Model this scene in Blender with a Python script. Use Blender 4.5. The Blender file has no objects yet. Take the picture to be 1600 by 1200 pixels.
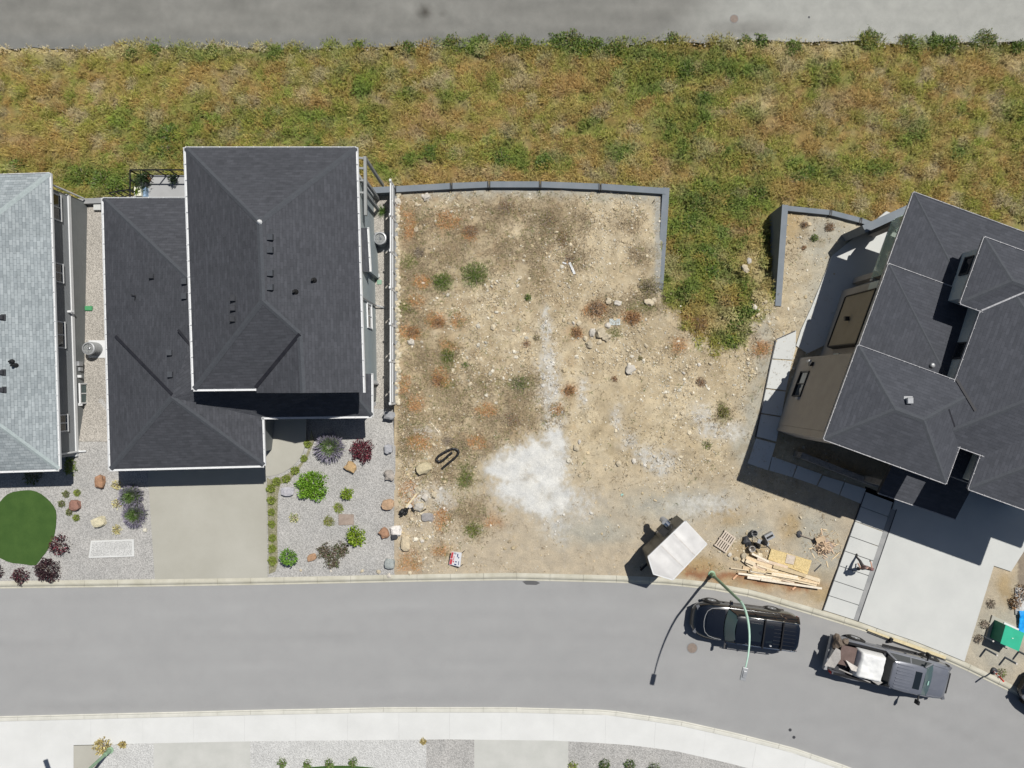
import bpy, math, random
import numpy as np
from mathutils import Vector, Matrix, noise
from mathutils.geometry import delaunay_2d_cdt
from mathutils.bvhtree import BVHTree

random.seed(7)
rng = np.random.default_rng(7)
SC = bpy.context.scene
COL = SC.collection

# ------------------------------------------------------------------ camera, sky, sun, exposure
H = 39.0          # height of the drone over the street, metres
F = 1110.0        # focal length in pixels of a 1600 wide frame
cam_d = bpy.data.cameras.new("camera")
cam_d.sensor_width = 36.0
cam_d.lens = 36.0 * F / 1600.0
cam_d.clip_start = 0.5
cam_d.clip_end = 1500
cam = bpy.data.objects.new("camera", cam_d)
COL.objects.link(cam)
cam.location = (0, 0, H)
SC.camera = cam

SUN = Vector((0.395, 0.5, 1.11)).normalized()
world = bpy.data.worlds.new("World")
SC.world = world
world.use_nodes = True
wn = world.node_tree
sky = wn.nodes.new("ShaderNodeTexSky")
sky.sky_type = 'NISHITA'
sky.sun_disc = False
sky.sun_elevation = math.asin(SUN.z)
sky.sun_rotation = math.atan2(SUN.x, SUN.y)
bg = wn.nodes["Background"]
bg.inputs[1].default_value = 0.05
wn.links.new(sky.outputs[0], bg.inputs[0])
sun_d = bpy.data.lights.new("sun", 'SUN')
sun_d.energy = 5.0
sun_d.angle = math.radians(0.5)
sun_d.color = (1.0, 0.965, 0.90)
sun = bpy.data.objects.new("sun", sun_d)
COL.objects.link(sun)
sun.rotation_euler = (-SUN).to_track_quat('-Z', 'Y').to_euler()
SC.view_settings.view_transform = 'Standard'
SC.view_settings.look = 'None'
SC.view_settings.exposure = -0.10
SC.view_settings.gamma = 1.0
SC.view_settings.use_curve_mapping = False
SC.render.engine = 'CYCLES'

# ------------------------------------------------------------------ helpers
def P(px, py, h=0.0):
    """point of the place that lies at height h under photo pixel (px, py)"""
    s = (H - h) / F
    return Vector(((px - 800) * s, (600 - py) * s, h))

def lerp_tab(tab, x):
    if x <= tab[0][0]: return tab[0][1]
    for (a, va), (b, vb) in zip(tab, tab[1:]):
        if x <= b: return va + (vb - va) * (x - a) / (b - a)
    return tab[-1][1]

def T(px, py):            # level of the vacant lot and the street
    return -1.2 * min(max((700 - py) / 400.0, 0), 1.2)

def TY(px, py):           # yards of the two left houses: a little lower than the lot
    return T(px, py) - 0.45 * min(max((700 - py) / 60.0, 0), 1)

def TG(px, py):           # the grass bank falling to the lower road
    a = lerp_tab([(-500, -6.6), (0, -6.5), (72, -6.3), (300, -3.1), (480, 0)], py)
    if py > 300:
        t = min((py - 300) / 175.0, 1)
        a = -3.1 * (1 - t) + (T(px, py) - 0.06) * t
    return a

def G(px, py, f=T, dz=0.0):
    return P(px, py, f(px, py) + dz)

def frac(v): return v - math.floor(v)

def nz(x, y, s, o=0.0):
    return noise.noise(Vector((x * s + o, y * s - o, o * 0.37)))

MATS = {}
def new_mat(name):
    m = bpy.data.materials.new(name)
    m.use_nodes = True
    nt = m.node_tree
    b = nt.nodes["Principled BSDF"]
    MATS[name] = m
    return m, nt, b

def N(nt, t, **kw):
    n = nt.nodes.new(t)
    for k, v in kw.items():
        setattr(n, k, v)
    return n

def mat(name, c1, c2=None, scale=3.0, rough=0.8, bump=0.0, bscale=40.0, metal=0.0, attr=False,
        detail=5.0, speck=None, spec=0.3, coat=0.0, fine=0.12):
    """noise mixed between two base colours, fine grain and relief"""
    m, nt, b = new_mat(name)
    L = nt.links.new
    tc = N(nt, "ShaderNodeTexCoord")
    b.inputs['Roughness'].default_value = rough
    b.inputs['Metallic'].default_value = metal
    b.inputs['Specular IOR Level'].default_value = spec
    if coat: b.inputs['Coat Weight'].default_value = coat
    c2 = c2 or c1
    nn = N(nt, "ShaderNodeTexNoise"); nn.inputs['Scale'].default_value = scale
    nn.inputs['Detail'].default_value = detail; nn.inputs['Roughness'].default_value = 0.6
    L(tc.outputs['Object'], nn.inputs['Vector'])
    ramp = N(nt, "ShaderNodeMapRange"); ramp.inputs['From Min'].default_value = 0.32
    ramp.inputs['From Max'].default_value = 0.68
    L(nn.outputs['Fac'], ramp.inputs['Value'])
    mx = N(nt, "ShaderNodeMix", data_type='RGBA')
    mx.inputs['A'].default_value = (*c1, 1); mx.inputs['B'].default_value = (*c2, 1)
    L(ramp.outputs['Result'], mx.inputs['Factor'])
    out = mx.outputs['Result']
    if attr:
        at = N(nt, "ShaderNodeAttribute", attribute_name='Col')
        mu = N(nt, "ShaderNodeMix", data_type='RGBA', blend_type='MULTIPLY')
        mu.inputs['Factor'].default_value = 1
        L(at.outputs['Color'], mu.inputs['A']); L(out, mu.inputs['B'])
        out = mu.outputs['Result']
    if speck:
        v = N(nt, "ShaderNodeTexVoronoi"); v.inputs['Scale'].default_value = speck[0]
        L(tc.outputs['Object'], v.inputs['Vector'])
        hs = N(nt, "ShaderNodeSeparateColor"); L(v.outputs['Color'], hs.inputs['Color'])
        mr = N(nt, "ShaderNodeMapRange"); mr.inputs['To Min'].default_value = 1 - speck[1]
        mr.inputs['To Max'].default_value = 1 + speck[1]
        L(hs.outputs['Red'], mr.inputs['Value'])
        mm = N(nt, "ShaderNodeVectorMath", operation='MULTIPLY')
        L(out, mm.inputs[0]); L(mr.outputs['Result'], mm.inputs[1]); out = mm.outputs['Vector']
    if fine:
        fn = N(nt, "ShaderNodeTexNoise"); fn.inputs['Scale'].default_value = bscale
        fn.inputs['Detail'].default_value = 3
        L(tc.outputs['Object'], fn.inputs['Vector'])
        mr = N(nt, "ShaderNodeMapRange"); mr.inputs['From Min'].default_value = 0.3
        mr.inputs['From Max'].default_value = 0.7
        mr.inputs['To Min'].default_value = 1 - fine; mr.inputs['To Max'].default_value = 1 + fine
        L(fn.outputs['Fac'], mr.inputs['Value'])
        mm = N(nt, "ShaderNodeVectorMath", operation='MULTIPLY')
        L(out, mm.inputs[0]); L(mr.outputs['Result'], mm.inputs[1]); out = mm.outputs['Vector']
    L(out, b.inputs['Base Color'])
    if bump:
        bp = N(nt, "ShaderNodeBump"); bp.inputs['Strength'].default_value = min(bump, 1.0)
        bp.inputs['Distance'].default_value = 0.03
        if speck:
            L(v.outputs['Distance'], bp.inputs['Height'])
        else:
            bn = N(nt, "ShaderNodeTexNoise"); bn.inputs['Scale'].default_value = bscale
            bn.inputs['Detail'].default_value = 4
            L(tc.outputs['Object'], bn.inputs['Vector']); L(bn.outputs['Fac'], bp.inputs['Height'])
        L(bp.outputs['Normal'], b.inputs['Normal'])
    return m

def shingle_mat(name, c1, c2, cm, w=0.33, h=0.145, var=0.5, patch=0.12):
    m, nt, b = new_mat(name)
    L = nt.links.new
    b.inputs['Roughness'].default_value = 0.9
    b.inputs['Specular IOR Level'].default_value = 0.2
    uv = N(nt, "ShaderNodeUVMap"); uv.uv_map = 'UVMap'
    br = N(nt, "ShaderNodeTexBrick"); br.offset = 0.37; br.offset_frequency = 2
    br.inputs['Scale'].default_value = 1.0
    br.inputs['Brick Width'].default_value = w; br.inputs['Row Height'].default_value = h
    br.inputs['Mortar Size'].default_value = 0.006; br.inputs['Mortar Smooth'].default_value = 0.2
    br.inputs['Color1'].default_value = (*c1, 1); br.inputs['Color2'].default_value = (*c2, 1)
    br.inputs['Mortar'].default_value = (*cm, 1)
    L(uv.outputs['UV'], br.inputs['Vector'])
    # longer laminated tabs over it, of a slightly different size so nothing repeats
    mp = N(nt, "ShaderNodeMapping"); mp.inputs['Scale'].default_value = (2.3, 6.9, 1)
    L(uv.outputs['UV'], mp.inputs['Vector'])
    vn = N(nt, "ShaderNodeTexNoise"); vn.inputs['Scale'].default_value = 1.0; vn.inputs['Detail'].default_value = 2
    L(mp.outputs['Vector'], vn.inputs['Vector'])
    mr = N(nt, "ShaderNodeMapRange"); mr.inputs['From Min'].default_value = 0.3; mr.inputs['From Max'].default_value = 0.7
    mr.inputs['To Min'].default_value = 1 - var * 0.5; mr.inputs['To Max'].default_value = 1 + var * 0.5
    L(vn.outputs['Fac'], mr.inputs['Value'])
    pn = N(nt, "ShaderNodeTexNoise"); pn.inputs['Scale'].default_value = 0.5; pn.inputs['Detail'].default_value = 4
    L(uv.outputs['UV'], pn.inputs['Vector'])
    mr2 = N(nt, "ShaderNodeMapRange"); mr2.inputs['From Min'].default_value = 0.3; mr2.inputs['From Max'].default_value = 0.7
    mr2.inputs['To Min'].default_value = 1 - patch; mr2.inputs['To Max'].default_value = 1 + patch
    L(pn.outputs['Fac'], mr2.inputs['Value'])
    m1 = N(nt, "ShaderNodeVectorMath", operation='MULTIPLY'); L(br.outputs['Color'], m1.inputs[0]); L(mr.outputs['Result'], m1.inputs[1])
    m2 = N(nt, "ShaderNodeVectorMath", operation='MULTIPLY'); L(m1.outputs['Vector'], m2.inputs[0]); L(mr2.outputs['Result'], m2.inputs[1])
    L(m2.outputs['Vector'], b.inputs['Base Color'])
    bp = N(nt, "ShaderNodeBump"); bp.inputs['Strength'].default_value = 0.5; bp.inputs['Distance'].default_value = 0.012
    bp.invert = True
    L(br.outputs['Fac'], bp.inputs['Height']); L(bp.outputs['Normal'], b.inputs['Normal'])
    return m

def siding_mat(name, c, pitch=0.18, rough=0.6):
    """lap siding: a saw-tooth relief down the wall"""
    m, nt, b = new_mat(name); L = nt.links.new
    b.inputs['Roughness'].default_value = rough
    tc = N(nt, "ShaderNodeTexCoord"); sp = N(nt, "ShaderNodeSeparateXYZ"); L(tc.outputs['Object'], sp.inputs[0])
    mt = N(nt, "ShaderNodeMath", operation='MULTIPLY'); mt.inputs[1].default_value = 1 / pitch; L(sp.outputs['Z'], mt.inputs[0])
    fr = N(nt, "ShaderNodeMath", operation='FRACT'); L(mt.outputs[0], fr.inputs[0])
    bp = N(nt, "ShaderNodeBump"); bp.inputs['Distance'].default_value = 0.02; bp.inputs['Strength'].default_value = 0.6; bp.invert = True
    L(fr.outputs[0], bp.inputs['Height']); L(bp.outputs['Normal'], b.inputs['Normal'])
    nn = N(nt, "ShaderNodeTexNoise"); nn.inputs['Scale'].default_value = 2; nn.inputs['Detail'].default_value = 4
    L(tc.outputs['Object'], nn.inputs['Vector'])
    mr = N(nt, "ShaderNodeMapRange"); mr.inputs['To Min'].default_value = 0.88; mr.inputs['To Max'].default_value = 1.12
    L(nn.outputs['Fac'], mr.inputs['Value'])
    mm = N(nt, "ShaderNodeVectorMath", operation='MULTIPLY'); mm.inputs[0].default_value = c; L(mr.outputs['Result'], mm.inputs[1])
    L(mm.outputs['Vector'], b.inputs['Base Color'])
    return m

# ground and hard surfaces
mat('dirt', (0.86, 0.86, 0.86), (1.12, 1.1, 1.06), 1.6, 0.95, 0.8, 30, attr=True, fine=0.2)
mat('grassground', (1.0, 1.0, 1.0), (1.4, 1.38, 1.3), 3.0, 0.95, 0.8, 30, attr=True, fine=0.25)
mat('blade', (1.38, 1.38, 1.34), (1.68, 1.68, 1.62), 8.0, 0.7, 0, attr=True, fine=0.0, spec=0.2)
mat('leaf', (0.85, 0.85, 0.85), (1.15, 1.15, 1.15), 10.0, 0.55, 0, attr=True, fine=0.0, spec=0.35)
mat('stone', (0.8, 0.8, 0.8), (1.15, 1.12, 1.08), 6.0, 0.9, 0.6, 25, attr=True, fine=0.15)
mat('gravel', (0.33, 0.325, 0.315), (0.40, 0.39, 0.375), 0.7, 0.9, 0.6, 60, speck=(24, 0.30))
mat('gravelfine', (0.33, 0.31, 0.28), (0.40, 0.375, 0.34), 0.6, 0.9, 0.8, 60, speck=(26, 0.36))
mat('gravelpale', (0.47, 0.47, 0.46), (0.53, 0.53, 0.52), 0.9, 0.9, 0.8, 60, speck=(22, 0.2))
mat('mulch', (0.22, 0.21, 0.135), (0.30, 0.285, 0.19), 4, 0.95, 0.9, 60, speck=(30, 0.4))
mat('asphalt', (0.290, 0.291, 0.293), (0.306, 0.307, 0.308), 0.9, 0.88, 0.35, 110, attr=True, fine=0.11, detail=9)
mat('oldasphalt', (0.185, 0.184, 0.17), (0.225, 0.222, 0.205), 1.1, 0.92, 0.5, 50, attr=True, fine=0.2, detail=10)
mat('concrete', (0.43, 0.435, 0.41), (0.50, 0.50, 0.475), 0.9, 0.85, 0.25, 90, fine=0.05, detail=8)
mat('concretenew', (0.475, 0.485, 0.475), (0.53, 0.54, 0.525), 0.5, 0.85, 0.2, 90, fine=0.04, detail=8)
mat('sidewalk', (0.56, 0.565, 0.555), (0.62, 0.625, 0.615), 0.6, 0.85, 0.2, 90, fine=0.04, detail=8)
mat('concretetan', (0.355, 0.345, 0.30), (0.405, 0.395, 0.35), 0.35, 0.85, 0.25, 90, fine=0.05, detail=8)
mat('kerb', (0.48, 0.475, 0.43), (0.58, 0.57, 0.52), 1.2, 0.85, 0.2, 80, fine=0.08)
mat('kerbwash', (0.44, 0.42, 0.34), (0.56, 0.54, 0.46), 1.2, 0.85, 0.2, 80, fine=0.08)
mat('wallconc', (0.155, 0.18, 0.205), (0.19, 0.21, 0.235), 1.5, 0.8, 0.3, 60, fine=0.06)
mat('fencegrey', (0.30, 0.32, 0.34), (0.36, 0.375, 0.395), 2, 0.7, 0.1, 40)
mat('blockgrey', (0.23, 0.24, 0.245), (0.31, 0.31, 0.31), 2, 0.85, 0.3, 60)
mat('turf', (0.040, 0.088, 0.018), (0.055, 0.11, 0.024), 1.5, 0.9, 0.6, 80, fine=0.15)
# houses
shingle_mat('shingledark', (0.054, 0.057, 0.066), (0.067, 0.070, 0.081), (0.047, 0.050, 0.058), var=0.26, patch=0.06)
shingle_mat('shinglelight', (0.235, 0.265, 0.28), (0.325, 0.36, 0.375), (0.11, 0.13, 0.145), w=0.30, h=0.15, var=0.22, patch=0.05)
shingle_mat('shinglehouse3', (0.056, 0.060, 0.071), (0.068, 0.072, 0.085), (0.050, 0.053, 0.064), var=0.20, patch=0.06)
mat('ridgecap', (0.058, 0.063, 0.073), (0.069, 0.075, 0.086), 5, 0.9, 0.4, 30)
mat('ridgecaplight', (0.28, 0.325, 0.33), (0.35, 0.40, 0.405), 5, 0.9, 0.4, 30)
mat('flashing', (0.012, 0.013, 0.018), (0.02, 0.02, 0.026), 4, 0.6)
mat('whitemetal', (0.66, 0.67, 0.68), (0.60, 0.61, 0.62), 4, 0.5, fine=0.04)
mat('greymetal', (0.30, 0.31, 0.33), (0.40, 0.41, 0.42), 4, 0.45, metal=0.3)
mat('gutter3', (0.24, 0.24, 0.26), (0.50, 0.50, 0.51), 8, 0.5, fine=0.1)
siding_mat('sidinggrey', (0.145, 0.155, 0.158))
siding_mat('sidingblue', (0.30, 0.345, 0.36))
siding_mat('sidingtop', (0.22, 0.235, 0.25))
mat('stucco', (0.37, 0.335, 0.30), (0.41, 0.375, 0.335), 1.5, 0.9, 0.4, 70)
mat('stuccodark', (0.27, 0.23, 0.175), (0.30, 0.26, 0.20), 1.5, 0.9, 0.3, 70)
mat('stuccolight', (0.50, 0.54, 0.52), (0.56, 0.60, 0.58), 1.5, 0.9, 0.3, 70)
mat('stonecladding', (0.17, 0.16, 0.15), (0.30, 0.28, 0.26), 6, 0.9, 0.8, 14)
mat('deckgrey', (0.33, 0.335, 0.34), (0.37, 0.375, 0.38), 1, 0.8, 0.1, 50, fine=0.04)
mat('blackmetal', (0.012, 0.012, 0.014), None, 4, 0.45)
mat('darkgrey', (0.035, 0.037, 0.042), (0.05, 0.052, 0.06), 4, 0.55)
mat('greypaint', (0.23, 0.24, 0.24), (0.27, 0.28, 0.28), 3, 0.6)
def glass(name, c, rough=0.06):
    m, nt, b = new_mat(name); b.inputs['Base Color'].default_value = (*c, 1)
    b.inputs['Roughness'].default_value = rough; b.inputs['Specular IOR Level'].default_value = 0.7
    n = N(nt, "ShaderNodeTexNoise"); n.inputs['Scale'].default_value = 3
    bp = N(nt, "ShaderNodeBump"); bp.inputs['Strength'].default_value = 0.02
    nt.links.new(n.outputs['Fac'], bp.inputs['Height']); nt.links.new(bp.outputs['Normal'], b.inputs['Normal'])
    return m
glass('glassdark', (0.012, 0.017, 0.022))
glass('glassteal', (0.055, 0.095, 0.10), 0.15)
m_, nt_, b_ = new_mat('glassclear'); b_.inputs['Base Color'].default_value = (0.80, 0.92, 0.84, 1)
b_.inputs['Transmission Weight'].default_value = 0.75; b_.inputs['Roughness'].default_value = 0.08; b_.inputs['IOR'].default_value = 1.2
# vehicles and goods
mat('carblack', (0.003, 0.0045, 0.009), (0.004, 0.006, 0.011), 3, 0.25, coat=1.0, spec=0.5, fine=0.0)
mat('ribblack', (0.012, 0.014, 0.02), None, 3, 0.3, coat=.6, fine=0)
mat('cargrey', (0.135, 0.145, 0.175), (0.155, 0.165, 0.195), 3, 0.35, metal=0.15, coat=0.8, spec=0.5, fine=0.05)
mat('carside', (0.06, 0.055, 0.052), (0.10, 0.095, 0.09), 2, 0.45, fine=0.1)
mat('chrome', (0.65, 0.67, 0.70), None, 4, 0.18, metal=1.0, fine=0.0)
mat('tyre', (0.022, 0.021, 0.02), (0.04, 0.038, 0.036), 12, 0.9)
mat('lampglass', (0.12, 0.125, 0.14), None, 4, 0.2, fine=0)
mat('redglass', (0.30, 0.012, 0.012), None, 4, 0.2, fine=0)
mat('tarpwhite', (0.66, 0.67, 0.67), (0.72, 0.72, 0.71), 2, 0.6, 0.3, 6, fine=0.03)
mat('dustywhite', (0.50, 0.47, 0.43), (0.62, 0.585, 0.55), 4, 0.7, 0.2, 20)
mat('brownsheet', (0.12, 0.085, 0.075), (0.155, 0.11, 0.10), 3, 0.85, 0.3, 40)
mat('rustmesh', (0.11, 0.085, 0.065), (0.20, 0.16, 0.13), 20, 0.85, 0.4, 60)
mat('trailerroof', (0.55, 0.54, 0.53), (0.64, 0.63, 0.62), 1.6, 0.55, 0.35, 2.2, fine=0.03)
mat('trailerside', (0.11, 0.105, 0.085), (0.17, 0.16, 0.135), 3, 0.5, 0.2, 20)
mat('lumber', (0.56, 0.46, 0.32), (0.68, 0.585, 0.44), 9, 0.8, 0.2, 30, attr=True, fine=0.1)
mat('osb', (0.52, 0.40, 0.19), (0.64, 0.51, 0.27), 12, 0.8, 0.2, 40, speck=(18, 0.16))
mat('palletwood', (0.46, 0.39, 0.32), (0.60, 0.52, 0.44), 7, 0.85, 0.2, 40)
mat('lampgreen', (0.20, 0.31, 0.20), (0.27, 0.40, 0.28), 4, 0.5, fine=0.05)
mat('lampgreenpale', (0.40, 0.60, 0.50), (0.46, 0.66, 0.55), 4, 0.5, fine=0.05)
mat('teal', (0.030, 0.36, 0.22), (0.036, 0.42, 0.26), 2, 0.5, fine=0.04)
mat('tealdark', (0.025, 0.16, 0.10), (0.03, 0.19, 0.12), 2, 0.6, fine=0.08)
mat('bluetarp', (0.01, 0.22, 0.62), (0.02, 0.38, 0.85), 4, 0.5, 0.6, 12)
mat('redpaint', (0.55, 0.03, 0.02), (0.65, 0.05, 0.035), 4, 0.5)
mat('boxgreen', (0.06, 0.25, 0.11), (0.08, 0.31, 0.14), 4, 0.7)
mat('bluepale', (0.24, 0.36, 0.52), (0.30, 0.42, 0.56), 5, 0.7)
mat('plasticpale', (0.40, 0.45, 0.45), (0.50, 0.54, 0.53), 5, 0.7)
mat('boxgreenpale', (0.20, 0.33, 0.24), (0.25, 0.38, 0.29), 4, 0.8)
mat('ironcover', (0.19, 0.155, 0.13), (0.25, 0.20, 0.17), 14, 0.8, 0.6, 40)
mat('ironworn', (0.17, 0.175, 0.185), (0.23, 0.235, 0.24), 14, 0.7, 0.6, 40)
mat('slabbrown', (0.26, 0.205, 0.17), (0.34, 0.275, 0.235), 4, 0.85, 0.4, 30)
mat('skin', (0.50, 0.30, 0.22), None, 4, 0.6, fine=0.02)
mat('shirt', (0.24, 0.17, 0.165), (0.30, 0.21, 0.205), 6, 0.9, fine=0.08)
mat('trousers', (0.06, 0.058, 0.062), (0.09, 0.085, 0.088), 6, 0.9, fine=0.08)
mat('cap', (0.20, 0.10, 0.10), None, 6, 0.8)
mat('plasticblack', (0.012, 0.012, 0.013), (0.02, 0.02, 0.021), 6, 0.45)
mat('signwhite', (0.78, 0.78, 0.80), None, 5, 0.5, fine=0.02)
mat('signred', (0.60, 0.08, 0.09), None, 5, 0.5, fine=0.02)
mat('signblue', (0.04, 0.06, 0.17), None, 5, 0.5, fine=0.02)
mat('sticker', (0.30, 0.50, 0.45), None, 5, 0.4, fine=0.02)
mat('potwhite', (0.75, 0.74, 0.62), None, 5, 0.6, fine=0.02)
mat('potterra', (0.42, 0.22, 0.11), None, 5, 0.8)
M = MATS

class MB:
    def __init__(s):
        s.v = []; s.f = []; s.c = []; s.uv = None
    def add(s, vs, fs, col=None):
        o = len(s.v)
        s.v.extend([tuple(v) for v in vs])
        s.f.extend([tuple(i + o for i in f) for f in fs])
        s.c.extend([col or (1, 1, 1)] * len(vs))
        return s
    def box(s, c, size, rz=0.0, col=None, tilt=None, taper=1.0):
        """c = centre of the BASE; size = x, y, z"""
        hx, hy, hz = size[0] / 2, size[1] / 2, size[2]
        pts = []
        for z, k in ((0, 1.0), (hz, taper)):
            for x, y in ((-hx, -hy), (hx, -hy), (hx, hy), (-hx, hy)):
                pts.append(Vector((x * k, y * k, z)))
        m = Matrix.Rotation(rz, 4, 'Z')
        if tilt: m = m @ Matrix.Rotation(tilt[0], 4, 'X') @ Matrix.Rotation(tilt[1], 4, 'Y')
        c = Vector(c)
        return s.add([m @ p + c for p in pts], [(3, 2, 1, 0), (4, 5, 6, 7), (0, 1, 5, 4), (1, 2, 6, 5), (2, 3, 7, 6), (3, 0, 4, 7)], col)
    def prism(s, poly, z0, z1, col=None):
        """poly = list of (x, y), counter-clockwise; z0/z1 numbers or functions of index"""
        n = len(poly)
        a = sum(poly[i][0] * poly[(i + 1) % n][1] - poly[(i + 1) % n][0] * poly[i][1] for i in range(n))
        if a < 0: poly = list(reversed(poly))
        vs = [(p[0], p[1], z0) for p in poly] + [(p[0], p[1], z1) for p in poly]
        fs = [tuple(range(n - 1, -1, -1)), tuple(range(n, 2 * n))] + [(i, (i + 1) % n, n + (i + 1) % n, n + i) for i in range(n)]
        return s.add(vs, fs, col)
    def bar(s, a, b, w, h, col=None, up=(0, 0, 1)):
        """rectangular bar from a to b, w wide and h high, its top face on the line"""
        a = Vector(a); b = Vector(b); d = (b - a).normalized(); u = Vector(up)
        side = d.cross(u)
        if side.length < 1e-4: side = Vector((1, 0, 0))
        side.normalize(); u = side.cross(d).normalized()
        vs = []
        for p in (a, b):
            vs += [p - side * w / 2 - u * h, p + side * w / 2 - u * h, p + side * w / 2, p - side * w / 2]
        return s.add(vs, [(0, 1, 2, 3), (7, 6, 5, 4), (0, 4, 5, 1), (1, 5, 6, 2), (2, 6, 7, 3), (3, 7, 4, 0)], col)
    def tube(s, pts, r, seg=8, col=None, caps=True):
        pts = [Vector(p) for p in pts]; n = len(pts)
        rr = r if isinstance(r, (list, tuple)) else [r] * n
        vs = []; ref = Vector((0.13, 0.31, 0.94))
        for i, p in enumerate(pts):
            d = (pts[min(i + 1, n - 1)] - pts[max(i - 1, 0)])
            if d.length < 1e-6: d = Vector((0, 0, 1))
            d.normalize()
            x = d.cross(ref)
            if x.length < 1e-3: x = d.cross(Vector((1, 0, 0)))
            x.normalize(); y = d.cross(x).normalized()
            for k in range(seg):
                t = 2 * math.pi * k / seg
                vs.append(p + (x * math.cos(t) + y * math.sin(t)) * rr[i])
        fs = []
        for i in range(n - 1):
            for k in range(seg):
                a = i * seg + k; b = i * seg + (k + 1) % seg
                fs.append((a, a + seg, b + seg, b))
        if caps: fs += [tuple(range(seg)), tuple(range(n * seg - 1, (n - 1) * seg - 1, -1))]
        return s.add(vs, fs, col)
    def lathe(s, c, prof, seg=16, col=None):
        c = Vector(c); vs = []; fs = []; n = len(prof)
        for r, z in prof:
            for k in range(seg):
                t = 2 * math.pi * k / seg
                vs.append(c + Vector((r * math.cos(t), r * math.sin(t), z)))
        for i in range(n - 1):
            for k in range(seg):
                a = i * seg + k; b = i * seg + (k + 1) % seg
                fs.append((a, b, b + seg, a + seg))
        fs += [tuple(range(seg - 1, -1, -1)), tuple(range((n - 1) * seg, n * seg))]
        return s.add(vs, fs, col)
    def rock(s, c, r, seed=0, col=None, flat=0.7, sx=1.0, sy=1.0, rz=0.0, lvl=2, sink=0.25, rough=0.28, dome=0, boxy=0):
        vs, fs = ICO[lvl]
        c = Vector(c); out = []
        ca, sa = math.cos(rz), math.sin(rz)
        for v in vs:
            if boxy:
                mx_v = max(abs(v.x), abs(v.y), abs(v.z)); v = v * (1 - boxy) + v * (boxy * 0.82 / mx_v)
            k = 1 + rough * noise.noise(v * 1.3 + Vector((seed * 3.1, seed, -seed))) + rough * 0.5 * noise.noise(v * 3.1 + Vector((seed, 0, seed)))
            x, y, z = v.x * k * sx, v.y * k * sy, v.z * k * flat
            if dome: z = min(z, flat * dome)
            out.append(c + Vector((x * ca - y * sa, x * sa + y * ca, z + flat * (1 - sink))) * 1.0 if False else
                       c + Vector(((x * ca - y * sa) * r, (x * sa + y * ca) * r, (z + flat * (1 - 2 * sink)) * r)))
        return s.add(out, fs, col)
    def mesh(s, name, smooth=False, uv=None):
        me = bpy.data.meshes.new(name)
        me.from_pydata(s.v, [], s.f)
        if any(c != (1, 1, 1) for c in s.c):
            at = me.color_attributes.new('Col', 'FLOAT_COLOR', 'POINT')
            arr = np.ones((len(s.v), 4), dtype=np.float32); arr[:, :3] = np.array(s.c, dtype=np.float32)
            at.data.foreach_set('color', arr.ravel())
        if s.uv is not None:
            ul = me.uv_layers.new(name='UVMap')
            ul.data.foreach_set('uv', np.array(s.uv, dtype=np.float32).ravel())
        if smooth: me.polygons.foreach_set('use_smooth', [True] * len(me.polygons))
        me.update()
        return me
    def build(s, name, m, parent=None, smooth=False, kind=None, origin=None):
        """link as one object; vertices are in world coordinates, unless the root stands at 0"""
        off = Vector((0, 0, 0))
        if parent is not None:
            off = Vector(root_of(parent).location)
        elif origin is not None:
            off = Vector(origin)
        elif kind is None and s.v:
            a = np.array(s.v); off = Vector((float(a[:, 0].mean()), float(a[:, 1].mean()), float(a[:, 2].min())))
        if off.length > 0: s.v = [(x - off.x, y - off.y, z - off.z) for x, y, z in s.v]
        me = s.mesh(name, smooth)
        me.materials.append(M[m] if isinstance(m, str) else m)
        o = bpy.data.objects.new(name, me)
        COL.objects.link(o)
        if parent is not None: o.parent = parent
        else: o.location = off
        if kind: o['kind'] = kind
        return o

def ico(level):
    import bmesh
    bm = bmesh.new(); bmesh.ops.create_icosphere(bm, subdivisions=level, radius=1.0)
    vs = [v.co.copy() for v in bm.verts]; fs = [tuple(v.index for v in f.verts) for f in bm.faces]
    bm.free(); return vs, fs
ICO = {1: ico(1), 2: ico(2), 3: ico(3)}

def root_of(o):
    while o.parent is not None: o = o.parent
    return o

def tag(o, label=None, cat=None, group=None):
    if label: o['label'] = label
    if cat: o['category'] = cat
    if group: o['group'] = group
    return o

def thing(name, loc, label, cat, group=None, rz=0.0):
    o = bpy.data.objects.new(name, None); COL.objects.link(o)
    o.empty_display_size = 0.2
    o.location = loc; o.rotation_euler.z = rz
    return tag(o, label, cat, group)

def copy_tree(o, loc=None, rz=None, label=None, scale=None, parent=None):
    c = o.copy(); COL.objects.link(c)
    if parent is not None: c.parent = parent
    for ch in list(o.children): copy_tree(ch, parent=c)
    if loc is not None: c.location = loc
    if rz is not None: c.rotation_euler.z = rz
    if scale is not None: c.scale = scale
    if label: c['label'] = label
    return c

def inpoly(x, y, poly):
    r = False; n = len(poly); j = n - 1
    for i in range(n):
        xi, yi = poly[i]; xj, yj = poly[j]
        if (yi > y) != (yj > y) and x < (xj - xi) * (y - yi) / (yj - yi) + xi: r = not r
        j = i
    return r

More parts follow.
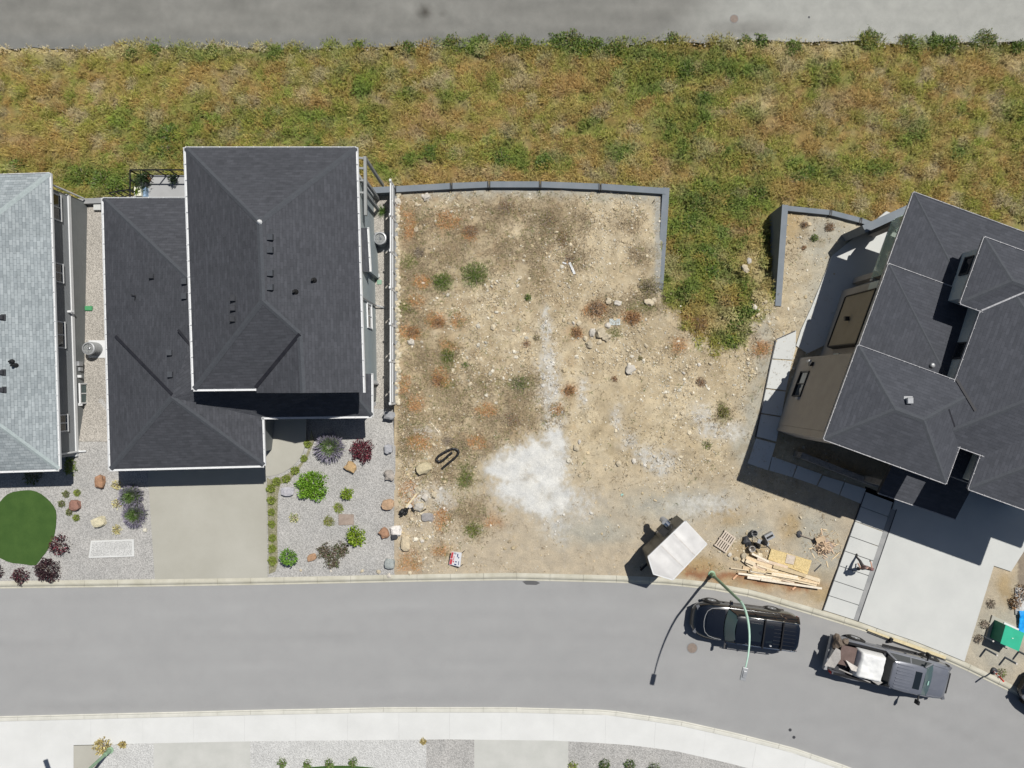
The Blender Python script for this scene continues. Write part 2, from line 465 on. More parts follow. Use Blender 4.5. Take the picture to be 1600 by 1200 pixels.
def sheet(name, poly, f, m, step=None, dz=0.0, colf=None, rel=0.0, kind='structure', skirt=0.0, edge=None):
    """a ground surface inside a photo-pixel outline, standing at level f(px,py)+dz"""
    pts = [Vector(p) for p in poly]
    # subdivide the outline
    out = []
    st = edge or 40.0
    n = len(pts)
    for i in range(n):
        a, b = pts[i], pts[(i + 1) % n]
        k = max(1, int((b - a).length / st))
        for j in range(k): out.append(a + (b - a) * j / k)
    nb = len(out)
    inner = []
    if step:
        xs = [p.x for p in out]; ys = [p.y for p in out]
        y = min(ys) + step / 2
        arr = [(p.x, p.y) for p in out]
        row = 0
        while y < max(ys):
            # scanline intersections
            xin = []
            for i in range(nb):
                x1, y1 = arr[i]; x2, y2 = arr[(i + 1) % nb]
                if (y1 > y) != (y2 > y): xin.append(x1 + (y - y1) * (x2 - x1) / (y2 - y1))
            xin.sort()
            for a, b in zip(xin[::2], xin[1::2]):
                x = a + step * (0.5 + 0.5 * (row % 2))
                while x < b - step * 0.4:
                    inner.append(Vector((x + random.uniform(-.2, .2) * step, y + random.uniform(-.2, .2) * step)))
                    x += step
            y += step; row += 1
    vin = out + inner
    res = delaunay_2d_cdt(vin, [], [list(range(nb))], 1, 1e-4)
    v2, faces = res[0], res[2]
    mb = MB()
    vs = []; cs = []
    for p in v2:
        h = f(p.x, p.y) + dz
        if rel: h += rel * (nz(p.x, p.y, 0.02, 3) + 0.5 * nz(p.x, p.y, 0.07, 5) + 0.3 * nz(p.x, p.y, 0.25, 9))
        vs.append(P(p.x, p.y, h)); cs.append(colf(p.x, p.y) if colf else (1, 1, 1))
    fs = []
    for fa in faces:
        a, b, c = [vs[i] for i in fa[:3]]
        fs.append(tuple(fa) if (b - a).cross(c - a).z > 0 else tuple(reversed(fa)))
    mb.add(vs, fs); mb.c = cs
    if skirt:
        wl = [G(p.x, p.y, f, dz) for p in out]
        o = len(mb.v)
        mb.v += [tuple(w) for w in wl] + [(w.x, w.y, w.z - skirt) for w in wl]; mb.c += [(1, 1, 1)] * (2 * nb)
        for i in range(nb):
            j = (i + 1) % nb
            mb.f.append((o + i, o + nb + i, o + nb + j, o + j))
    return mb.build(name, m, kind=kind)

def strip_poly(top, bot): return list(top) + list(reversed(bot))

def mixc(a, b, t): return tuple(a[i] + (b[i] - a[i]) * t for i in range(3))
# ------------------------------------------------------------------ the ground
RL = -0.12                     # level of the street
KN = [(-700, 930), (-300, 914), (0, 908), (240, 905), (430, 902), (620, 898), (800, 895), (960, 899), (1050, 903), (1112, 910), (1180, 923),
      (1285, 954), (1337, 970), (1430, 1001), (1508, 1034), (1586, 1072), (1700, 1135), (1900, 1262), (2300, 1540)]
KS = [(-700, 1150), (-300, 1130), (0, 1119), (200, 1114), (400, 1109), (600, 1105), (800, 1105), (950, 1109), (1060, 1125), (1150, 1145), (1240, 1168),
      (1330, 1199), (1450, 1254), (1600, 1340), (1900, 1545), (2300, 1830)]
SW = [(-700, 1195), (-300, 1178), (0, 1167), (120, 1164), (240, 1161), (400, 1158), (700, 1155), (870, 1157), (975, 1163), (1050, 1172),
      (1160, 1197), (1300, 1243), (1450, 1310), (1600, 1400), (1900, 1600), (2300, 1890)]
kn = lambda x: lerp_tab(KN, x)
ks = lambda x: lerp_tab(KS, x)
sw = lambda x: lerp_tab(SW, x)
def slope_w(fn, x): return math.sqrt(1 + ((fn(x + 5) - fn(x - 5)) / 10) ** 2)
kn2 = lambda x: kn(x) + 11.5 * slope_w(kn, x)
ks2 = lambda x: ks(x) + 8.0 * slope_w(ks, x)
xs_all = list(range(-700, 2301, 40))

# the earth everything stands on, out to the horizon
far = MB(); far.add([(-600, -600, -9.5), (600, -600, -9.5), (600, 600, -9.5), (-600, 600, -9.5)], [(0, 1, 2, 3)])
far.c = [(0.26, 0.21, 0.11)] * 4
far.build('ground', 'grassground', kind='structure')

GREENS = [(1060, 200, 30, 30), (1140, 330, 40, 24), (700, 62, 60, 14), (900, 62, 130, 16), (860, 68, 60, 16), (745, 75, 60, 14), (1010, 95, 60, 26), (1050, 110, 60, 20), (1110, 75, 60, 20),
          (1360, 60, 26, 18), (1420, 66, 26, 16), (1470, 66, 28, 18), (1540, 58, 26, 20), (1140, 110, 80, 22), (240, 75, 60, 12), (330, 82, 40, 14),
          (430, 80, 60, 12), (270, 215, 70, 30), (130, 275, 40, 22), (205, 285, 60, 16), (250, 240, 50, 20), (30, 255, 22, 10), (190, 190, 26, 20),
          (560, 130, 40, 26), (580, 190, 28, 26), (675, 235, 24, 18), (790, 245, 44, 22), (845, 255, 38, 18), (965, 240, 22, 14), (1000, 140, 40, 16),
          (1250, 270, 60, 16), (1100, 300, 60, 20), (1080, 330, 60, 40), (1100, 360, 60, 40), (1180, 310, 30, 30), (1075, 400, 46, 30), (1100, 420, 50, 34),
          (1070, 450, 46, 28), (1160, 460, 36, 26), (1150, 490, 36, 28), (1150, 520, 32, 20), (1130, 380, 46, 20), (1060, 350, 24, 20), (1195, 400, 14, 40),
          (1290, 120, 30, 20), (1180, 180, 24, 16), (1430, 210, 24, 16), (1590, 180, 26, 16), (1150, 245, 50, 18), (1500, 240, 22, 14), (1350, 265, 44, 12),
          (500, 180, 40, 24), (400, 190, 44, 20), (470, 215, 50, 14), (1085, 180, 30, 40), (1065, 240, 22, 22), (1040, 60, 20, 12), (540, 72, 40, 12), (640, 250, 20, 16), (610, 265, 20, 14), (700, 160, 20, 12), (930, 195, 24, 14), (640, 150, 20, 10), (320, 180, 34, 16)]
ORANGE = [(1085, 70, 28, 10), (1010, 270, 40, 16), (820, 285, 90, 12), (660, 185, 50, 20), (1340, 155, 40, 16), (60, 230, 60, 20), (700, 275, 50, 14),
          (1410, 330, 40, 16), (1235, 300, 40, 16), (500, 160, 26, 12), (1215, 200, 46, 16), (1100, 500, 26, 22), (1140, 470, 12, 12), (1165, 360, 12, 10), (1530, 110, 40, 16), (870, 130, 40, 14), (580, 290, 20, 10)]
PALE = [(1220, 75, 60, 9), (1300, 74, 40, 8), (1590, 90, 30, 8), (370, 75, 60, 5), (1195, 160, 20, 20), (1180, 420, 14, 24), (1190, 470, 12, 20), (20, 78, 200, 8), (1130, 500, 20, 10)]
def blob(px, py, L):
    s = 0.0
    for x, y, a, b in L:
        dx = (px - x) / a; dy = (py - y) / b
        d = dx * dx + dy * dy
        if d < 4: s = max(s, math.exp(-d * 0.9))
    return s

C_STRAW = (0.255, 0.212, 0.070); C_OCHRE = (0.225, 0.150, 0.050); C_GREEN = (0.135, 0.178, 0.028); C_DGREEN = (0.085, 0.128, 0.026)
C_OLIVE = (0.180, 0.182, 0.036); C_GREY = (0.255, 0.215, 0.140); C_PALE = (0.42, 0.35, 0.20); C_ORANGE = (0.26, 0.155, 0.062); C_DARK = (0.060, 0.050, 0.024)
def veg(px, py, fine=True):
    wx = px + 14 * nz(px, py, 0.03, 1); wy = py + 14 * nz(px, py, 0.03, 2)
    n1 = nz(px, py * 1.3, 0.014, 11); n2 = nz(px, py * 1.2, 0.055, 17); n3 = nz(px, py, 0.14, 23)
    t = 0.5 + 0.45 * n1 + 0.6 * n2 + 0.55 * n3
    c = mixc(C_OCHRE, C_STRAW, min(max(0.5 + 1.3 * n2 + n3, 0), 1))
    c = mixc(c, C_OLIVE, min(max((t - 0.36) * 2.2, 0), 0.95))
    c = mixc(c, C_GREY, min(max(nz(px, py, 0.045, 31) * 2.2 - 0.2 + 0.6 * n3, 0), 0.8))
    g = blob(wx, wy, GREENS)
    c = mixc(c, mixc(C_GREEN, C_DGREEN, min(max(0.5 + 1.6 * n2 + n3, 0), 1)), min(max(g * (0.95 + 1.0 * n2 + 0.6 * n3), 0), 0.9))
    c = mixc(c, C_GREEN, min(max(nz(px, py, 0.05, 41) * 2.6 - 0.6, 0), 0.8))
    o = blob(wx, wy, ORANGE); c = mixc(c, C_ORANGE, max(0, min(o * (0.7 + n3), 0.7)))
    p = blob(wx, wy, PALE); c = mixc(c, C_PALE, min(p * 0.9, 0.85))
    return c
def grass_ground_col(px, py):
    c = veg(px, py)
    return mixc(c, (0.10, 0.075, 0.04), 0.35)

bank = [(-500, -260), (-500, 345), (560, 345), (612, 320), (1020, 320), (1020, 480), (1060, 540), (1180, 545), (1222, 500), (1222, 420), (1500, 440), (2200, 640), (2200, -260)]
sheet('grass_slope', bank, TG, 'grassground', step=11, rel=0.28, colf=grass_ground_col, dz=-0.16)

# lower road along the top of the photograph
def north_col(px, py):
    k = 0.92 + 0.18 * nz(px, py * 5, 0.012, 3)
    c = (k, k, k)
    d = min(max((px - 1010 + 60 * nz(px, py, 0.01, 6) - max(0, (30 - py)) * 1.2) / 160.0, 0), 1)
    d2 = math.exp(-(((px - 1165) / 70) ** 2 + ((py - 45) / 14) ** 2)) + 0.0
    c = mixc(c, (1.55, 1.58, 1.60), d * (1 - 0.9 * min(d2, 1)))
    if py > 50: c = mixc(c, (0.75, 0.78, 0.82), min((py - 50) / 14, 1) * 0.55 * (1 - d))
    b = math.exp(-(((px - 663) / 9) ** 2 + ((py - 19) / 10) ** 2)) + 0.5 * math.exp(-(((px - 693) / 5) ** 2 + ((py - 21) / 5) ** 2))
    c = mixc(c, (0.3, 0.28, 0.26), min(b, 1))
    b = math.exp(-(((px - 640) / 10) ** 2 + ((py - 14) / 8) ** 2)); c = mixc(c, (1.35, 1.35, 1.35), b * 0.7)
    return c
def nr_edge(x): return 72 + 5 * nz(x, 0, 0.02, 4) + 3 * nz(x, 0, 0.08, 5) + (-6 if x > 1000 else 0) + (4 if x < 500 else 0)
nr = [(x, -200) for x in range(-500, 2201, 60)]
nb_ = [(x, nr_edge(x)) for x in range(-500, 2201, 12)]
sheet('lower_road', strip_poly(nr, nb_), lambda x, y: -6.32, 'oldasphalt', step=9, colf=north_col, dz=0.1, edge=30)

# the dirt of the lots
WHITE = [(800, 730, 36, 28), (840, 715, 36, 30), (860, 735, 26, 46), (820, 765, 50, 24), (845, 790, 32, 18), (775, 735, 22, 14), (868, 690, 16, 22), (875, 775, 18, 24)]
WHITE2 = [(852, 520, 9, 26), (856, 570, 13, 30), (860, 610, 16, 30), (865, 655, 15, 26), (910, 610, 8, 22), (848, 490, 6, 10), (1095, 650, 16, 16), (1110, 670, 20, 14), (1140, 675, 22, 12),
          (965, 655, 7, 18), (985, 690, 12, 12), (1010, 712, 16, 14), (1035, 725, 20, 18), (900, 790, 30, 20), (870, 820, 20, 20), (1100, 790, 50, 16), (650, 775, 16, 16), (690, 780, 18, 20), (660, 677, 18, 9)]
BROWN = [(770, 350, 20, 24), (700, 400, 24, 20), (660, 560, 24, 24), (650, 665, 24, 20), (750, 600, 26, 20), (690, 740, 20, 20), (760, 690, 20, 14), (770, 780, 24, 10), (905, 350, 18, 20), (980, 350, 20, 16), (790, 330, 40, 20), (860, 345, 36, 34), (875, 360, 30, 24), (790, 390, 24, 22), (830, 390, 24, 20), (720, 370, 26, 24), (650, 360, 22, 40), (650, 430, 26, 34), (640, 500, 22, 26),
         (680, 590, 24, 24), (700, 620, 34, 24), (640, 630, 20, 30), (810, 620, 26, 20), (820, 650, 34, 18), (840, 425, 16, 24), (1000, 470, 30, 16), (950, 480, 20, 16), (700, 650, 30, 14), (730, 800, 30, 16), (640, 700, 20, 20),
         (1000, 400, 16, 14), (900, 400, 20, 20), (780, 660, 40, 20), (830, 600, 16, 20), (720, 700, 20, 24)]
RUST = [(660, 440, 14, 10), (632, 600, 10, 16), (760, 640, 18, 10), (655, 690, 20, 12), (715, 500, 12, 10), (640, 350, 10, 24), (870, 640, 8, 8), (745, 690, 14, 10), (690, 860, 14, 10), (640, 520, 16, 12), (680, 500, 16, 12), (690, 590, 14, 16), (640, 770, 14, 22), (690, 810, 12, 18), (640, 880, 18, 20), (700, 345, 20, 14), (735, 365, 12, 10), (890, 610, 12, 9), (930, 485, 18, 14), (985, 495, 16, 10), (900, 520, 12, 8),
        (1090, 500, 20, 16), (1190, 545, 14, 12), (650, 470, 12, 8), (1090, 890, 30, 10), (1150, 905, 60, 8), (1250, 918, 50, 8), (770, 815, 14, 10), (650, 630, 12, 12), (620, 330, 10, 20), (1060, 540, 14, 10), (700, 540, 14, 10)]
OCHRE = [(1140, 805, 26, 14), (1235, 825, 14, 22), (1090, 885, 40, 14), (1170, 860, 30, 16), (1210, 905, 80, 14), (1240, 350, 14, 30), (1570, 920, 14, 24), (1290, 930, 30, 12)]
GREYD = [(1165, 830, 40, 22), (1270, 840, 36, 46), (1300, 380, 50, 60), (1290, 470, 40, 60), (1195, 560, 16, 70), (1180, 640, 20, 50), (1165, 700, 20, 40), (1060, 790, 90, 24), (930, 830, 60, 20), (1290, 880, 24, 40), (1560, 1000, 50, 60), (1030, 340, 10, 60), (700, 302, 90, 9), (860, 300, 110, 9), (980, 306, 70, 10), (1032, 380, 10, 80), (1030, 430, 9, 30), (1590, 950, 20, 40)]
GRASSY = [(742, 430, 22, 16), (692, 440, 16, 14), (700, 560, 12, 18), (728, 745, 14, 22), (740, 828, 16, 12), (810, 600, 20, 8), (1130, 645, 10, 18), (700, 600, 10, 8), (960, 520, 12, 8), (1000, 480, 24, 8), (625, 480, 14, 14), (640, 410, 12, 12)]
def dirt_col(px, py):
    wx = px + 9 * nz(px, py, 0.045, 1) + 4 * nz(px, py, 0.15, 2); wy = py + 9 * nz(px, py, 0.045, 3) + 4 * nz(px, py, 0.15, 4)
    n1 = nz(px, py, 0.012, 51); n2 = nz(px, py, 0.05, 53); n3 = nz(px, py, 0.2, 57)
    c = mixc((0.37, 0.305, 0.205), (0.475, 0.405, 0.285), min(max(0.5 + n1 + 0.8 * n2 + 0.5 * n3, 0), 1))
    c = tuple(v * (1 + 0.10 * nz(px, py, 0.4, 63)) for v in c)
    if py > 700: c = mixc(c, (0.405, 0.35, 0.27), min((py - 700) / 120, 1) * 0.85)
    c = mixc(c, (0.33, 0.325, 0.285), min(blob(wx, wy, GREYD), 0.8))
    c = mixc(c, (0.255, 0.195, 0.12), min(blob(wx, wy, BROWN) * (0.75 + 1.2 * n2 + 0.9 * n3), 0.85) if blob(wx, wy, BROWN) > 0.05 else 0)
    c = mixc(c, (0.32, 0.185, 0.09), max(0, min(blob(wx, wy, RUST) * (0.7 + n3), 0.7)))
    if px < 900 and py < 700: c = mixc(c, (0.27, 0.195, 0.115), max(0, min(1.6 * nz(px, py, 0.06, 91) - .25 + .8 * n3, .55)))
    c = mixc(c, (0.34, 0.25, 0.13), min(blob(wx, wy, OCHRE), 0.75))
    c = mixc(c, (0.14, 0.14, 0.045), min(blob(wx, wy, GRASSY) * 0.5, 0.6))
    c = mixc(c, (0.47, 0.465, 0.44), max(0, min(blob(wx, wy, WHITE2) * (0.85 + 1.6 * n3), 0.9)))
    w = blob(wx, wy, WHITE)
    c = mixc(c, (0.44, 0.435, 0.41), min(max((w - 0.12) * 2.4 + 0.9 * n3, 0), 1) * .7)
    c = mixc(c, (0.585, 0.59, 0.58), min(max((w - 0.36) * 3.2 + 0.9 * n3 + 0.5 * n2, 0), 1) * (0.9 + 0.25 * n2))
    if 300 > py - 3 * nz(px, 0, .05, 3) or (px > 1024 and py < 455 and px < 1045): c = mixc(c, (0.31, 0.31, 0.29), .75)
    if nz(px, py, 0.055, 61) > 0.42 and py < 720: c = mixc(c, (0.25, 0.20, 0.12), 0.35)
    if 1070 < px < 1300:   # red-brown strip of soil beside the lumber
        yy = 895 + (px - 1080) * 0.13
        if px < 1262: c = mixc(c, (0.24, 0.105, 0.055), max(0, 1 - abs(wy - yy) / 8) * 0.85)
    if 1034 < px < 1214 and py < 600:
        lim = lerp_tab([(1030, 462), (1048, 482), (1075, 512), (1100, 536), (1130, 556), (1163, 534), (1183, 502), (1196, 480), (1214, 474)], px) + 26 * nz(px, py, 0.05, 3) + 14 * nz(px, py, 0.16, 3)
        c = mixc(c, veg(px, py), min(max((lim - py) / 14 + .5, 0), 1))
    if px > 1590 and py < 920: c = mixc(c, (0.13, 0.10, 0.08), 0.6)
    return c

dirt_poly = [(616, 294), (845, 290), (1040, 300), (1030, 452), (1050, 460), (1078, 488), (1102, 512), (1130, 530), (1160, 510), (1180, 482), (1192, 462), (1214, 470), (1224, 326),
             (1300, 334), (1372, 352), (1420, 380), (2200, 640)] + [(x, kn(x)) for x in (2200, 1900, 1700, 1586, 1508, 1430, 1337, 1285, 1240, 1180, 1112, 1050, 960, 800, 700, 616)]
sheet('vacant_lot', dirt_poly, T, 'dirt', step=3.6, rel=0.045, colf=dirt_col, edge=8)

# gravel yards of the two left houses
yl = [(-700, 330), (113, 316), (160, 316), (300, 316), (575, 300), (618, 298), (618, 700), (617, 899)] + [(x, kn(x)) for x in (617, 430, 240, 0, -300, -700)]
sheet('gravel_yard', yl, TY, 'gravel', step=30, edge=30)
sheet('side_gravel', [(128, 320), (158, 320), (172, 600), (172, 690), (118, 690), (118, 500), (128, 460)], TY, 'gravelfine', step=25, dz=0.012)
sheet('side_gravel', [(584, 300), (617, 299), (617, 640), (584, 640)], TY, 'gravelfine', step=25, dz=0.012)

def patch(name, poly, m, thick=0.05, f=None, step=None, edge=40):
    return sheet(name, poly, f or (lambda x, y: 0.0), m, dz=thick, skirt=thick + 0.1, step=step, edge=edge)
patch('driveway', [(230, 728), (412, 722), (416, 752), (418, 902.5), (330, 903.8), (242, 905)], 'concretetan', 0.03, edge=500)
arc = [(412 + 66 * math.sin(t), 684 + 61 * math.cos(t)) for t in [i * math.pi / 2 / 14 for i in range(15)]]
patch('entry_path', [(409, 640), (409, 745)] + arc[1:] + [(478, 640)], 'concretetan', 0.045, edge=500)
mul = [(417, 746)] + [(412 + 72 * math.sin(t), 684 + 66 * math.cos(t)) for t in [i * math.pi / 2 / 12 for i in range(1, 13)]] + \
      [(486, 672), (490, 690), (482, 712), (470, 730), (455, 748), (438, 757), (434, 775), (433, 830), (434, 880), (430, 893), (420, 897)]
patch('mulch_bed', mul, 'mulch', 0.02, edge=12)
lawn = [(0, 520), (30, 485), (60, 460), (100, 443), (150, 435), (200, 430), (240, 430), (280, 440), (320, 460), (355, 487), (390, 520), (418, 555), (435, 590), (440, 630), (437, 700), (430, 750), (420, 800), (400, 845), (380, 880), (352, 925), (330, 950), (305, 985),
        (280, 1015), (240, 1017), (200, 1010), (150, 1004), (100, 1000), (50, 985), (0, 960), (-90, 920), (-140, 850), (-170, 740), (-130, 620), (-60, 550)]
patch('lawn', [(x / 5, 680 + y / 5) for x, y in lawn], 'turf', 0.03, edge=4)

# street
def road_col(px, py):
    m = (kn(px) + ks(px)) / 2 ; d = (py - m) / max(ks(px) - kn(px), 1)
    k = 1.0 - 0.05 * math.exp(-((d + 0.05) / 0.02) ** 2) + 0.04 * nz(px, py * 6, 0.01, 8) + 0.02 * nz(px, py, 0.004, 9) - 0.05 * math.exp(-((abs(d) - 0.46) / 0.03) ** 2)
    k += 0.012 * math.sin(d * 40) + 0.03 * nz(px * 0.15, (py - m), 0.09, 12) - 0.035 * math.exp(-((d - .22) / .05) ** 2) * (0.5 + nz(px, 0, .01, 5)) + 0.02 * math.exp(-((d + .25) / .06) ** 2)
    k *= 1.03 - 0.08 * min(max(px / 1600, 0), 1)
    c = (k, k, k)
    if 1085 < px < 1330: c = mixc(c, (1.1, 1.05, 0.98), 0.3 * max(0, 1 - abs(py - kn2(px) - 8) / 14))
    return c
rp = strip_poly([(x, kn2(x) - 2.0) for x in xs_all], [(x, ks(x) + 2.0) for x in xs_all])
sheet('street', rp, lambda x, y: RL, 'asphalt', step=12, colf=road_col, edge=40)
pp = MB(); pp.add([P(x, y, RL + 0.006) for x, y in [(816, 908.5), (826, 906.5), (838, 908), (844, 911), (838, 914), (822, 913.5)]], [(5, 4, 3, 2, 1, 0)])
pp.c = [(0.35, 0.35, 0.36)] * 6
pp.build('asphalt_patch', 'asphalt', kind='structure')

def kerb(name, f1, f2, m, lev_hi_first, seg=52):
    root = None
    x = -700.0; k = 0
    base = MB()
    while x < 2300:
        dx = seg / slope_w(f1, x)
        xa, xb = x + 0.18, x + dx - 0.18
        rows = []
        for q in (0, 0.5, 1):
            xx = xa + (xb - xa) * q
            ya, yb = f1(xx), f2(xx)
            prof = ((0.0, 0.012), (0.45, 0.006), (0.62, -0.02), (0.80, -0.10), (1.0, RL + 0.012))
            if not lev_hi_first: prof = tuple((1 - a, b) for a, b in reversed(prof))
            # perpendicular offset in the plane
            sl = (f1(xx + 5) - f1(xx - 5)) / 10; nrm = Vector((-sl, 1)).normalized(); w = (yb - ya) / math.sqrt(1 + sl * sl)
            rows.append([P(xx + nrm.x * w * a, ya + nrm.y * w * a, z) for a, z in prof])
        mb = MB(); vs = [p for r in rows for p in r]; n = 5
        vs += [Vector((p.x, p.y, -0.3)) for p in vs]
        fs = []
        for i in range(2):
            for j in range(n - 1):
                a = i * n + j; fs.append((a, a + 1, a + n + 1, a + n))
        t = 3 * n
        for i in range(2):
            fs.append((i * n, (i + 1) * n, (i + 1) * n + t, i * n + t)); e = n - 1
            fs.append(((i + 1) * n + e, i * n + e, i * n + e + t, (i + 1) * n + e + t))
        for j in range(n - 1):
            fs.append((j + 1, j, j + t, j + 1 + t)); a = 2 * n + j; fs.append((a, a + 1, a + 1 + t, a + t))
        mb.add(vs, fs)
        if root is None:
            bb = MB()
            vv = [P(q, f1(q) + 1, -0.13) for q in xs_all] + [P(q, f2(q) - 1, -0.13) for q in xs_all]
            L_ = len(xs_all)
            bb.add(vv, [(i + 1, i, L_ + i, L_ + i + 1) for i in range(L_ - 1)])
            root = bb.build(name, m, kind='structure')
        if -80 < x < 1680: mb.build('kerb_section', m, root)
        else: base.add(mb.v, mb.f)
        x += dx; k += 1
    o = base.build('kerb_run', m, root); o['kind'] = 'stuff'
kerb('kerb', kn, kn2, 'kerbwash', True)
kerb('kerb', ks, ks2, 'kerb', False)

# pavement on the south side, one slab after another
base = MB(); L_ = len(xs_all)
vv = [P(q, ks2(q) - 1, -0.02) for q in xs_all] + [P(q, sw(q) + 1, -0.02) for q in xs_all]
base.add(vv, [(i + 1, i, L_ + i, L_ + i + 1) for i in range(L_ - 1)])
pav = base.build('pavement', 'sidewalk', kind='structure')
x = -660.0; rest = MB()
while x < 1800:
    dx = 80 / slope_w(sw, x) * random.uniform(0.97, 1.03)
    q = [x + 0.06, x + dx * 0.5, x + dx - 0.06]
    top = [(a, ks2(a) + 0.25) for a in q]; bot = [(a - (sw(a + 5) - sw(a - 5)) / 10 * (sw(a) - ks2(a)) * 0.5, sw(a - (sw(a + 5) - sw(a - 5)) / 10 * (sw(a) - ks2(a)) * 0.5)) for a in q]
    poly = [P(*p).xy for p in top] + [P(*p).xy for p in reversed(bot)]
    mb = MB(); mb.prism([tuple(p) for p in poly], -0.1, 0.014 + 0.004 * random.random())
    if -90 < x < 1300: mb.build('paving_slab', 'sidewalk', pav)
    else: rest.add(mb.v, mb.f)
    x += dx
o = rest.build('paving_run', 'sidewalk', pav); o['kind'] = 'stuff'

# plots south of the pavement
def south(name, x0, x1, m, dz=0.0):
    q = [x0 + (x1 - x0) * i / 30 for i in range(31)]
    sheet(name, [(a, sw(a)) for a in q] + [(x1, 1500 + max(0, x1 - 900) * 0.6), (x0, 1500 + max(0, x0 - 900) * .6)], lambda x, y: 0.0, m, dz=dz, edge=400)
south('driveway', -700, 115, 'sidewalk', 0.0)
south('mulch_bed', 115, 155, 'concretetan', -0.02)
south('gravel_yard', 155, 240, 'gravelpale')
south('driveway', 240, 391, 'concrete')
south('gravel_yard', 391, 666, 'gravelpale')
south('gravel_yard', 666, 741, 'gravel')
south('driveway', 741, 888, 'concrete')
south('gravel_yard', 888, 2200, 'gravel')

# driveway and paths of the right house
dw = [(1402, 770), (1342, 971), (1380, 985), (1430, 1002), (1470, 1018), (1507, 1033.5), (1553, 884), (1580, 893), (1620, 830), (1640, 760)]
patch('driveway', dw, 'concretenew', 0.075, edge=500)
patch('path_edging', [(1392, 795), (1400, 797), (1341, 970.5), (1334, 968.5)], 'blockgrey', 0.085, edge=500)
patch('side_gravel', [(1345, 790), (1352, 760), (1402, 780), (1392, 797)], 'dirt', 0.005, edge=500)
FT = lambda x, y: T(x, y)
patch('patio', [(1300, 400), (1385, 330), (1440, 350), (1400, 470), (1330, 520), (1262, 552), (1244, 540), (1252, 515), (1268, 480)], 'concretenew', 0.08, f=FT, edge=25)
slabs = [[(1214, 529), (1244, 516), (1243, 545), (1238, 562), (1207, 560)],
         [(1206.5, 562), (1237.5, 564), (1228, 610), (1197, 606)], [(1196.5, 608), (1227.5, 612), (1221, 650), (1188.5, 645)], [(1188, 647), (1220.5, 652), (1213, 690), (1182, 682)],
         [(1181.5, 685), (1212, 693), (1200, 735), (1168.5, 724)], [(1207, 713.5), (1245, 727), (1238, 745.5), (1202, 735)], [(1246.5, 727.5), (1284, 741), (1276, 758.5), (1239.5, 746)],
         [(1286, 743), (1319, 753), (1311, 773), (1277.5, 759.5)], [(1320.5, 753.5), (1353, 764), (1345, 787), (1312.5, 773.5)]]
pth = MB(); pth.prism([tuple(P(*p, 0).xy) for p in [(1212, 560), (1238, 562), (1214, 690), (1186, 682)]], -0.45, -0.42)
pr = pth.build('side_path', 'concretenew', kind='structure')
for s in slabs:
    zt = [T(*p) + 0.075 for p in s]
    mb = MB(); vs = [P(p[0], p[1], z) for p, z in zip(s, zt)]; n = len(vs)
    mb.add(vs + [v - Vector((0, 0, 0.12)) for v in vs], [tuple(range(n - 1, -1, -1))] + [(i, (i + 1) % n, n + (i + 1) % n, n + i) for i in range(n)])
    mb.build('paving_slab', 'concretenew', pr)
wb = MB(); wb.prism([tuple(P(*p, 0).xy) for p in [(1352, 768), (1393, 785), (1334, 968), (1286, 953)]], -0.06, 0.012)
wr = wb.build('front_path', 'blockgrey', kind='structure')
La, Lb = Vector((1352, 768)), Vector((1285.5, 953)); Ra, Rb = Vector((1394, 784)), Vector((1333, 968))
nsl = 8
for i in range(nsl):
    a = i / nsl + 0.003; b = (i + 1) / nsl - 0.003
    s = [La + (Lb - La) * a, Ra + (Rb - Ra) * a, Ra + (Rb - Ra) * b, La + (Lb - La) * b]
    mb = MB(); mb.prism([tuple(P(p.x, p.y, 0).xy) for p in s], -0.05, 0.075 + 0.004 * random.random())
    mb.build('paving_slab', 'concretenew', wr)
for a_, b_ in (((1286, 954), (1352, 770)), ((1341, 971), (1401, 796)), ((1243, 517), (1214, 530)), ((1212, 531), (1181, 683))):
    mb = MB(); mb.bar(G(*a_, T, 0.095), G(*b_, T, 0.095), 0.05, 0.12)
    mb.build('path_border', 'darkgrey', kind='structure')
# ------------------------------------------------------------------ roofs and houses
RT = []     # all roof triangles, to set vents on
def poly_uv_faces(faces):
    """faces = lists of world points; returns MB with uv in metres along and down the slope"""
    mb = MB(); mb.uv = []
    for fc in faces:
        fc = [Vector(p) for p in fc]
        nrm = Vector((0, 0, 0)); n = len(fc)
        for i in range(n):
            a, b = fc[i], fc[(i + 1) % n]
            nrm += Vector(((a.y - b.y) * (a.z + b.z), (a.z - b.z) * (a.x + b.x), (a.x - b.x) * (a.y + b.y)))
        if nrm.z < 0: fc.reverse(); nrm = -nrm
        nrm.normalize()
        down = Vector((nrm.x, nrm.y, 0))
        down = Vector((0, -1, 0)) if down.length < 1e-4 else down.normalized()
        d3 = (down - nrm * down.dot(nrm)).normalized(); u3 = nrm.cross(d3)
        # fan triangulation over the polygon
        mb.add(fc, [(0, i, i + 1) for i in range(1, n - 1)])
        for i in range(1, n - 1):
            for p in (fc[0], fc[i], fc[i + 1]): mb.uv.append((p.dot(u3), p.dot(d3)))
    return mb

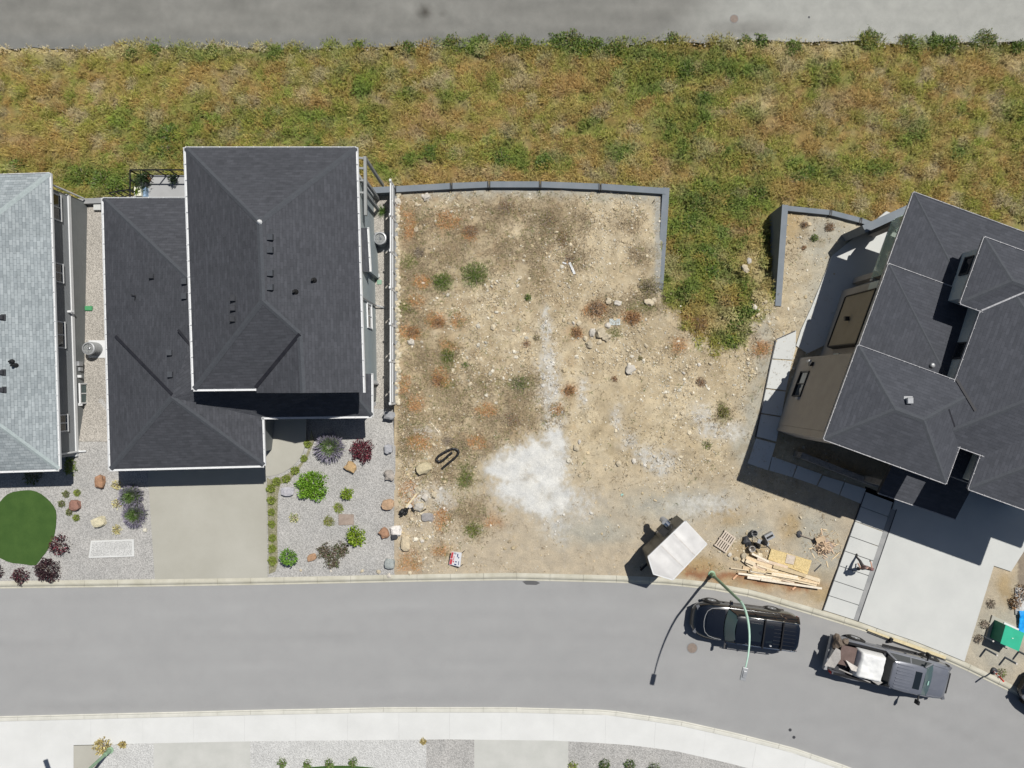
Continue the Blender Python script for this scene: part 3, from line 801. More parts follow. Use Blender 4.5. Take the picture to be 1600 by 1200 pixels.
def make_roof(parent, name, faces, m, capm, caps=(), thick=0.2, gut='whitemetal', gutters=(), fascia='whitemetal', flashes=()):
    mb = poly_uv_faces(faces)
    for fc in mb.f:
        for i in range(1, len(fc) - 1): RT.append((Vector(mb.v[fc[0]]), Vector(mb.v[fc[i]]), Vector(mb.v[fc[i + 1]])))
    # edges used once are the rim
    key = lambda p: (round(p[0], 3), round(p[1], 3), round(p[2], 3))
    cnt = {}
    for fc in mb.f:
        for i in range(len(fc)):
            a, b = key(mb.v[fc[i]]), key(mb.v[fc[(i + 1) % len(fc)]])
            cnt[(a, b)] = cnt.get((a, b), 0) + 1
    rim = [(a, b) for (a, b) in cnt if (b, a) not in cnt]
    fa = MB()
    for a, b in rim:
        a = Vector(a); b = Vector(b); d = Vector((0, 0, thick))
        fa.add([a, b, b - d, a - d], [(0, 3, 2, 1)])
    # underside
    for fc in mb.f:
        vs = [Vector(mb.v[i]) - Vector((0, 0, thick)) for i in fc]
        fa.add(vs, [tuple(reversed(range(len(vs))))])
    ro = mb.build(name, m, parent)
    fa.build('fascia', fascia, ro)
    for a, b in caps:
        a = Vector(a); b = Vector(b); c = MB()
        d = (b - a).normalized(); s = d.cross(Vector((0, 0, 1))).normalized()
        w = 0.13; z = Vector((0, 0, 0.022)); e = Vector((0, 0, -0.028))
        vs = [a - s * w + e, a + z, a + s * w + e, b - s * w + e, b + z, b + s * w + e]
        c.add(vs, [(0, 1, 4, 3), (1, 2, 5, 4)])
        c.build('ridge_cap', capm, ro)
    for a, b, w in flashes:
        a = Vector(a); b = Vector(b)
        c = MB(); c.bar(a, b, w, 0.01); c.build('valley_flashing', 'flashing', ro)
    for a, b in gutters:
        a = Vector(a); b = Vector(b); d = (b - a).normalized(); s = d.cross(Vector((0, 0, 1))).normalized()  # outward to the right of a->b
        c = MB(); wd = 0.105 if gut == 'whitemetal' and not (s.y > 0.8) else 0.055
        up_ = 0.02 if wd > 0.1 else 0.012
        c.bar(a + s * (wd - .012) + Vector((0, 0, up_)), b + s * (wd - .012) + Vector((0, 0, up_)), 0.026, 0.12)
        c.bar(a + s * (wd / 2) + Vector((0, 0, -0.03)), b + s * (wd / 2) + Vector((0, 0, -0.03)), wd, 0.02)
        n = max(2, int((b - a).length / 0.75))
        for i in range(n + 1):
            p = a + (b - a) * (i / n) ; q = p + s * (wd + .01)
            c.bar(p + Vector((0, 0, 0.018)), q + Vector((0, 0, 0.026)), 0.03, 0.02)
        c.build('gutter', gut, ro)
    return ro

def hip_faces(c, e1, e2, du, dv, pitch):
    """rectangular hip roof from its NW eave corner c; e1 east, e2 south (unit, horizontal)"""
    c = Vector(c); z = Vector((0, 0, 1))
    A, B, C_, D = c, c + e1 * du, c + e1 * du + e2 * dv, c + e2 * dv
    r = min(du, dv) / 2; up = z * (r * pitch)
    if du >= dv:
        R1 = c + e1 * r + e2 * r + up; R2 = c + e1 * (du - r) + e2 * r + up
        fs = [[A, B, R2, R1], [B, C_, R2], [C_, D, R1, R2], [D, A, R1]]
    else:
        R1 = c + e1 * r + e2 * r + up; R2 = c + e1 * r + e2 * (dv - r) + up
        fs = [[A, B, R1], [B, C_, R2, R1], [C_, D, R2], [D, A, R1, R2]]
    caps = [(A, R1), (B, R1 if du < dv else R2), (C_, R2), (D, R2 if du < dv else R1)]
    if (R1 - R2).length > 0.1: caps.append((R1, R2))
    return fs, caps, (A, B, C_, D)

def window(parent, c, w, h, nrm, fm='whitemetal', split=1, hsplit=0, gm='glassdark'):
    """window standing on a wall: c = centre on the wall face, nrm = outward"""
    nrm = Vector(nrm).normalized(); t = Vector((-nrm.y, nrm.x, 0)); c = Vector(c)
    f = MB(); fw = 0.07
    def slab(m, u0, u1, z0, z1, d0, d1):
        vs = []
        for d in (d0, d1):
            for u, z in ((u0, z0), (u1, z0), (u1, z1), (u0, z1)): vs.append(c + t * u + Vector((0, 0, z)) + nrm * d)
        m.add(vs, [(3, 2, 1, 0), (4, 5, 6, 7), (0, 1, 5, 4), (1, 2, 6, 5), (2, 3, 7, 6), (3, 0, 4, 7)])
    slab(f, -w / 2 - fw, w / 2 + fw, h / 2, h / 2 + fw, -0.02, 0.07); slab(f, -w / 2 - fw, w / 2 + fw, -h / 2 - fw, -h / 2, -0.02, 0.09)
    slab(f, -w / 2 - fw, -w / 2, -h / 2, h / 2, -0.02, 0.07); slab(f, w / 2, w / 2 + fw, -h / 2, h / 2, -0.02, 0.07)
    for i in range(1, split + 1):
        if split == 0: break
        u = -w / 2 + w * i / (split + 1); slab(f, u - 0.03, u + 0.03, -h / 2, h / 2, -0.02, 0.055)
    for i in range(1, hsplit + 1):
        z = -h / 2 + h * i / (hsplit + 1); slab(f, -w / 2, w / 2, z - 0.03, z + 0.03, -0.02, 0.055)
    fo = f.build('window', fm, parent)
    g = MB(); slab(g, -w / 2, w / 2, -h / 2, h / 2, -0.01, 0.02); g.build('pane', gm, fo)
    return fo

def wall_prism(parent, poly, z0, z1, m, name='wall'):
    mb = MB(); mb.prism([tuple(p[:2]) for p in poly], z0, z1)
    return mb.build(name, m, parent)

# ---------------- house at the left edge: pale grey shingles
h1 = thing('house', P(-40, 500, 0), 'house with pale blue-grey shingle roof cut off by the left edge', 'house')
he = 2.45
c0 = P(77, 271, he); c1 = P(91.5, 733, he)
e2 = (c1 - c0); dv = e2.length; e2.normalize(); e1 = Vector((e2.y, -e2.x, 0)) * -1   # e1 east
if e1.x < 0: e1 = -e1
duv = 12.4
nw = c0 - e1 * duv
fs, caps, (A, B, C_, D) = hip_faces(nw, e1, e2, duv, dv, 0.36)
make_roof(h1, 'roof', fs, 'shinglelight', 'ridgecaplight', caps, gutters=[(D, C_), (C_, B), (B, A), (A, D)])
w1 = [nw + e1 * 0.5 + e2 * 0.5, nw + e1 * (duv - 0.5) + e2 * 0.5, nw + e1 * (duv - 0.5) + e2 * (dv - 0.5), nw + e1 * 0.5 + e2 * (dv - 0.5)]
wall_prism(h1, w1, 0.2, he - 0.06, 'sidingtop')
ol = [p + (e1 * 0.06 if i in (1, 2) else -e1 * 0.06) + (e2 * -0.06 if i < 2 else e2 * 0.06) for i, p in enumerate(w1)]
wall_prism(h1, ol, -0.02, 0.195, 'whitemetal', 'trim_band')
ol = [p + (e1 * 0.03 if i in (1, 2) else -e1 * 0.03) + (e2 * -0.03 if i < 2 else e2 * 0.03) for i, p in enumerate(w1)]
wall_prism(h1, ol, -3.0, -0.022, 'sidinggrey', 'lower_wall')
E1w = lambda v, z, out=0.0: nw + e1 * (duv - 0.5 + out) + e2 * v + Vector((0, 0, z - he))
for v, w_, h_ in ((1.4, 1.3, 0.9), (4.9, 0.9, 0.9), (8.2, 1.3, 0.9), (12.9, 0.8, 0.9)):
    window(h1, E1w(v, 1.35), w_, h_, e1)
window(h1, E1w(11.35, -0.62, 0.14), 1.0, 0.95, e1, split=1, gm='glassteal')
for v in (10.4, 11.95):   # little hoods and a downpipe on the side wall
    mb = MB(); mb.box(E1w(v, -0.25, 0.12), (0.2, 0.14, 0.1), col=None); mb.build('vent_hood', 'whitemetal', h1)
mb = MB(); mb.box(E1w(9.7, -0.45, 0.1), (0.16, 0.24, 0.35)); mb.box(E1w(10.0, -0.5, 0.08), (0.12, 0.2, 0.25)); mb.build('meter_box', 'greymetal', h1)
mb = MB(); mb.tube([E1w(6.9, 0.5, 0.02), E1w(6.9, 0.5, 0.18), E1w(6.9, 0.35, 0.2)], 0.07, 8); mb.build('vent_hood', 'whitemetal', h1)
mb = MB()
mb.tube([E1w(dv - 0.7, he - 0.15, 0.5), E1w(dv - 0.7, he - 0.35, 0.12), E1w(dv - 0.7, 0.15, 0.12), E1w(dv - 0.7, 0.05, 0.5)], 0.05, 6)
mb.build('downpipe', 'whitemetal', h1); mb = MB()
mb.tube([E1w(0.3, he - 0.15, 0.5), E1w(0.35, he - 0.35, 0.12), E1w(0.35, -1.1, 0.12)], 0.05, 6)
mb.build('downpipe', 'whitemetal', h1)
# rear corner wall of the yard between the two houses
# ---------------- house 2: dark two-storey
h2 = thing('house', P(360, 560, 0), 'two-storey house with dark charcoal shingle roofs and white gutters left of the vacant lot', 'house')
ue = 5.3; le = 2.75
def q(px, py, z): return P(px, py, z)
TL, TR, BRr = q(290, 231, ue), q(556, 231, ue), q(567.5, 613, ue)
rz_ = ue + 1.72
Nn, Ss = q(405, 347, rz_), q(410, 470, rz_)
Gv = q(468, 522, ue + 1.03); Gb = q(473, 614, ue + 1.05)
SWc = q(303, 608, ue); SWe = q(400, 607, ue); SWg = q(401, 614, ue)
faces = [[TL, SWc, Ss, Nn], [TL, Nn, TR], [TR, Nn, Ss, Gv, Gb, BRr], [SWc, SWe, Gv, Ss], [SWe, SWg, Gb, Gv]]
u2 = make_roof(h2, 'upper_roof', faces, 'shingledark', 'ridgecap', [(TL, Nn), (TR, Nn), (Nn, Ss), (SWc, Ss), (Ss, Gv), (Gv, Gb)],
               gutters=[(TL, SWc), (SWc, SWe), (BRr, TR), (TR, TL)], flashes=[(SWe + Vector((0, 0.05, .07)), Gv + Vector((0.02, 0, .045)), 0.17)])
def insetrect(pts, d):
    c = sum((Vector(p) for p in pts), Vector((0, 0, 0))) / len(pts)
    out = []
    for p in pts:
        p = Vector(p); out.append(Vector((p.x + (d if p.x < c.x else -d), p.y + (d if p.y < c.y else -d), p.z)))
    return out
wu = [TL, TR, BRr, q(303, 613, ue)]
wu = insetrect(wu, 0.5)
wall_prism(h2, wu, -3.2, ue - 0.19, 'sidingblue')
# gable wall above the front
gp = MB()
a, b, c = SWg + Vector((0.05, 0.42, -0.2)), BRr + Vector((-0.05, 0.42, -0.2)), Gb + Vector((0, 0.42, -0.22))
gp.add([a, b, c, a + Vector((0, .1, 0)), b + Vector((0, .1, 0)), c + Vector((0, .1, 0))], [(0, 1, 2), (5, 4, 3), (0, 3, 4, 1), (1, 4, 5, 2), (2, 5, 3, 0)])
gp.build('gable_wall', 'sidingblue', h2)
# windows on the right-hand wall and corner boards
xw = lambda py: (wu[1].x + (wu[2].x - wu[1].x) * ((wu[1].y - P(0, py, ue).y) / (wu[1].y - wu[2].y)))
for py, z, w_, h_ in ((300, 3.9, 1.0, 1.2), (390, 3.9, 1.6, 1.0), (480, 3.8, 1.2, 1.1), (555, 3.9, 0.9, 0.9), (480, 0.9, 1.2, 1.0)):
    window(h2, (xw(py), P(0, py, ue).y, z), w_, h_, (1, 0.03, 0))
for i in (0, 1, 2, 3):
    mb = MB(); mb.box((wu[i].x, wu[i].y, -3), (0.16, 0.16, ue + 2.8)); mb.build('corner_board', 'whitemetal', h2)
for py in (455, 600): 
    y = P(0, py, ue).y; x = xw(py); mb = MB()
    mb.tube([(x + 0.5, y, ue - 0.12), (x + 0.08, y, ue - 0.4), (x + 0.08, y, -0.8), (x + 0.5, y - 0.1, -1.0)], 0.045, 6)
    mb.build('downpipe', 'greymetal', h2)
# fireplace bay with its own little roof
by = 2.0
b0, b1 = P(566, 356, by), P(573.5, 356, by); b2, b3 = P(577.5, 424, by), P(569, 424, by)
make_roof(h2, 'bay_roof', [[P(552, 356, by + 0.5), b1, b2, P(556, 424, by + 0.5)]], 'shingledark', 'ridgecap', thick=0.12, gutters=[(b2, b1)])
wall_prism(h2, [(xw(360) - .2, P(0, 360, by).y), (b1.x - 0.12, P(0, 360, by).y), (b2.x - 0.12, P(0, 421, by).y), (xw(420) - .2, P(0, 421, by).y)], -2, by - 0.12, 'sidingblue', 'bay_wall')
# rear right balcony frame
bal = MB()
for py in (246, 262, 281, 300):
    bal.bar(P(557, py, 2.2), P(570, py + 1, 2.2), 0.1, 0.12)
for x_, y_ in ((570, 246), (570, 300), (570, 281)):
    bp_ = P(x_, y_, 2.2); bal.box((bp_.x, bp_.y, -3.0), (0.14, 0.14, 5.2))
bal.bar(P(570, 244, 2.26), P(571, 336, 2.26), 0.14, 0.2)
bal.build('porch_frame', 'greypaint', h2)
# ---- lower roof
TLl = q(161.5, 310, le); Wm = q(166.3, 515, le); BL = q(172.5, 733, le); BR = q(412, 727, le)
apx = q(268, 621, le + 1.55); R1 = q(322, 462, le + 2.05); TRl = q(420, 309, le)
Ei = q(409.5, 652, le); Er = q(580.5, 650, le); Eu = q(580, 584, le); W1_ = q(540, 600, le + 0.75); W2_ = q(540, 584, le + 0.75)
W3_ = q(330, 600, le + 1.45)
faces = [[TLl, Wm, apx, R1], [TLl, R1, TRl], [Wm, BL, apx], [BL, BR, apx], [BR, Ei, apx], [Ei, W1_, W3_, apx], [Ei, Er, W1_], [Er, Eu, W2_, W1_], [apx, W3_, R1]]
make_roof(h2, 'lower_roof', faces, 'shingledark', 'ridgecap', [(TLl, R1), (BL, apx), (BR, apx), (Er, W1_)],
          gutters=[(TLl, BL), (BL, BR), (BR, Ei), (Ei, Er), (Er, Eu), (TRl, TLl)],
          flashes=[(q(180, 525, le + 0.30), apx + Vector((0.05, 0.15, 0.06)), 0.14), (q(278, 515, le + 1.78), q(300, 543, le + 1.82), 0.12)])
lw = [P(172, 322, le), P(420, 322, le), P(412, 640, le), P(560, 640, le), P(575, 595, le), P(575, 590, le), P(575, 640, le)]
wl = [TLl + Vector((.5, -.5, 0)), q(430, 309, le) + Vector((0, -.5, 0)), q(430, 640, le), q(404, 640, le), BR + Vector((-.5, .55, 0)), BL + Vector((.5, .55, 0))]
wall_prism(h2, wl, -2.6, le - 0.19, 'sidinggrey', 'lower_wall')
wr_ = [q(480, 590, le), q(568, 590, le), q(568, 628, le), q(480, 630, le)]
wall_prism(h2, wr_, -1.5, le - 0.21, 'sidinggrey', 'lower_wall')
# garage door facing the street, in panels
gd = BL + Vector((.5, .55, 0)); gd2 = BR + Vector((-.5, .55, 0)); dd = (gd2 - gd); L0 = dd.length; dd.normalize(); nf = Vector((dd.y, -dd.x, 0))
gmb = MB()
for i in range(4):
    c_ = (gd + gd2) / 2 + nf * 0.03
    gmb.bar(Vector((c_.x, c_.y, 0.55 * (i + 1))) - dd * 2.5, Vector((c_.x, c_.y, 0.55 * (i + 1))) + dd * 2.5, 0.06, 0.53)
gmb.build('garage_door', 'whitemetal', h2)
mb = MB(); cp = q(478, 640, le); mb.box((cp.x, cp.y + 0.1, 0), (0.25, 0.25, le - 0.25)); mb.build('porch_post', 'whitemetal', h2); mb = MB(); cp = q(568, 636, le); mb.box((cp.x, cp.y + 0.1, 0), (0.2, 0.2, le - 0.25)); mb.build('porch_post', 'whitemetal', h2)
mb = MB(); cp = q(520, 630, le); mb.box((cp.x, cp.y - 0.12, 0.05), (1.0, 0.08, 2.1)); mb.build('front_door', 'darkgrey', h2)

# deck at the back of house 2
dk = 1.3
mb = MB(); mb.prism([tuple(P(x, y, dk).xy) for x, y in ((219, 274), (300, 274), (300, 322), (219, 322))], dk - 0.25, dk)
mb.build('deck_floor', 'deckgrey', h2)
mb = MB()
for x, y in ((222, 277), (250, 277), (285, 277)): p = P(x, y, dk); mb = MB(); mb.box((p.x, p.y, -4.2), (0.14, 0.14, dk + 3.95)); mb.build('deck_post', 'blackmetal', h2)
rl = MB(); rh = dk + 1.05
def railrun(mb, a, b, n, gl=None):
    a = Vector(a); b = Vector(b)
    mb.bar(a + Vector((0, 0, 1.05)), b + Vector((0, 0, 1.05)), 0.06, 0.045); mb.bar(a + Vector((0, 0, 0.12)), b + Vector((0, 0, 0.12)), 0.04, 0.03)
    for i in range(n + 1):
        p = a + (b - a) * i / n; mb.bar(p, p + Vector((0, 0, 1.05)), 0.05, 0.05, up=(0, 1, 0))
railrun(rl, P(219.5, 274.5, dk), P(300, 274.5, dk), 4); railrun(rl, P(219.5, 274.5, dk), P(219.5, 318, dk), 3)
ro_ = rl.build('railing', 'blackmetal', h2)
sm = MB(); sm.prism([tuple(P(x, y, dk - 1.6).xy) for x, y in ((185, 309), (222, 305), (222, 330), (185, 330))], dk - 1.75, dk - 1.6); sm.build('stair_landing', 'deckgrey', h2)
sm = MB(); railrun(sm, P(187, 309, dk - 1.6), P(217, 304, dk - 1.2), 3); sm.build('stair_railing', 'blackmetal', h2)

# ---------------- house 3: right side, turned about 20 degrees
E1 = Vector((0.9397, -0.342, 0)); E2 = Vector((-0.342, -0.9397, 0))
h3 = thing('house', P(1560, 560, 0), 'taupe stucco house with angled dark hip roofs at the right edge', 'house')
pt = 0.27
def h3roof(name, c, du, dv, gl='NESW', p=None):
    fs, caps, (A, B, C_, D) = hip_faces(c, E1, E2, du, dv, p or pt)
    gg = {'N': (B, A), 'E': (C_, B), 'S': (D, C_), 'W': (A, D)}
    return make_roof(h3, name, fs, 'shinglehouse3', 'ridgecap', caps, gut='gutter3', fascia='darkgrey', gutters=[gg[k] for k in gl], thick=0.22)
def h3wall(c, u0, u1, v0, v1, z0, z1, m='stucco', name='wall'):
    c = Vector(c)
    return wall_prism(h3, [c + E1 * u0 + E2 * v0, c + E1 * u1 + E2 * v0, c + E1 * u1 + E2 * v1, c + E1 * u0 + E2 * v1], z0, z1, m, name)
cA = P(1428, 301, 4.2); cB = P(1389, 413, 4.55); cC = P(1341, 540, 6.0)
cI = P(1538.5, 371, 6.02); cK = P(1533, 485, 6.0); cG = P(1535, 702, 6.0)
h3roof('rear_roof', cA, 13.0, 8.0, p=0.09)
h3roof('middle_roof', cB, 8.8, 8.6, p=0.09)
h3roof('front_roof', cC, 6.0, 4.62)
h3roof('dormer_roof', cI, 9.0, 3.25)
h3roof('main_roof', cK - E2 * 2.2 + Vector((0, 0, 0.004)), 11.0, 8.5)
Hc = P(1514, 764, 5.98)
h3roof('garage_roof', Hc - E2 * 6.0, 6.9, 6.0)
h3wall(cA, 6.0, 12.5, 0.5, 7.5, -3.2, 3.9, 'stucco')
h3wall(cB, 0.35, 7.6, 0.5, 5.0, -1.5, 4.3, 'stucco')
h3wall(cC, 0.0, 5.6, 0.35, 4.25, -1.2, 5.7, 'stucco')
h3wall(cI, 0.16, 8.6, 0.4, 2.9, 3.0, 5.7, 'stuccolight', 'upper_wall')
h3wall(cK - E2 * 2.2, 0.17, 10.5, 0.4, 8.1, 0.0, 5.72, 'stuccolight', 'upper_wall')
h3wall(Hc - E2 * 6.0, 0.45, 6.5, 0.0, 5.5, 0.0, 5.74, 'stuccolight', 'garage_wall')
for o_, d_, L0, m_, w_ in ((cK, E1 - E2, 2.4, 'gutter3', .09), (cG, E1 - E2, 2.6, 'gutter3', .09), (P(1494, 592, 6.0), E1 + E2, 1.15, 'flashing', .12), (P(1498, 689, 6.0), -(E1 + E2), 1.15, 'flashing', .12)):
    a = Vector((o_.x, o_.y, 6.03)); b = a + d_ * L0 + Vector((0, 0, pt * L0)); mb = MB(); mb.bar(a, b, w_, .02); mb.build('valley_flashing', m_, h3)
# windows
window(h3, cI + E1 * 0.16 + E2 * 1.2 + Vector((0, 0, -0.85)), 0.8, 0.5, -E1, fm='darkgrey', split=0)
window(h3, cK + E1 * 0.17 + E2 * 1.9 + Vector((0, 0, -0.75)), 0.7, 0.5, -E1, fm='darkgrey', split=0)
window(h3, cC + E2 * 1.9 + Vector((0, 0, -4.9)), 1.3, 0.9, -E1, fm='blackmetal', split=1)
window(h3, cC + E2 * 4.25 + E1 * 3 + Vector((0, 0, -1.8)), 1.6, 1.2, E2, fm='blackmetal', split=1)
# projecting panel bay on the side wall
h3wall(cB, 0.05, 0.36, 1.2, 4.0, 0.9, 4.0, 'stuccodark', 'bay_panel')
h3wall(cB, -0.0, 0.045, 1.15, 4.05, 3.98, 4.05, 'blackmetal', 'bay_trim')
h3wall(cB, 0.0, 0.35, 1.14, 1.19, 0.9, 4.05, 'blackmetal', 'bay_trim')
h3wall(cB, -0.01, 0.35, 4.01, 4.07, 0.9, 4.05, 'blackmetal', 'bay_trim')
h3wall(cB, 0.0, 0.35, 1.2, 4.0, 0.82, 0.895, 'blackmetal', 'bay_trim')
mb = MB()
for c_, z_, v_ in ((cB, 2.2, 2.6), (cC, 1.6, 0.8)):
    p = Vector(c_) + E2 * v_; p.z = z_; mb.box((p.x - 0.1, p.y + 0.02, z_), (0.22, 0.22, 0.18)); mb.build('wall_light', 'blackmetal', h3); mb = MB()
mb = MB(); p = Vector(cC) + E2 * 0.6; mb.box((p.x - 0.06, p.y, 1.0), (0.14, 0.14, 0.3)); mb.build('utility_box', 'greymetal', h3); mb = MB(); p = Vector(cC) + E2 * 2.7; mb.box((p.x - 0.06, p.y, 1.3), (0.14, 0.14, 0.3)); mb.build('utility_box', 'greymetal', h3)
h3wall(cB, 0.28, 0.36, 4.35, 4.95, 1.3, 1.9, 'stuccolight', 'vent_panel')
h3wall(cB, 0.28, 0.36, 0.55, 1.05, 2.6, 3.5, 'stuccolight', 'vent_panel')
# rear covered deck: slab, posts, glass
p0 = Vector(cA); 
h3wall(cA, 0.7, 6.0, 0.5, 3.9, 1.2, 1.5, 'concretenew', 'deck_floor')
for u, v in ((0.8, 0.7), (0.8, 3.6)):
    c_ = p0 + E1 * u + E2 * v; mb = MB(); mb.box((c_.x, c_.y, -3.0), (0.32, 0.32, 7.1), rz=math.radians(-20)); mb.build('deck_post', 'stucco', h3)
gl_ = MB(); a = p0 + E1 * 0.62 + E2 * 0.6; b = p0 + E1 * 0.62 + E2 * 3.8; a.z = b.z = 2.6; gl_.bar(a, b, 0.02, 1.15); gl_.build('glass_panel', 'glassclear', h3)
gl_ = MB(); a = p0 + E1 * 0.7 + E2 * 0.45; b = p0 + E1 * 6 + E2 * 0.45; a.z = b.z = 2.6; gl_.bar(a, b, 0.02, 1.15); gl_.build('glass_panel', 'glassclear', h3)
rl = MB(); a = p0 + E1 * 0.62 + E2 * 0.45; b = p0 + E1 * 0.62 + E2 * 3.9; a.z = b.z = 2.66; rl.bar(a, b, 0.07, 0.05)
b = p0 + E1 * 6 + E2 * 0.45; b.z = 2.66; rl.bar(a, b, 0.07, 0.05); rl.build('railing', 'greypaint', h3)
# retaining wall arm running off the patio
# porch roof over the entry
pz = 3.2
sE = P(1493, 811, pz); sW = P(1373, 770, pz)
nE = sE - E2 * 3.4 + Vector((0, 0, 0.75)); nW = sW - E2 * 3.4 + Vector((0, 0, 0.75))
make_roof(h3, 'porch_roof', [[sW, sE, nE, nW]], 'shinglehouse3', 'ridgecap', gut='gutter3', fascia='darkgrey', gutters=[(sW, sE)], thick=0.25)
h3wall(sW, 1.9, 4.0, -3.0, -0.5, 0, pz - 0.2, 'stuccodark', 'entry_wall')
h3wall(sW, 0.2, 0.5, -0.7, -0.4, 0, pz - 0.27, 'stonecladding', 'porch_pillar')
# low stone planter walls in the shade in front
pl = MB(); 
a = P(1252, 711, 1.0); b = P(1373, 758, 1.0); pl.bar(a, b, 0.3, 1.0); pl.build('planter_wall', 'stonecladding', h3)
pl = MB(); a = P(1223, 672, 2.6); b = P(1252, 708, 2.6)
h3wall(cC, 0.02, 1.1, 4.255, 4.6, -0.2, 5.7, 'stucco', 'side_wall')
pl = MB(); c_ = Vector(cC) + E1 * 0.02 + E2 * 4.3; 
# garage door under the shade
gd = Hc + E1 * 0.9 + E2 * -0.47; ge = Hc + E1 * 6.0 + E2 * -0.47
gm_ = MB()
for i in range(4): gm_.bar(Vector((gd.x, gd.y, 0.56 * (i + 1))), Vector((ge.x, ge.y, 0.56 * (i + 1))), 0.08, 0.54)
gm_.build('garage_door', 'darkgrey', h3)

# ---------------- things on the roofs
RB = BVHTree.FromPolygons([p for t in RT for p in t], [(3 * i, 3 * i + 1, 3 * i + 2) for i in range(len(RT))])
def on_roof(px, py):
    d = (P(px, py, 0) - Vector((0, 0, H))).normalized()
    loc, nrm, i, _ = RB.ray_cast(Vector((0, 0, H)), d)
    if nrm is not None and nrm.z < 0: nrm = -nrm
    return loc, nrm
def box_vent(house, px, py, s=0.3, h=0.14, m='darkgrey'):
    loc, nrm = on_roof(px, py)
    if loc is None: return
    mb = MB()
    mb.box(loc - Vector((0, 0, 0.08)), (s * 0.8, s * 0.8, h + 0.04)); mb.box(loc + Vector((0, 0, h - 0.04)), (s, s, 0.05), taper=0.8)
    mb.box(loc - Vector((0, 0, 0.06)), (s * 1.35, s * 1.35, 0.07), tilt=(0, 0))
    mb.build('roof_vent', m, house)
def low_vent(house, px, py, m='ridgecap'):
    loc, nrm = on_roof(px, py)
    if loc is None: return
    mb = MB(); mb.box(loc - Vector((0, 0, 0.1)), (0.25, 0.27, 0.25)); mb.build('roof_vent', m, house)
def pipe_vent(house, px, py, r=0.045, h=0.35, m='plasticblack'):
    loc, nrm = on_roof(px, py)
    if loc is None: return
    mb = MB(); mb.lathe(loc - Vector((0, 0, 0.05)), [(0.15, 0), (0.11, 0.1), (r, 0.16), (r, h), (r * 0.7, h)], 10)
    mb.build('vent_pipe', m, house)
for p in ((365, 467), (365, 482), (364.5, 499), (238, 432)): box_vent(h2, *p, s=0.26)
for p in ((423, 371), (423, 391), (423, 427), (423, 449), (289, 440), (289, 463), (266, 551), (267, 585)): low_vent(h2, *p)
for p in ((461, 456), (490, 438)): pipe_vent(h2, *p, r=0.06, h=0.3)
loc, nrm = on_roof(211, 464)
mb = MB(); mb.tube([loc + Vector((-.18, .1, 0.02)), loc + Vector((0.08, 0.05, 0.14)), loc + Vector((0, -.16, 0.02))], 0.022, 6); mb.build('vent_pipe', 'plasticblack', h2)
loc, nrm = on_roof(405, 347)
mb = MB(); mb.lathe(loc - Vector((0, 0, 0.02)), [(0.13, 0), (0.07, 0.12), (0.01, 0.2)], 8); mb.build('roof_finial', 'whitemetal', h2)
for p in ((3, 496), (3, 582), (4, 609)): box_vent(h1, *p, s=0.24)
pipe_vent(h1, 24, 571, r=0.07, h=0.35); pipe_vent(h1, 18, 565, r=0.05, h=0.25)
box_vent(h3, 1419, 626, s=0.3, h=0.2, m='greymetal')
loc, nrm = on_roof(1456, 571)
if loc: 
    mb = MB(); mb.lathe(loc, [(0.12, 0), (0.12, 0.08), (0.09, 0.13), (0.03, 0.15)], 12); mb.build('roof_vent', 'greymetal', h3)
# ------------------------------------------------------------------ walls and fences of the yards
def wall_seg(parent, a, b, w, zb, name='wall_block', m='wallconc', side=1):
    """block between two top-outline points; a,b at cap level, wall goes down to zb"""
    a = Vector(a); b = Vector(b); mb = MB()
    mb.bar(a, b, w, max(a.z, b.z) - zb); return mb.build(name, m, parent)
CAPZ = -0.98
rw = thing('retaining_wall', G(845, 290), 'long grey concrete retaining wall along the back of the vacant lot', 'retaining wall')
pts = [(575, 297.5), (617, 295.5), (705, 290.5), (764, 288), (844, 288), (938, 291.5), (1041, 298.5)]
for i in range(len(pts) - 1):
    (xa, ya), (xb, yb) = pts[i], pts[i + 1]
    za = CAPZ + 0.03 * (i % 2)
    a = P(xa + (0.5 if i else 0), ya, za); b = P(xb - 0.5, yb, za)
    mb = MB(); mb.bar(a, b, 0.34, 3.6); mb.build('wall_block', 'wallconc', rw)
    if i:
        c = P(xa, ya, za); mb = MB()
        for d in (-0.055, 0.055): mb.box((c.x + d, c.y - 0.02, za - 0.42), (0.045, 0.40, 0.45))
        mb.build('joint_strip', 'blackmetal', rw)
a = P(1041, 293, CAPZ); b = P(1031, 452, CAPZ + 0.05)
mb = MB(); mb.bar(a, b, 0.38, 3.4); mb.build('wall_block', 'wallconc', rw)
rw2 = thing('retaining_wall', G(1218, 400), 'tall grey concrete retaining wall with a sharp corner beside the right house', 'retaining wall')
mb = MB(); mb.bar(P(1227, 320, -0.85), P(1216, 478, -0.55), 0.34, 3.2); mb.build('wall_block', 'wallconc', rw2)
pts = [(1228, 325), (1298, 332), (1345, 344), (1378, 356)]
for i in range(3):
    mb = MB(); mb.bar(P(*pts[i], -0.85), P(pts[i + 1][0] - 0.7, pts[i + 1][1], -0.85), 0.28, 3.2); mb.build('wall_block', 'wallconc', rw2)
    if i:
        c = P(*pts[i], -0.85); mb = MB()
        for d in (-0.05, 0.05): mb.box((c.x + d, c.y - 0.02, -1.25), (0.04, 0.34, 0.43), rz=-0.15)
        mb.build('joint_strip', 'blackmetal', rw2)
mb = MB(); a = P(1350, 358, 1.4); b = P(1420, 326, 1.4); mb.bar(a, b, 0.42, 4.5)
h3b = mb.build('side_wall', 'wallconc', h3)
rw3 = thing('retaining_wall', G(136, 316), 'short grey wall closing the gap between the two left houses', 'retaining wall')
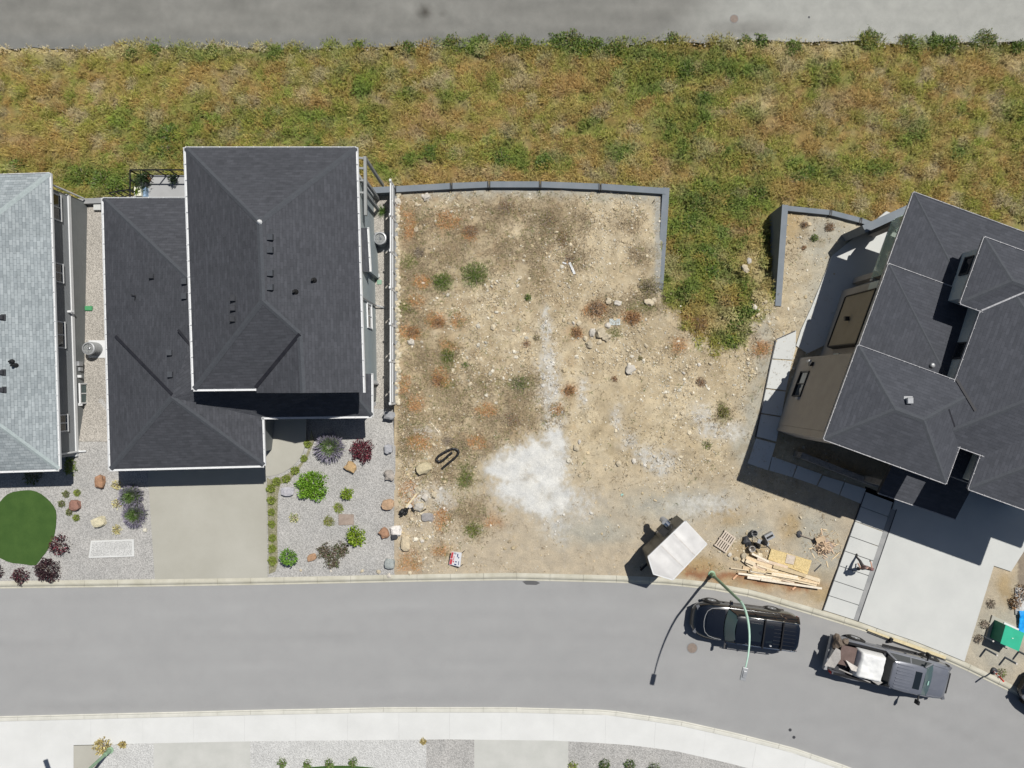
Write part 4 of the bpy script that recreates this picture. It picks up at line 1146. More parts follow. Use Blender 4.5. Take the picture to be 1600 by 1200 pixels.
mb = MB(); mb.bar(P(104, 315, -1.25), P(161, 313, -1.25), 0.3, 2.6); mb.build('wall_block', 'blockgrey', rw3)
mb = MB(); mb.bar(P(146, 323, -1.35), P(157, 323, -1.35), 0.35, 0.4); mb.build('step_block', 'concretenew', rw3)

# low wall with a fence on top between house 2 and the vacant lot
fw = thing('boundary_wall', G(614, 460), 'narrow grey boundary wall between the side gravel and the vacant lot', 'wall')
fy = [296, 347, 401, 456, 510, 565, 629]
def wx_(py): return 618.6
for ya, yb in zip(fy, fy[1:]):
    mb = MB(); za = T(0, ya) + 0.03; zb = T(0, yb) + 0.03
    mb.bar(P(wx_(ya) + 1, ya + 0.3, za), P(wx_(yb) + 1, yb - 0.3, zb), 0.16, 1.6); mb.build('wall_block', 'blockgrey', fw)
fe = thing('fence', G(618, 460, T, 0.0), 'pale grey panel fence with white posts along the left edge of the vacant lot', 'fence')
tops = []
for y in fy:
    b = P(wx_(y), y, T(0, y) - 0.3); t = b + Vector((0, 0, 1.85)); tops.append((b, t))
    mb = MB(); mb.bar(b, t, 0.09, 0.09, up=(0, 1, 0)); mb.box(t, (0.12, 0.12, 0.05)); mb.build('fence_post', 'whitemetal', fe)
for (b0_, t0), (b1_, t1) in zip(tops, tops[1:]):
    dn = Vector((0, 0, .08)); g_ = (b1_ - b0_).normalized() * .06
    mb = MB(); mb.bar(t0 - dn + g_, t1 - dn - g_, 0.075, 0.06); mb.build('top_rail', 'whitemetal', fe)
    mb = MB(); mb.bar(t0 - dn * 7.5 + g_ + Vector((.02, 0, 0)), t1 - dn * 7.5 - g_ + Vector((.02, 0, 0)), 0.06, 0.04); mb.build('middle_rail', 'whitemetal', fe)
    for k in range(2):
        a0 = b0_ + (b1_ - b0_) * (k / 2) + g_ ; a1 = b0_ + (b1_ - b0_) * ((k + 1) / 2) - g_
        mb = MB(); mb.bar(a0 + Vector((0, 0, 1.7)), a1 + Vector((0, 0, 1.7)), 0.03, 1.6); mb.build('fence_panel', 'fencegrey', fe)
# pale stones in a line along the wall foot
st = MB()
for i in range(170):
    y = 300 + 330 * random.random(); x = 621.5 + random.gauss(0, 1.6)
    c = random.uniform(0.8, 1.1); st.rock(G(x, y, T, 0.0), random.uniform(0.05, 0.13), seed=i, col=(0.55 * c, 0.50 * c, 0.39 * c), lvl=1, sx=1.0, sy=1.3, rz=random.random() * 3)
o = st.build('stone_edging', 'stone', smooth=False, origin=G(621, 460)); o['kind'] = 'stuff'

# ------------------------------------------------------------------ grass of the bank: tufts of bent blades
def blades(px, py, f, n, length, width, c, dz=0.0, spread=1.0, out=None, lean=0.75):
    base = G(px, py, f, dz)
    for _ in range(n):
        a = random.random() * 6.283; l = length * random.uniform(0.55, 1.25)
        ln = lean * random.uniform(0.4, 1.3)
        dx, dy = math.cos(a), math.sin(a)
        hx = l * math.sin(min(ln, 1.4)); hz = l * math.cos(min(ln, 1.4))
        bx = base.x + dx * spread * 0.06 * random.random(); by = base.y + dy * spread * 0.06 * random.random()
        w = width * random.uniform(0.6, 1.3)
        k = random.uniform(0.82, 1.2); cc = (c[0] * k, c[1] * k, c[2] * k)
        o = len(out[0])
        out[0].extend([(bx - dy * w, by + dx * w, base.z - 0.02), (bx + dy * w, by - dx * w, base.z - 0.02),
                       (bx + dx * hx * 0.55 + dy * w * 0.8, by + dy * hx * 0.55 - dx * w * 0.8, base.z + hz * 0.75),
                       (bx + dx * hx * 0.55 - dy * w * 0.8, by + dy * hx * 0.55 + dx * w * 0.8, base.z + hz * 0.75),
                       (bx + dx * hx, by + dy * hx, base.z + hz * 0.8)])
        out[1].append((o, o + 1, o + 2, o + 3)); out[1].append((o + 3, o + 2, o + 4))
        out[2].extend([cc] * 5)
def fast_mesh(name, out, m, kind='stuff', origin=None):
    v = np.array(out[0], dtype=np.float32); off = Vector((0, 0, 0))
    if origin is not None: off = Vector(origin); v = v - np.array(off, dtype=np.float32)
    me = bpy.data.meshes.new(name); me.from_pydata(v.tolist(), [], out[1])
    at = me.color_attributes.new('Col', 'FLOAT_COLOR', 'POINT')
    arr = np.ones((len(v), 4), dtype=np.float32); arr[:, :3] = np.array(out[2], dtype=np.float32); at.data.foreach_set('color', arr.ravel())
    me.materials.append(M[m]); o = bpy.data.objects.new(name, me); COL.objects.link(o); o.location = off
    if kind: o['kind'] = kind
    return o
HIDE = [[(-300, 275), (76, 275), (90, 560), (-300, 560)], [(205, 272), (290, 272), (290, 236), (554, 236), (560, 560), (205, 560)], [(618, 294), (1036, 300), (1028, 450), (618, 450)],
        [(1226, 324), (1380, 352), (1430, 310), (1600, 372), (1800, 480), (1800, 700), (1200, 700)], [(160, 316), (290, 314), (290, 400), (160, 400)]]
lot_edge = [(1048, 482), (1075, 515), (1100, 540), (1130, 560), (1163, 536), (1183, 502), (1196, 480), (1214, 478)]
out = ([], [], [])
cnt = 0
clump = [0, 0, 1, 0, 1, 1]
while cnt < 66000:
    if clump[3] <= 0 or random.random() < 0.22:
        px = random.uniform(-110, 1710); py = random.uniform(60, 560)
        if clump[3] <= 0: clump = [px, py, random.uniform(4.0, 10.5), random.randint(12, 34), random.uniform(0.76, 1.3), random.uniform(.8, 1.35)]; 
        ck = cs = 1.0
    else:
        px = random.gauss(clump[0], clump[2] * .75); py = random.gauss(clump[1], clump[2] * .6); clump[3] -= 1; ck = clump[4]; cs = clump[5]
    edge = nr_edge(px) + 3 * nz(px, py, 0.3, 7)
    if py < edge + (0 if blob(px, py, GREENS) < 0.4 else -9): continue
    if py > 298:
        if not (1036 < px < 1222 or (px < 206 and py < 312 and px > 76) or (555 < px < 612 and py < 298) or (px > 1222 and py < 345 and py < 316 + (px - 1225) * 0.22)): continue
        if 1036 <= px < 1222 and py > 452:
            lim = lerp_tab(lot_edge, px) + 26 * nz(px, py, 0.05, 3) + 14 * nz(px, py, 0.16, 3) - 4
            if py > lim + abs(random.gauss(0, 7)): continue
        if 1150 < px < 1222 and py > 310 and px > lerp_tab([(310, 1222), (334, 1198), (478, 1212)], py) : continue
    if any(inpoly(px, py, h) for h in HIDE): continue
    c = veg(clump[0] * .6 + px * .4, clump[1] * .6 + py * .4) if ck != 1.0 else veg(px, py); k_ = random.uniform(0.8, 1.2) * ck; c = tuple(v * k_ for v in c)
    g = blob(px, py, GREENS)
    p = blob(px, py, PALE)
    if random.random() < 0.14 and g < 0.4: c = mixc(c, (0.38, 0.31, 0.13), 0.6)
    if random.random() < 0.07: c = mixc(c, C_DARK, 0.6)
    if py > 470 and px > 1170 and random.random() < 0.6: continue
    L_ = 0.20 + 0.16 * random.random() + 0.10 * g + 0.12 * max(0, nz(px, py, 0.03, 41))
    L_ *= cs
    blades(px, py, TG if (py < 440 or px < 1040) else (lambda a, b: max(TG(a, b), T(a, b)) + .02), 4, L_, 0.013 + 0.006 * g, c, dz=-0.05, spread=1.6, out=out, lean=0.95 - 0.25 * g)
    cnt += 1
fast_mesh('dry_grass', out, 'blade')

# clumps of taller weeds on the bank and the lot, each its own plant
def leafball(mb_out, c, rx, ry, rz, n, size, cols, hollow=0.35, up=0.5):
    for _ in range(n):
        t = random.random() * 6.283; u = random.uniform(-0.15, 1)
        r = hollow + (1 - hollow) * random.random() ** 0.5
        s = math.sqrt(max(0, 1 - u * u)); wob = 1 + 0.5 * noise.noise(Vector((math.cos(t) * 2 + c[0], math.sin(t) * 2 + c[1], u * 2)))
        p = Vector((c[0] + rx * r * s * math.cos(t) * wob, c[1] + ry * r * s * math.sin(t) * wob, c[2] + rz * r * max(u, 0) * wob))
        d = Vector((math.cos(t) * s + random.gauss(0, .4), math.sin(t) * s + random.gauss(0, .4), up + random.gauss(0, .3))).normalized()
        side = d.cross(Vector((random.gauss(0, 1), random.gauss(0, 1), random.gauss(0, 1)))).normalized()
        l = size * random.uniform(0.6, 1.4); w = l * 0.28
        k = random.uniform(0.65, 1.35); col = random.choice(cols); col = tuple(x * k for x in col)
        o = len(mb_out[0])
        mb_out[0].extend([tuple(p - d * l * .5), tuple(p + side * w), tuple(p + d * l * .5), tuple(p - side * w)])
        mb_out[1].append((o, o + 1, o + 2, o + 3)); mb_out[2].extend([col] * 4)
def stems(root, c, r, h, n, m='slabbrown'):
    mb = MB()
    for i in range(n):
        a = 6.283 * i / n + random.random(); mb.tube([Vector(c), Vector(c) + Vector((math.cos(a) * r * .35, math.sin(a) * r * .35, h * .5)), Vector(c) + Vector((math.cos(a) * r * .7, math.sin(a) * r * .7, h * .85))], [0.022, 0.014, 0.006], 5)
    return mb.build('stem', m, root)
def shrub(name, px, py, r, h, cols, label, cat='shrub', n=500, size=0.09, f=None, group=None, ry=None, trunk=0.0, hollow=0.3, up=0.5):
    c = G(px, py, f or T, 0.0)
    t = thing(name, c, label, cat, group)
    stems(t, c, r, h + trunk, 6)
    out = ([], [], [])
    leafball(out, (c.x, c.y, c.z + trunk + 0.02), r, ry or r, h, n, size, cols, hollow, up)
    o = fast_mesh('foliage', out, 'leaf', kind=None, origin=c); o.location = (0, 0, 0); o.parent = t
    return t
weedc = [(0.13, 0.20, 0.04), (0.095, 0.16, 0.03), (0.17, 0.24, 0.05)]
brownc = [(0.34, 0.19, 0.09), (0.40, 0.23, 0.11), (0.22, 0.13, 0.07)]
greyc = [(0.30, 0.255, 0.20), (0.21, 0.175, 0.14), (0.38, 0.32, 0.24)]
olivec = [(0.22, 0.21, 0.065), (0.28, 0.25, 0.09), (0.17, 0.17, 0.05)]
# green clumps along the lower road and on the bank
GG = 'green weed clumps rising from the dry bank'
bankw = [(705, 66, .5), (748, 72, .55), (870, 64, .6), (895, 62, .7), (905, 74, .6), (930, 70, .6), (962, 76, .55), (820, 72, .55), (790, 66, .6), (1050, 58, .4), (1188, 62, .42), (1358, 58, .62), (1418, 64, .5), (1460, 62, .5), (1482, 66, .55), (1540, 60, .62), (1590, 72, .45),
         (240, 78, .4), (205, 82, .4), (333, 79, .4), (560, 68, .3), (638, 72, .4), (430, 80, .4), (265, 208, .6), (260, 235, .5), (1072, 108, .5), (1240, 75, .5), (130, 272, .5), (28, 255, .35),
         (672, 236, .4), (785, 247, .5), (850, 252, .45), (965, 242, .35), (755, 62, .4), (1100, 150, .4), (1165, 62, .36), (1090, 320, .5), (1075, 345, .5), (1110, 425, .5), (1075, 455, .6), (1160, 455, .5), (1170, 480, .4), (1150, 500, .5), (1140, 530, .4), (1105, 395, .5), (205, 285, .5), (160, 282, .6), (180, 290, .5), (1185, 300, .45), (1262, 268, .4), (1250, 275, .4)]
ORD = 'first second third fourth fifth sixth seventh eighth ninth tenth eleventh twelfth thirteenth fourteenth fifteenth sixteenth seventeenth eighteenth nineteenth twentieth'.split()
def zone(x, y):
    if y < 100: return 'along the edge of the lower road' + (', left half' if x < 800 else ', right half')
    if x > 1040 and y > 290: return 'in the green gap between the two retaining walls'
    if x < 300: return 'on the bank behind the left houses'
    return 'on the bank above the long retaining wall' if x < 1000 else 'on the bank at the right'
ZN = {}
for w_ in sorted(bankw): ZN.setdefault(zone(w_[0], w_[1]), []).append(w_)
def wlab(i):
    w_ = bankw[i]; z = zone(w_[0], w_[1]); return 'green weed clump, %s from the left %s' % (ORD[ZN[z].index(w_)], z)
for i, (x, y, r) in enumerate(bankw):
    shrub('weed_clump', x, y + 3, r * 1.2, r * 0.55, weedc if i % 3 else weedc[:2] + olivec[:1], wlab(i), 'weed', n=int(2200 * r), size=0.10, f=TG, group=GG, hollow=0.05)
# weeds on the vacant lot
lotw = [(742, 430, .78, .4, weedc, 'largest bright green weed in the upper left of the vacant lot'), (692, 441, .58, .32, weedc, 'second green weed of the vacant lot, just left of the largest'),
        (825, 465, .22, .18, weedc, 'small lone green weed near the top of the chalky track'), (699, 556, .42, .25, weedc + olivec, 'green weed with yellowing leaves in the left half of the lot'),
        (727, 570, .2, .14, weedc, 'small green weed right of the yellowing weed'), (812, 600, .5, .2, weedc + greyc, 'wide grey-green weed left of the chalky track'),
        (1130, 644, .36, .3, olivec, 'olive yellow bush near the right path of the lot'), (728, 748, .45, .16, olivec + weedc, 'flat olive weed patch beside the pale patch'),
        (740, 827, .45, .16, olivec + weedc, 'flat olive weed below the pale patch'), (1272, 372, .24, .25, weedc, 'single green plant inside the sharp-cornered wall'),
        (1256, 351, .22, .22, brownc + greyc, 'dry dark plant in the wall corner, left one'), (1296, 355, .3, .26, brownc + greyc, 'wider dry brown plant left of the patio'),
        (1256, 387, .15, .12, brownc, 'small brown plant below the green one in the wall corner'),
        (931, 483, .55, .32, brownc + greyc, 'rust coloured tumbleweed left of the rubble heap'), (988, 497, .45, .28, brownc, 'rust coloured weed right of the rubble heap'),
        (901, 521, .3, .2, brownc, 'small rust weed below the heap tumbleweed'), (889, 610, .32, .22, brownc, 'round rust tumbleweed beside the chalky track'),
        (960, 592, .2, .14, brownc, 'little brown weed in the middle of the bare dirt'), (685, 595, .4, .2, brownc, 'brown weed near the white fence in mid lot'),
        (735, 362, .45, .2, brownc + greyc, 'brown grey weed near the back left of the lot'), (823, 537, .26, .14, brownc, 'rust weed above the chalky track bend'),
        (838, 528, .22, .14, olivec + greyc, 'olive dry weed next to the rust weed'), (1095, 597, .3, .16, brownc + greyc, 'faint brown weed right of the bare dirt'),
        (1093, 505, .5, .3, [(0.30, 0.19, 0.09), (0.25, 0.15, 0.07)], 'orange brown bush at the foot of the green gap'), (1015, 450, .7, .3, olivec + greyc, 'olive grey weed beside the wall end'),
        (685, 505, .4, .16, brownc, 'low brown weed by the fence'), (645, 520, .4, .16, brownc, 'rusty low weed touching the fence side'), (655, 395, .35, .15, greyc, 'grey dead weed near the fence'),
        (890, 405, .3, .14, greyc + brownc, 'dead weed beside the white plank'), (1000, 560, .15, .1, olivec, 'tiny olive weed on the stony dirt'), (640, 485, .25, .14, olivec, 'olive weed beside the fence'),
        (700, 690, .4, .1, greyc, 'flattened grey weed above the tan boulder'), (800, 655, .5, .12, greyc + brownc, 'flattened grey brown weed above the pale patch'),
        (790, 325, .6, .12, brownc + greyc, 'dark dry scrub at the back of the lot, left part'), (855, 345, .6, .14, brownc + olivec + greyc, 'dark dry scrub at the back of the lot, middle part'), (880, 375, .5, .12, brownc + olivec, 'dark dry scrub in front of the middle scrub'),
        (1105, 695, .3, .08, weedc + olivec, 'thin green weed row at the right of the lot')]
for x, y, r, h, cols, lab in lotw:
    shrub('weed', x, y, r, h, cols, lab, 'weed', n=int((2600 if h > .14 else 1300) * r * (r + .45)), size=0.055, hollow=0.0)

# sparse small dead plants and stones over the dirt
out = ([], [], [])
cnt = 0
while cnt < 14000:
    px = random.uniform(622, 1300); py = random.uniform(300, 890)
    if not inpoly(px, py, dirt_poly): continue
    b = blob(px, py, BROWN); r_ = blob(px, py, RUST); g = blob(px, py, GRASSY); w = blob(px, py, WHITE)
    if w > 0.3: continue
    pr_ = 0.05 + (0.05 if px < 900 and py < 560 else 0) + 0.9 * b + 0.9 * r_ + 0.8 * g
    if py > 760 and px > 760: pr_ *= 0.25
    if random.random() > pr_: continue
    c = mixc((0.30, 0.245, 0.17), (0.17, 0.13, 0.085), random.random())
    if r_ > 0.4 and random.random() < .7: c = (0.36, 0.19, 0.085)
    if px < 900 and random.random() < .10: c = (0.16, 0.155, 0.06)
    if g > 0.4 and random.random() < .5: c = (0.11, 0.13, 0.035)
    if random.random() < 0.06: c = (0.09, 0.12, 0.035)
    blades(px, py, T, 6, 0.12 + 0.12 * random.random(), 0.008, c, dz=0.0, spread=1.5, out=out, lean=1.05)
    cnt += 1
fast_mesh('dead_weeds', out, 'blade')
stn = ([], [], [])
iv, if_ = ICO[1]
def add_stone(px, py, r, c, f=T, flat=0.6):
    b = G(px, py, f, 0.0); o = len(stn[0]); a = random.random() * 6.28; ca, sa = math.cos(a), math.sin(a); sx = random.uniform(.7, 1.3); sy = random.uniform(.7, 1.3)
    s = random.random() * 50
    for v in OCT[0]:
        k = random.uniform(0.75, 1.2)
        x, y = v[0] * sx * k * r, v[1] * sy * k * r
        stn[0].append((b.x + x * ca - y * sa, b.y + x * sa + y * ca, b.z + (v[2] * k * flat + 0.15) * r))
    stn[1].extend([tuple(i + o for i in fa) for fa in OCT[1]]); stn[2].extend([c] * len(OCT[0]))
# small 10-corner stone
OCT = ([(1, .2, -.3), (.4, .9, -.2), (-.5, .8, -.3), (-1, 0, -.2), (-.5, -.85, -.3), (.5, -.8, -.2), (.45, .25, .75), (-.35, .45, .8), (-.4, -.35, .7), (.35, -.45, .8)],
       [(0, 1, 6), (1, 7, 6), (1, 2, 7), (2, 3, 7), (3, 8, 7), (3, 4, 8), (4, 9, 8), (4, 5, 9), (5, 0, 9), (0, 6, 9), (6, 7, 8, 9)])
DENSE = [(970, 540, 50, 36), (930, 420, 80, 60), (1060, 620, 60, 50), (870, 420, 40, 60), (700, 480, 40, 20), (1030, 760, 40, 20), (760, 470, 60, 30), (860, 590, 20, 60), (900, 780, 40, 30), (1165, 590, 16, 60),
         (1230, 470, 10, 90), (1150, 860, 50, 20), (650, 760, 40, 120), (700, 320, 40, 20), (960, 340, 60, 30), (1050, 560, 90, 30), (1210, 500, 30, 40), (780, 560, 60, 60), (1100, 730, 50, 16)]
cnt = 0
while cnt < 19000:
    px = random.uniform(622, 1330); py = random.uniform(298, 895)
    if not inpoly(px, py, dirt_poly): continue
    if blob(px, py, WHITE) > 0.3 or blob(px, py, [(1195, 560, 14, 60), (1178, 640, 16, 50), (1160, 700, 16, 40)]) > .45: continue
    d = 0.12 + 0.9 * blob(px, py, DENSE) + 0.4 * max(0, nz(px, py, 0.03, 71))
    if py > 740 and px > 880: d *= 0.3
    if 740 < py and 760 < px < 1000: d *= 0.5
    if random.random() > d: continue
    r = 0.017 + 0.045 * random.random() ** 2.2 + (0.09 * random.random() if random.random() < 0.06 else 0)
    k = random.uniform(0.75, 1.2); c = random.choice([(0.50, 0.42, 0.28), (0.56, 0.50, 0.38), (0.44, 0.37, 0.26), (0.60, 0.57, 0.49)])
    if blob(px, py, WHITE2) > .4: c = (0.56, 0.55, 0.52)
    add_stone(px, py, r, tuple(x * k for x in c)); cnt += 1
for _ in range(900):     # pebbles and litter along the edge of the lower road, and loose gravel along the yards
    px = random.uniform(-100, 1700); add_stone(px, nr_edge(px) + random.gauss(1, 3.0), random.uniform(0.02, 0.07), (0.5, 0.46, 0.38), f=lambda x, y: -6.25)
for _ in range(700):
    px = random.uniform(0, 600); py = random.uniform(690, 900)
    if 180 < px < 440 or inpoly(px, py, [(x / 5, 680 + y / 5) for x, y in lawn]): continue
    k = random.uniform(.8, 1.2); add_stone(px, py, random.uniform(0.02, 0.045), (0.42 * k, .42 * k, .41 * k))
fast_mesh('loose_stones', stn, 'stone')

# bigger rocks, each by itself
ROCKS = [(667, 308, .2), (652, 320, .14), (650, 358, .17), (660, 306, .12), (881, 500, .12), (951, 470, .22), (965, 474, .2), (937, 520, .36), (947, 527, .3), (925, 520, .22), (914, 528, .18), (921, 538, .22), (950, 509, .2), (936, 535, .18),
         (905, 505, .14), (896, 505, .12), (1014, 473, .22), (1022, 470, .18), (985, 577, .3), (990, 582, .12), (998, 581, .13), (986, 583, .09), (1013, 730, .1), (1003, 725, .1), (990, 720, .16), (967, 724, .16), (948, 732, .12), (643, 535, .22), (770, 511, .18),
         (1110, 568, .14), (1092, 570, .12), (1009, 540, .12), (1066, 645, .14), (1068, 583, .1), (700, 700, .12), (653, 765, .22), (664, 777, .24), (678, 773, .22), (640, 773, .18), (655, 790, .25), (745, 560, .1), (1196, 472, .14), (1178, 480, .18), (1185, 492, .14), (1164, 420, .2), (1170, 408, .18),
         (1128, 445, .14), (620, 452, .15), (622, 315, .2), (735, 600, .15), (820, 400, .1), (660, 845, .12), (695, 835, .1), (640, 895, .12), (608, 899, .12), (592, 893, .13), (566, 892, .13), (517, 892, .09), (470, 891, .09), (900, 700, .16), (905, 690, .12), (1163, 870, .2), (1150, 872, .16), (1140, 866, .14)]
def rzone(x, y):
    if 890 < x < 1030 and 465 < y < 545: return 'in the rubble heap of the lot'
    if x > 1130 and y < 500: return 'at the foot of the sharp-cornered wall' 
    if x > 1130: return 'below the wooden pallet'
    if y > 860: return 'beside the kerb on the left'
    if x < 700 and y < 460: return 'in the back left corner of the lot'
    if x < 720 and y > 740: return 'near the black scrap and stake'
    if y > 640: return 'on the bare dirt between the chalk tracks'
    return 'in the middle of the stony dirt'
RZ = {}
for w_ in sorted(ROCKS): RZ.setdefault(rzone(w_[0], w_[1]), []).append(w_)
def rocklab(i):
    w_ = ROCKS[i]; z = rzone(w_[0], w_[1]); s_ = 'large' if w_[2] > .25 else ('small' if w_[2] < .13 else 'pale')
    return '%s loose rock, %s from the left %s' % (s_, ORD[min(RZ[z].index(w_), 19)], z)
for i, (x, y, r) in enumerate(ROCKS):
    k = random.uniform(0.85, 1.15); base = (0.50, 0.44, 0.33) if i % 3 else (0.54, 0.51, 0.46)
    mb = MB(); mb.rock(G(x, y, T), r, seed=i * 1.7, col=tuple(c * k for c in base), lvl=1 if r < .2 else 2, sx=random.uniform(.8, 1.25), sy=random.uniform(.7, 1.1), rz=random.random() * 3, flat=0.6, rough=0.5, boxy=.6)
    tag(mb.build('rock', 'stone'), rocklab(i), 'rock', 'loose pale rocks on the vacant lot')

# boulders with a look of their own
def boulder(px, py, r, col, label, sx=1.0, sy=1.0, rz=0.0, flat=0.6, f=None, seed=1, rough=0.4, lvl=3, name='boulder'):
    mb = MB(); mb.rock(G(px, py, f or T), r, seed=seed, col=col, sx=sx, sy=sy, rz=rz, flat=flat, lvl=2, rough=rough * .8, dome=0.7, boxy=.75)
    return tag(mb.build(name, 'stone', smooth=False), label, 'boulder')
boulder(663, 731, .46, (0.50, 0.44, 0.30), 'flat tan boulder left of the black bent pipe', 1.05, .75, .5, .7, seed=3)
boulder(634, 848, .42, (0.54, 0.46, 0.33), 'tall tan boulder at the lower left corner of the lot', .7, 1.15, 0, .6, seed=5)
boulder(619, 829, .36, (0.68, 0.66, 0.64), 'round white boulder at the lower left of the lot', 1, .9, 0, .6, seed=6)
boulder(668, 808, .34, (0.30, 0.29, 0.29), 'flat grey stone right of the black scrap', 1.1, .8, 0, .3, seed=7)
boulder(655, 791, .3, (0.42, 0.37, 0.26), 'low tan stone under the wooden stake', 1.1, .9, 0, .35, seed=8)
boulder(609, 649, .32, (0.30, 0.31, 0.33), 'grey block boulder at the end of the fence', 1.1, .8, 0, .8, seed=9)
boulder(608, 701, .3, (0.34, 0.35, 0.38), 'blue-grey boulder below the fence end', .75, 1, 0, .8, seed=10)
boulder(609, 742, .33, (0.36, 0.33, 0.30), 'grey pink boulder in the middle of the boulder row', .9, 1, .2, .8, seed=11)
boulder(607, 787, .34, (0.42, 0.29, 0.19), 'orange tan boulder above the rust one in the row', 1.1, .9, .2, .8, seed=12)
boulder(601, 832, .32, (0.34, 0.20, 0.13), 'rust brown boulder beside the round white one', .9, 1, .6, .8, seed=13)
boulder(610, 880, .33, (0.32, 0.35, 0.35), 'pale teal-grey boulder at the kerb end of the row', .9, 1, 0, .8, seed=14)
boulder(549, 729, .34, (0.44, 0.31, 0.17), 'orange boulder below the burgundy shrub', 1.1, .85, -.5, .8, seed=15)
boulder(451, 767, .32, (0.40, 0.40, 0.44), 'lilac grey boulder left of the big green shrub', 1.2, .85, 0, .7, seed=16)
boulder(488, 870, .24, (0.38, 0.24, 0.15), 'small rust boulder near the kerb between shrubs', 1.2, .8, .4, .6, seed=17)
boulder(159, 752, .36, (0.34, 0.20, 0.125), 'long rust boulder at the corner of the garage', .7, 1.2, 0, .8, seed=18)
boulder(119, 789, .32, (0.27, 0.15, 0.12), 'reddish boulder ringed by small round plants', .95, 1, 0, .8, seed=19)
boulder(157, 815, .32, (0.56, 0.52, 0.38), 'cream boulder in the middle of the left gravel yard', 1.1, .95, .3, .8, seed=20)
boulder(227, 828, .11, (0.6, 0.58, 0.5), 'tiny cream stone below the lower lavender', 1, 1, 0, .8, seed=21)

# ------------------------------------------------------------------ planted gardens
ballc = [(0.22, 0.28, 0.045), (0.27, 0.33, 0.06), (0.16, 0.21, 0.035)]
balls = [(300 + x / 4.444, 640 + y / 4.444) for x, y in ((805, 240), (780, 340), (718, 420), (657, 478), (588, 498), (550, 548), (552, 630), (552, 710), (557, 795), (560, 888), (560, 965), (562, 1050))]
proto = None
for i, (x, y) in enumerate(balls):
    if proto is None:
        proto = shrub('ball_plant', x, y, .22, .18, ballc, 'small round green plant, first of the driveway row, nearest the front door', 'plant', n=620, size=0.055, group='small round plants edging the driveway', hollow=0.5)
    else: copy_tree(proto, G(x, y, T, 0.02), label='small round green plant, %s of the driveway row counted from the front door' % ORD[i], rz=random.random() * 6, scale=(random.uniform(.85, 1.15),) * 3)
lb = [(104, 771.6, 'olive', 'upper left of the ring'), (121, 769.4, 'green', 'top of the ring'), (97, 786.6, 'olive', 'leftmost of the ring'), (109, 799.6, 'olive', 'lower left of the ring'), (120, 808.6, 'green', 'bottom of the ring')]
for x, y, c, w in lb:
    shrub('ball_plant', x, y, .2, .16, [(0.14, 0.165, 0.065), (0.19, 0.21, 0.08)] if c == 'olive' else ballc, 'small round %s plant around the reddish boulder, %s' % (c, w), 'plant', n=500, size=0.05, hollow=0.5)
def lavender(px, py, r, label, green=(0.12, 0.20, 0.05)):
    c = G(px, py, T); t = thing('lavender', c, label, 'lavender')
    out = ([], [], [])
    leafball(out, (c.x, c.y, c.z + .05), r * .70, r * .70, r * .8, 2600, 0.06, [green, tuple(x * 1.3 for x in green), tuple(x * .7 for x in green)], 0.2, 1.0)
    o = fast_mesh('foliage', out, 'leaf', kind=None, origin=c); o.location = (0, 0, 0); o.parent = t
    out = ([], [], [])
    for _ in range(620):
        a = random.random() * 6.283; l = r * random.uniform(0.7, 1.08); el = random.uniform(0.15, 1.0)
        d = Vector((math.cos(a) * math.cos(el), math.sin(a) * math.cos(el), math.sin(el))); s = Vector((-math.sin(a), math.cos(a), 0))
        p0_ = c + d * l * .45; p1 = c + d * l; q0 = c + d * l * .80
        o_ = len(out[0]); w = 0.006
        out[0].extend([tuple(p0_ - s * w), tuple(p0_ + s * w), tuple(q0 + s * w), tuple(q0 - s * w)]); out[1].append((o_, o_ + 1, o_ + 2, o_ + 3)); out[2].extend([(0.17, 0.20, 0.13)] * 4)
        w = 0.017; o_ = len(out[0]); k = random.uniform(.7, 1.3); cc = random.choice([(0.20, 0.185, 0.25), (0.17, 0.16, 0.20), (0.26, 0.24, 0.30)]); cc = tuple(x * k for x in cc)
        out[0].extend([tuple(q0 - s * w), tuple(q0 + s * w), tuple(p1 + s * w * .5), tuple(p1 - s * w * .5)]); out[1].append((o_, o_ + 1, o_ + 2, o_ + 3)); out[2].extend([cc] * 4)
    o = fast_mesh('flower_spikes', out, 'leaf', kind=None, origin=c); o.location = (0, 0, 0); o.parent = t
lavender(516, 698, .92, 'largest lavender mound beside the burgundy shrub')
lavender(208, 775, .74, 'upper lavender mound left of the driveway')
lavender(213, 804, .74, 'lower lavender mound left of the driveway')
burg = [(0.12, 0.026, 0.04), (0.18, 0.04, 0.055), (0.06, 0.018, 0.025)]
dburg = [(0.045, 0.022, 0.028), (0.07, 0.03, 0.035), (0.025, 0.013, 0.016)]
shrub('burgundy_shrub', 566, 703, .62, .7, burg, 'burgundy leaved shrub right of the big lavender', n=1700, size=0.085)
shrub('burgundy_shrub', 95, 851, .6, .5, burg + dburg, 'dark red shrub overlapping the edge of the lawn', n=420, size=0.11)
shrub('burgundy_shrub', 77, 890, .68, .6, dburg, 'largest blackish red shrub below the lawn', n=1700, size=0.09)
shrub('burgundy_shrub', 34, 899, .46, .45, dburg + burg[:1], 'smaller dark red shrub nearest the kerb', n=480, size=0.10)
shrub('burgundy_shrub', -3, 893, .4, .4, dburg, 'dark red shrub half cut by the left edge', n=350, size=0.10)
bright = [(0.14, 0.28, 0.02), (0.10, 0.21, 0.016), (0.19, 0.35, 0.035)]
lime = [(0.20, 0.30, 0.015), (0.26, 0.36, 0.03), (0.12, 0.20, 0.012)]
shrub('green_shrub', 489, 759, .82, .62, bright, 'large bright green shrub in the centre of the gravel garden', n=3000, size=0.10)
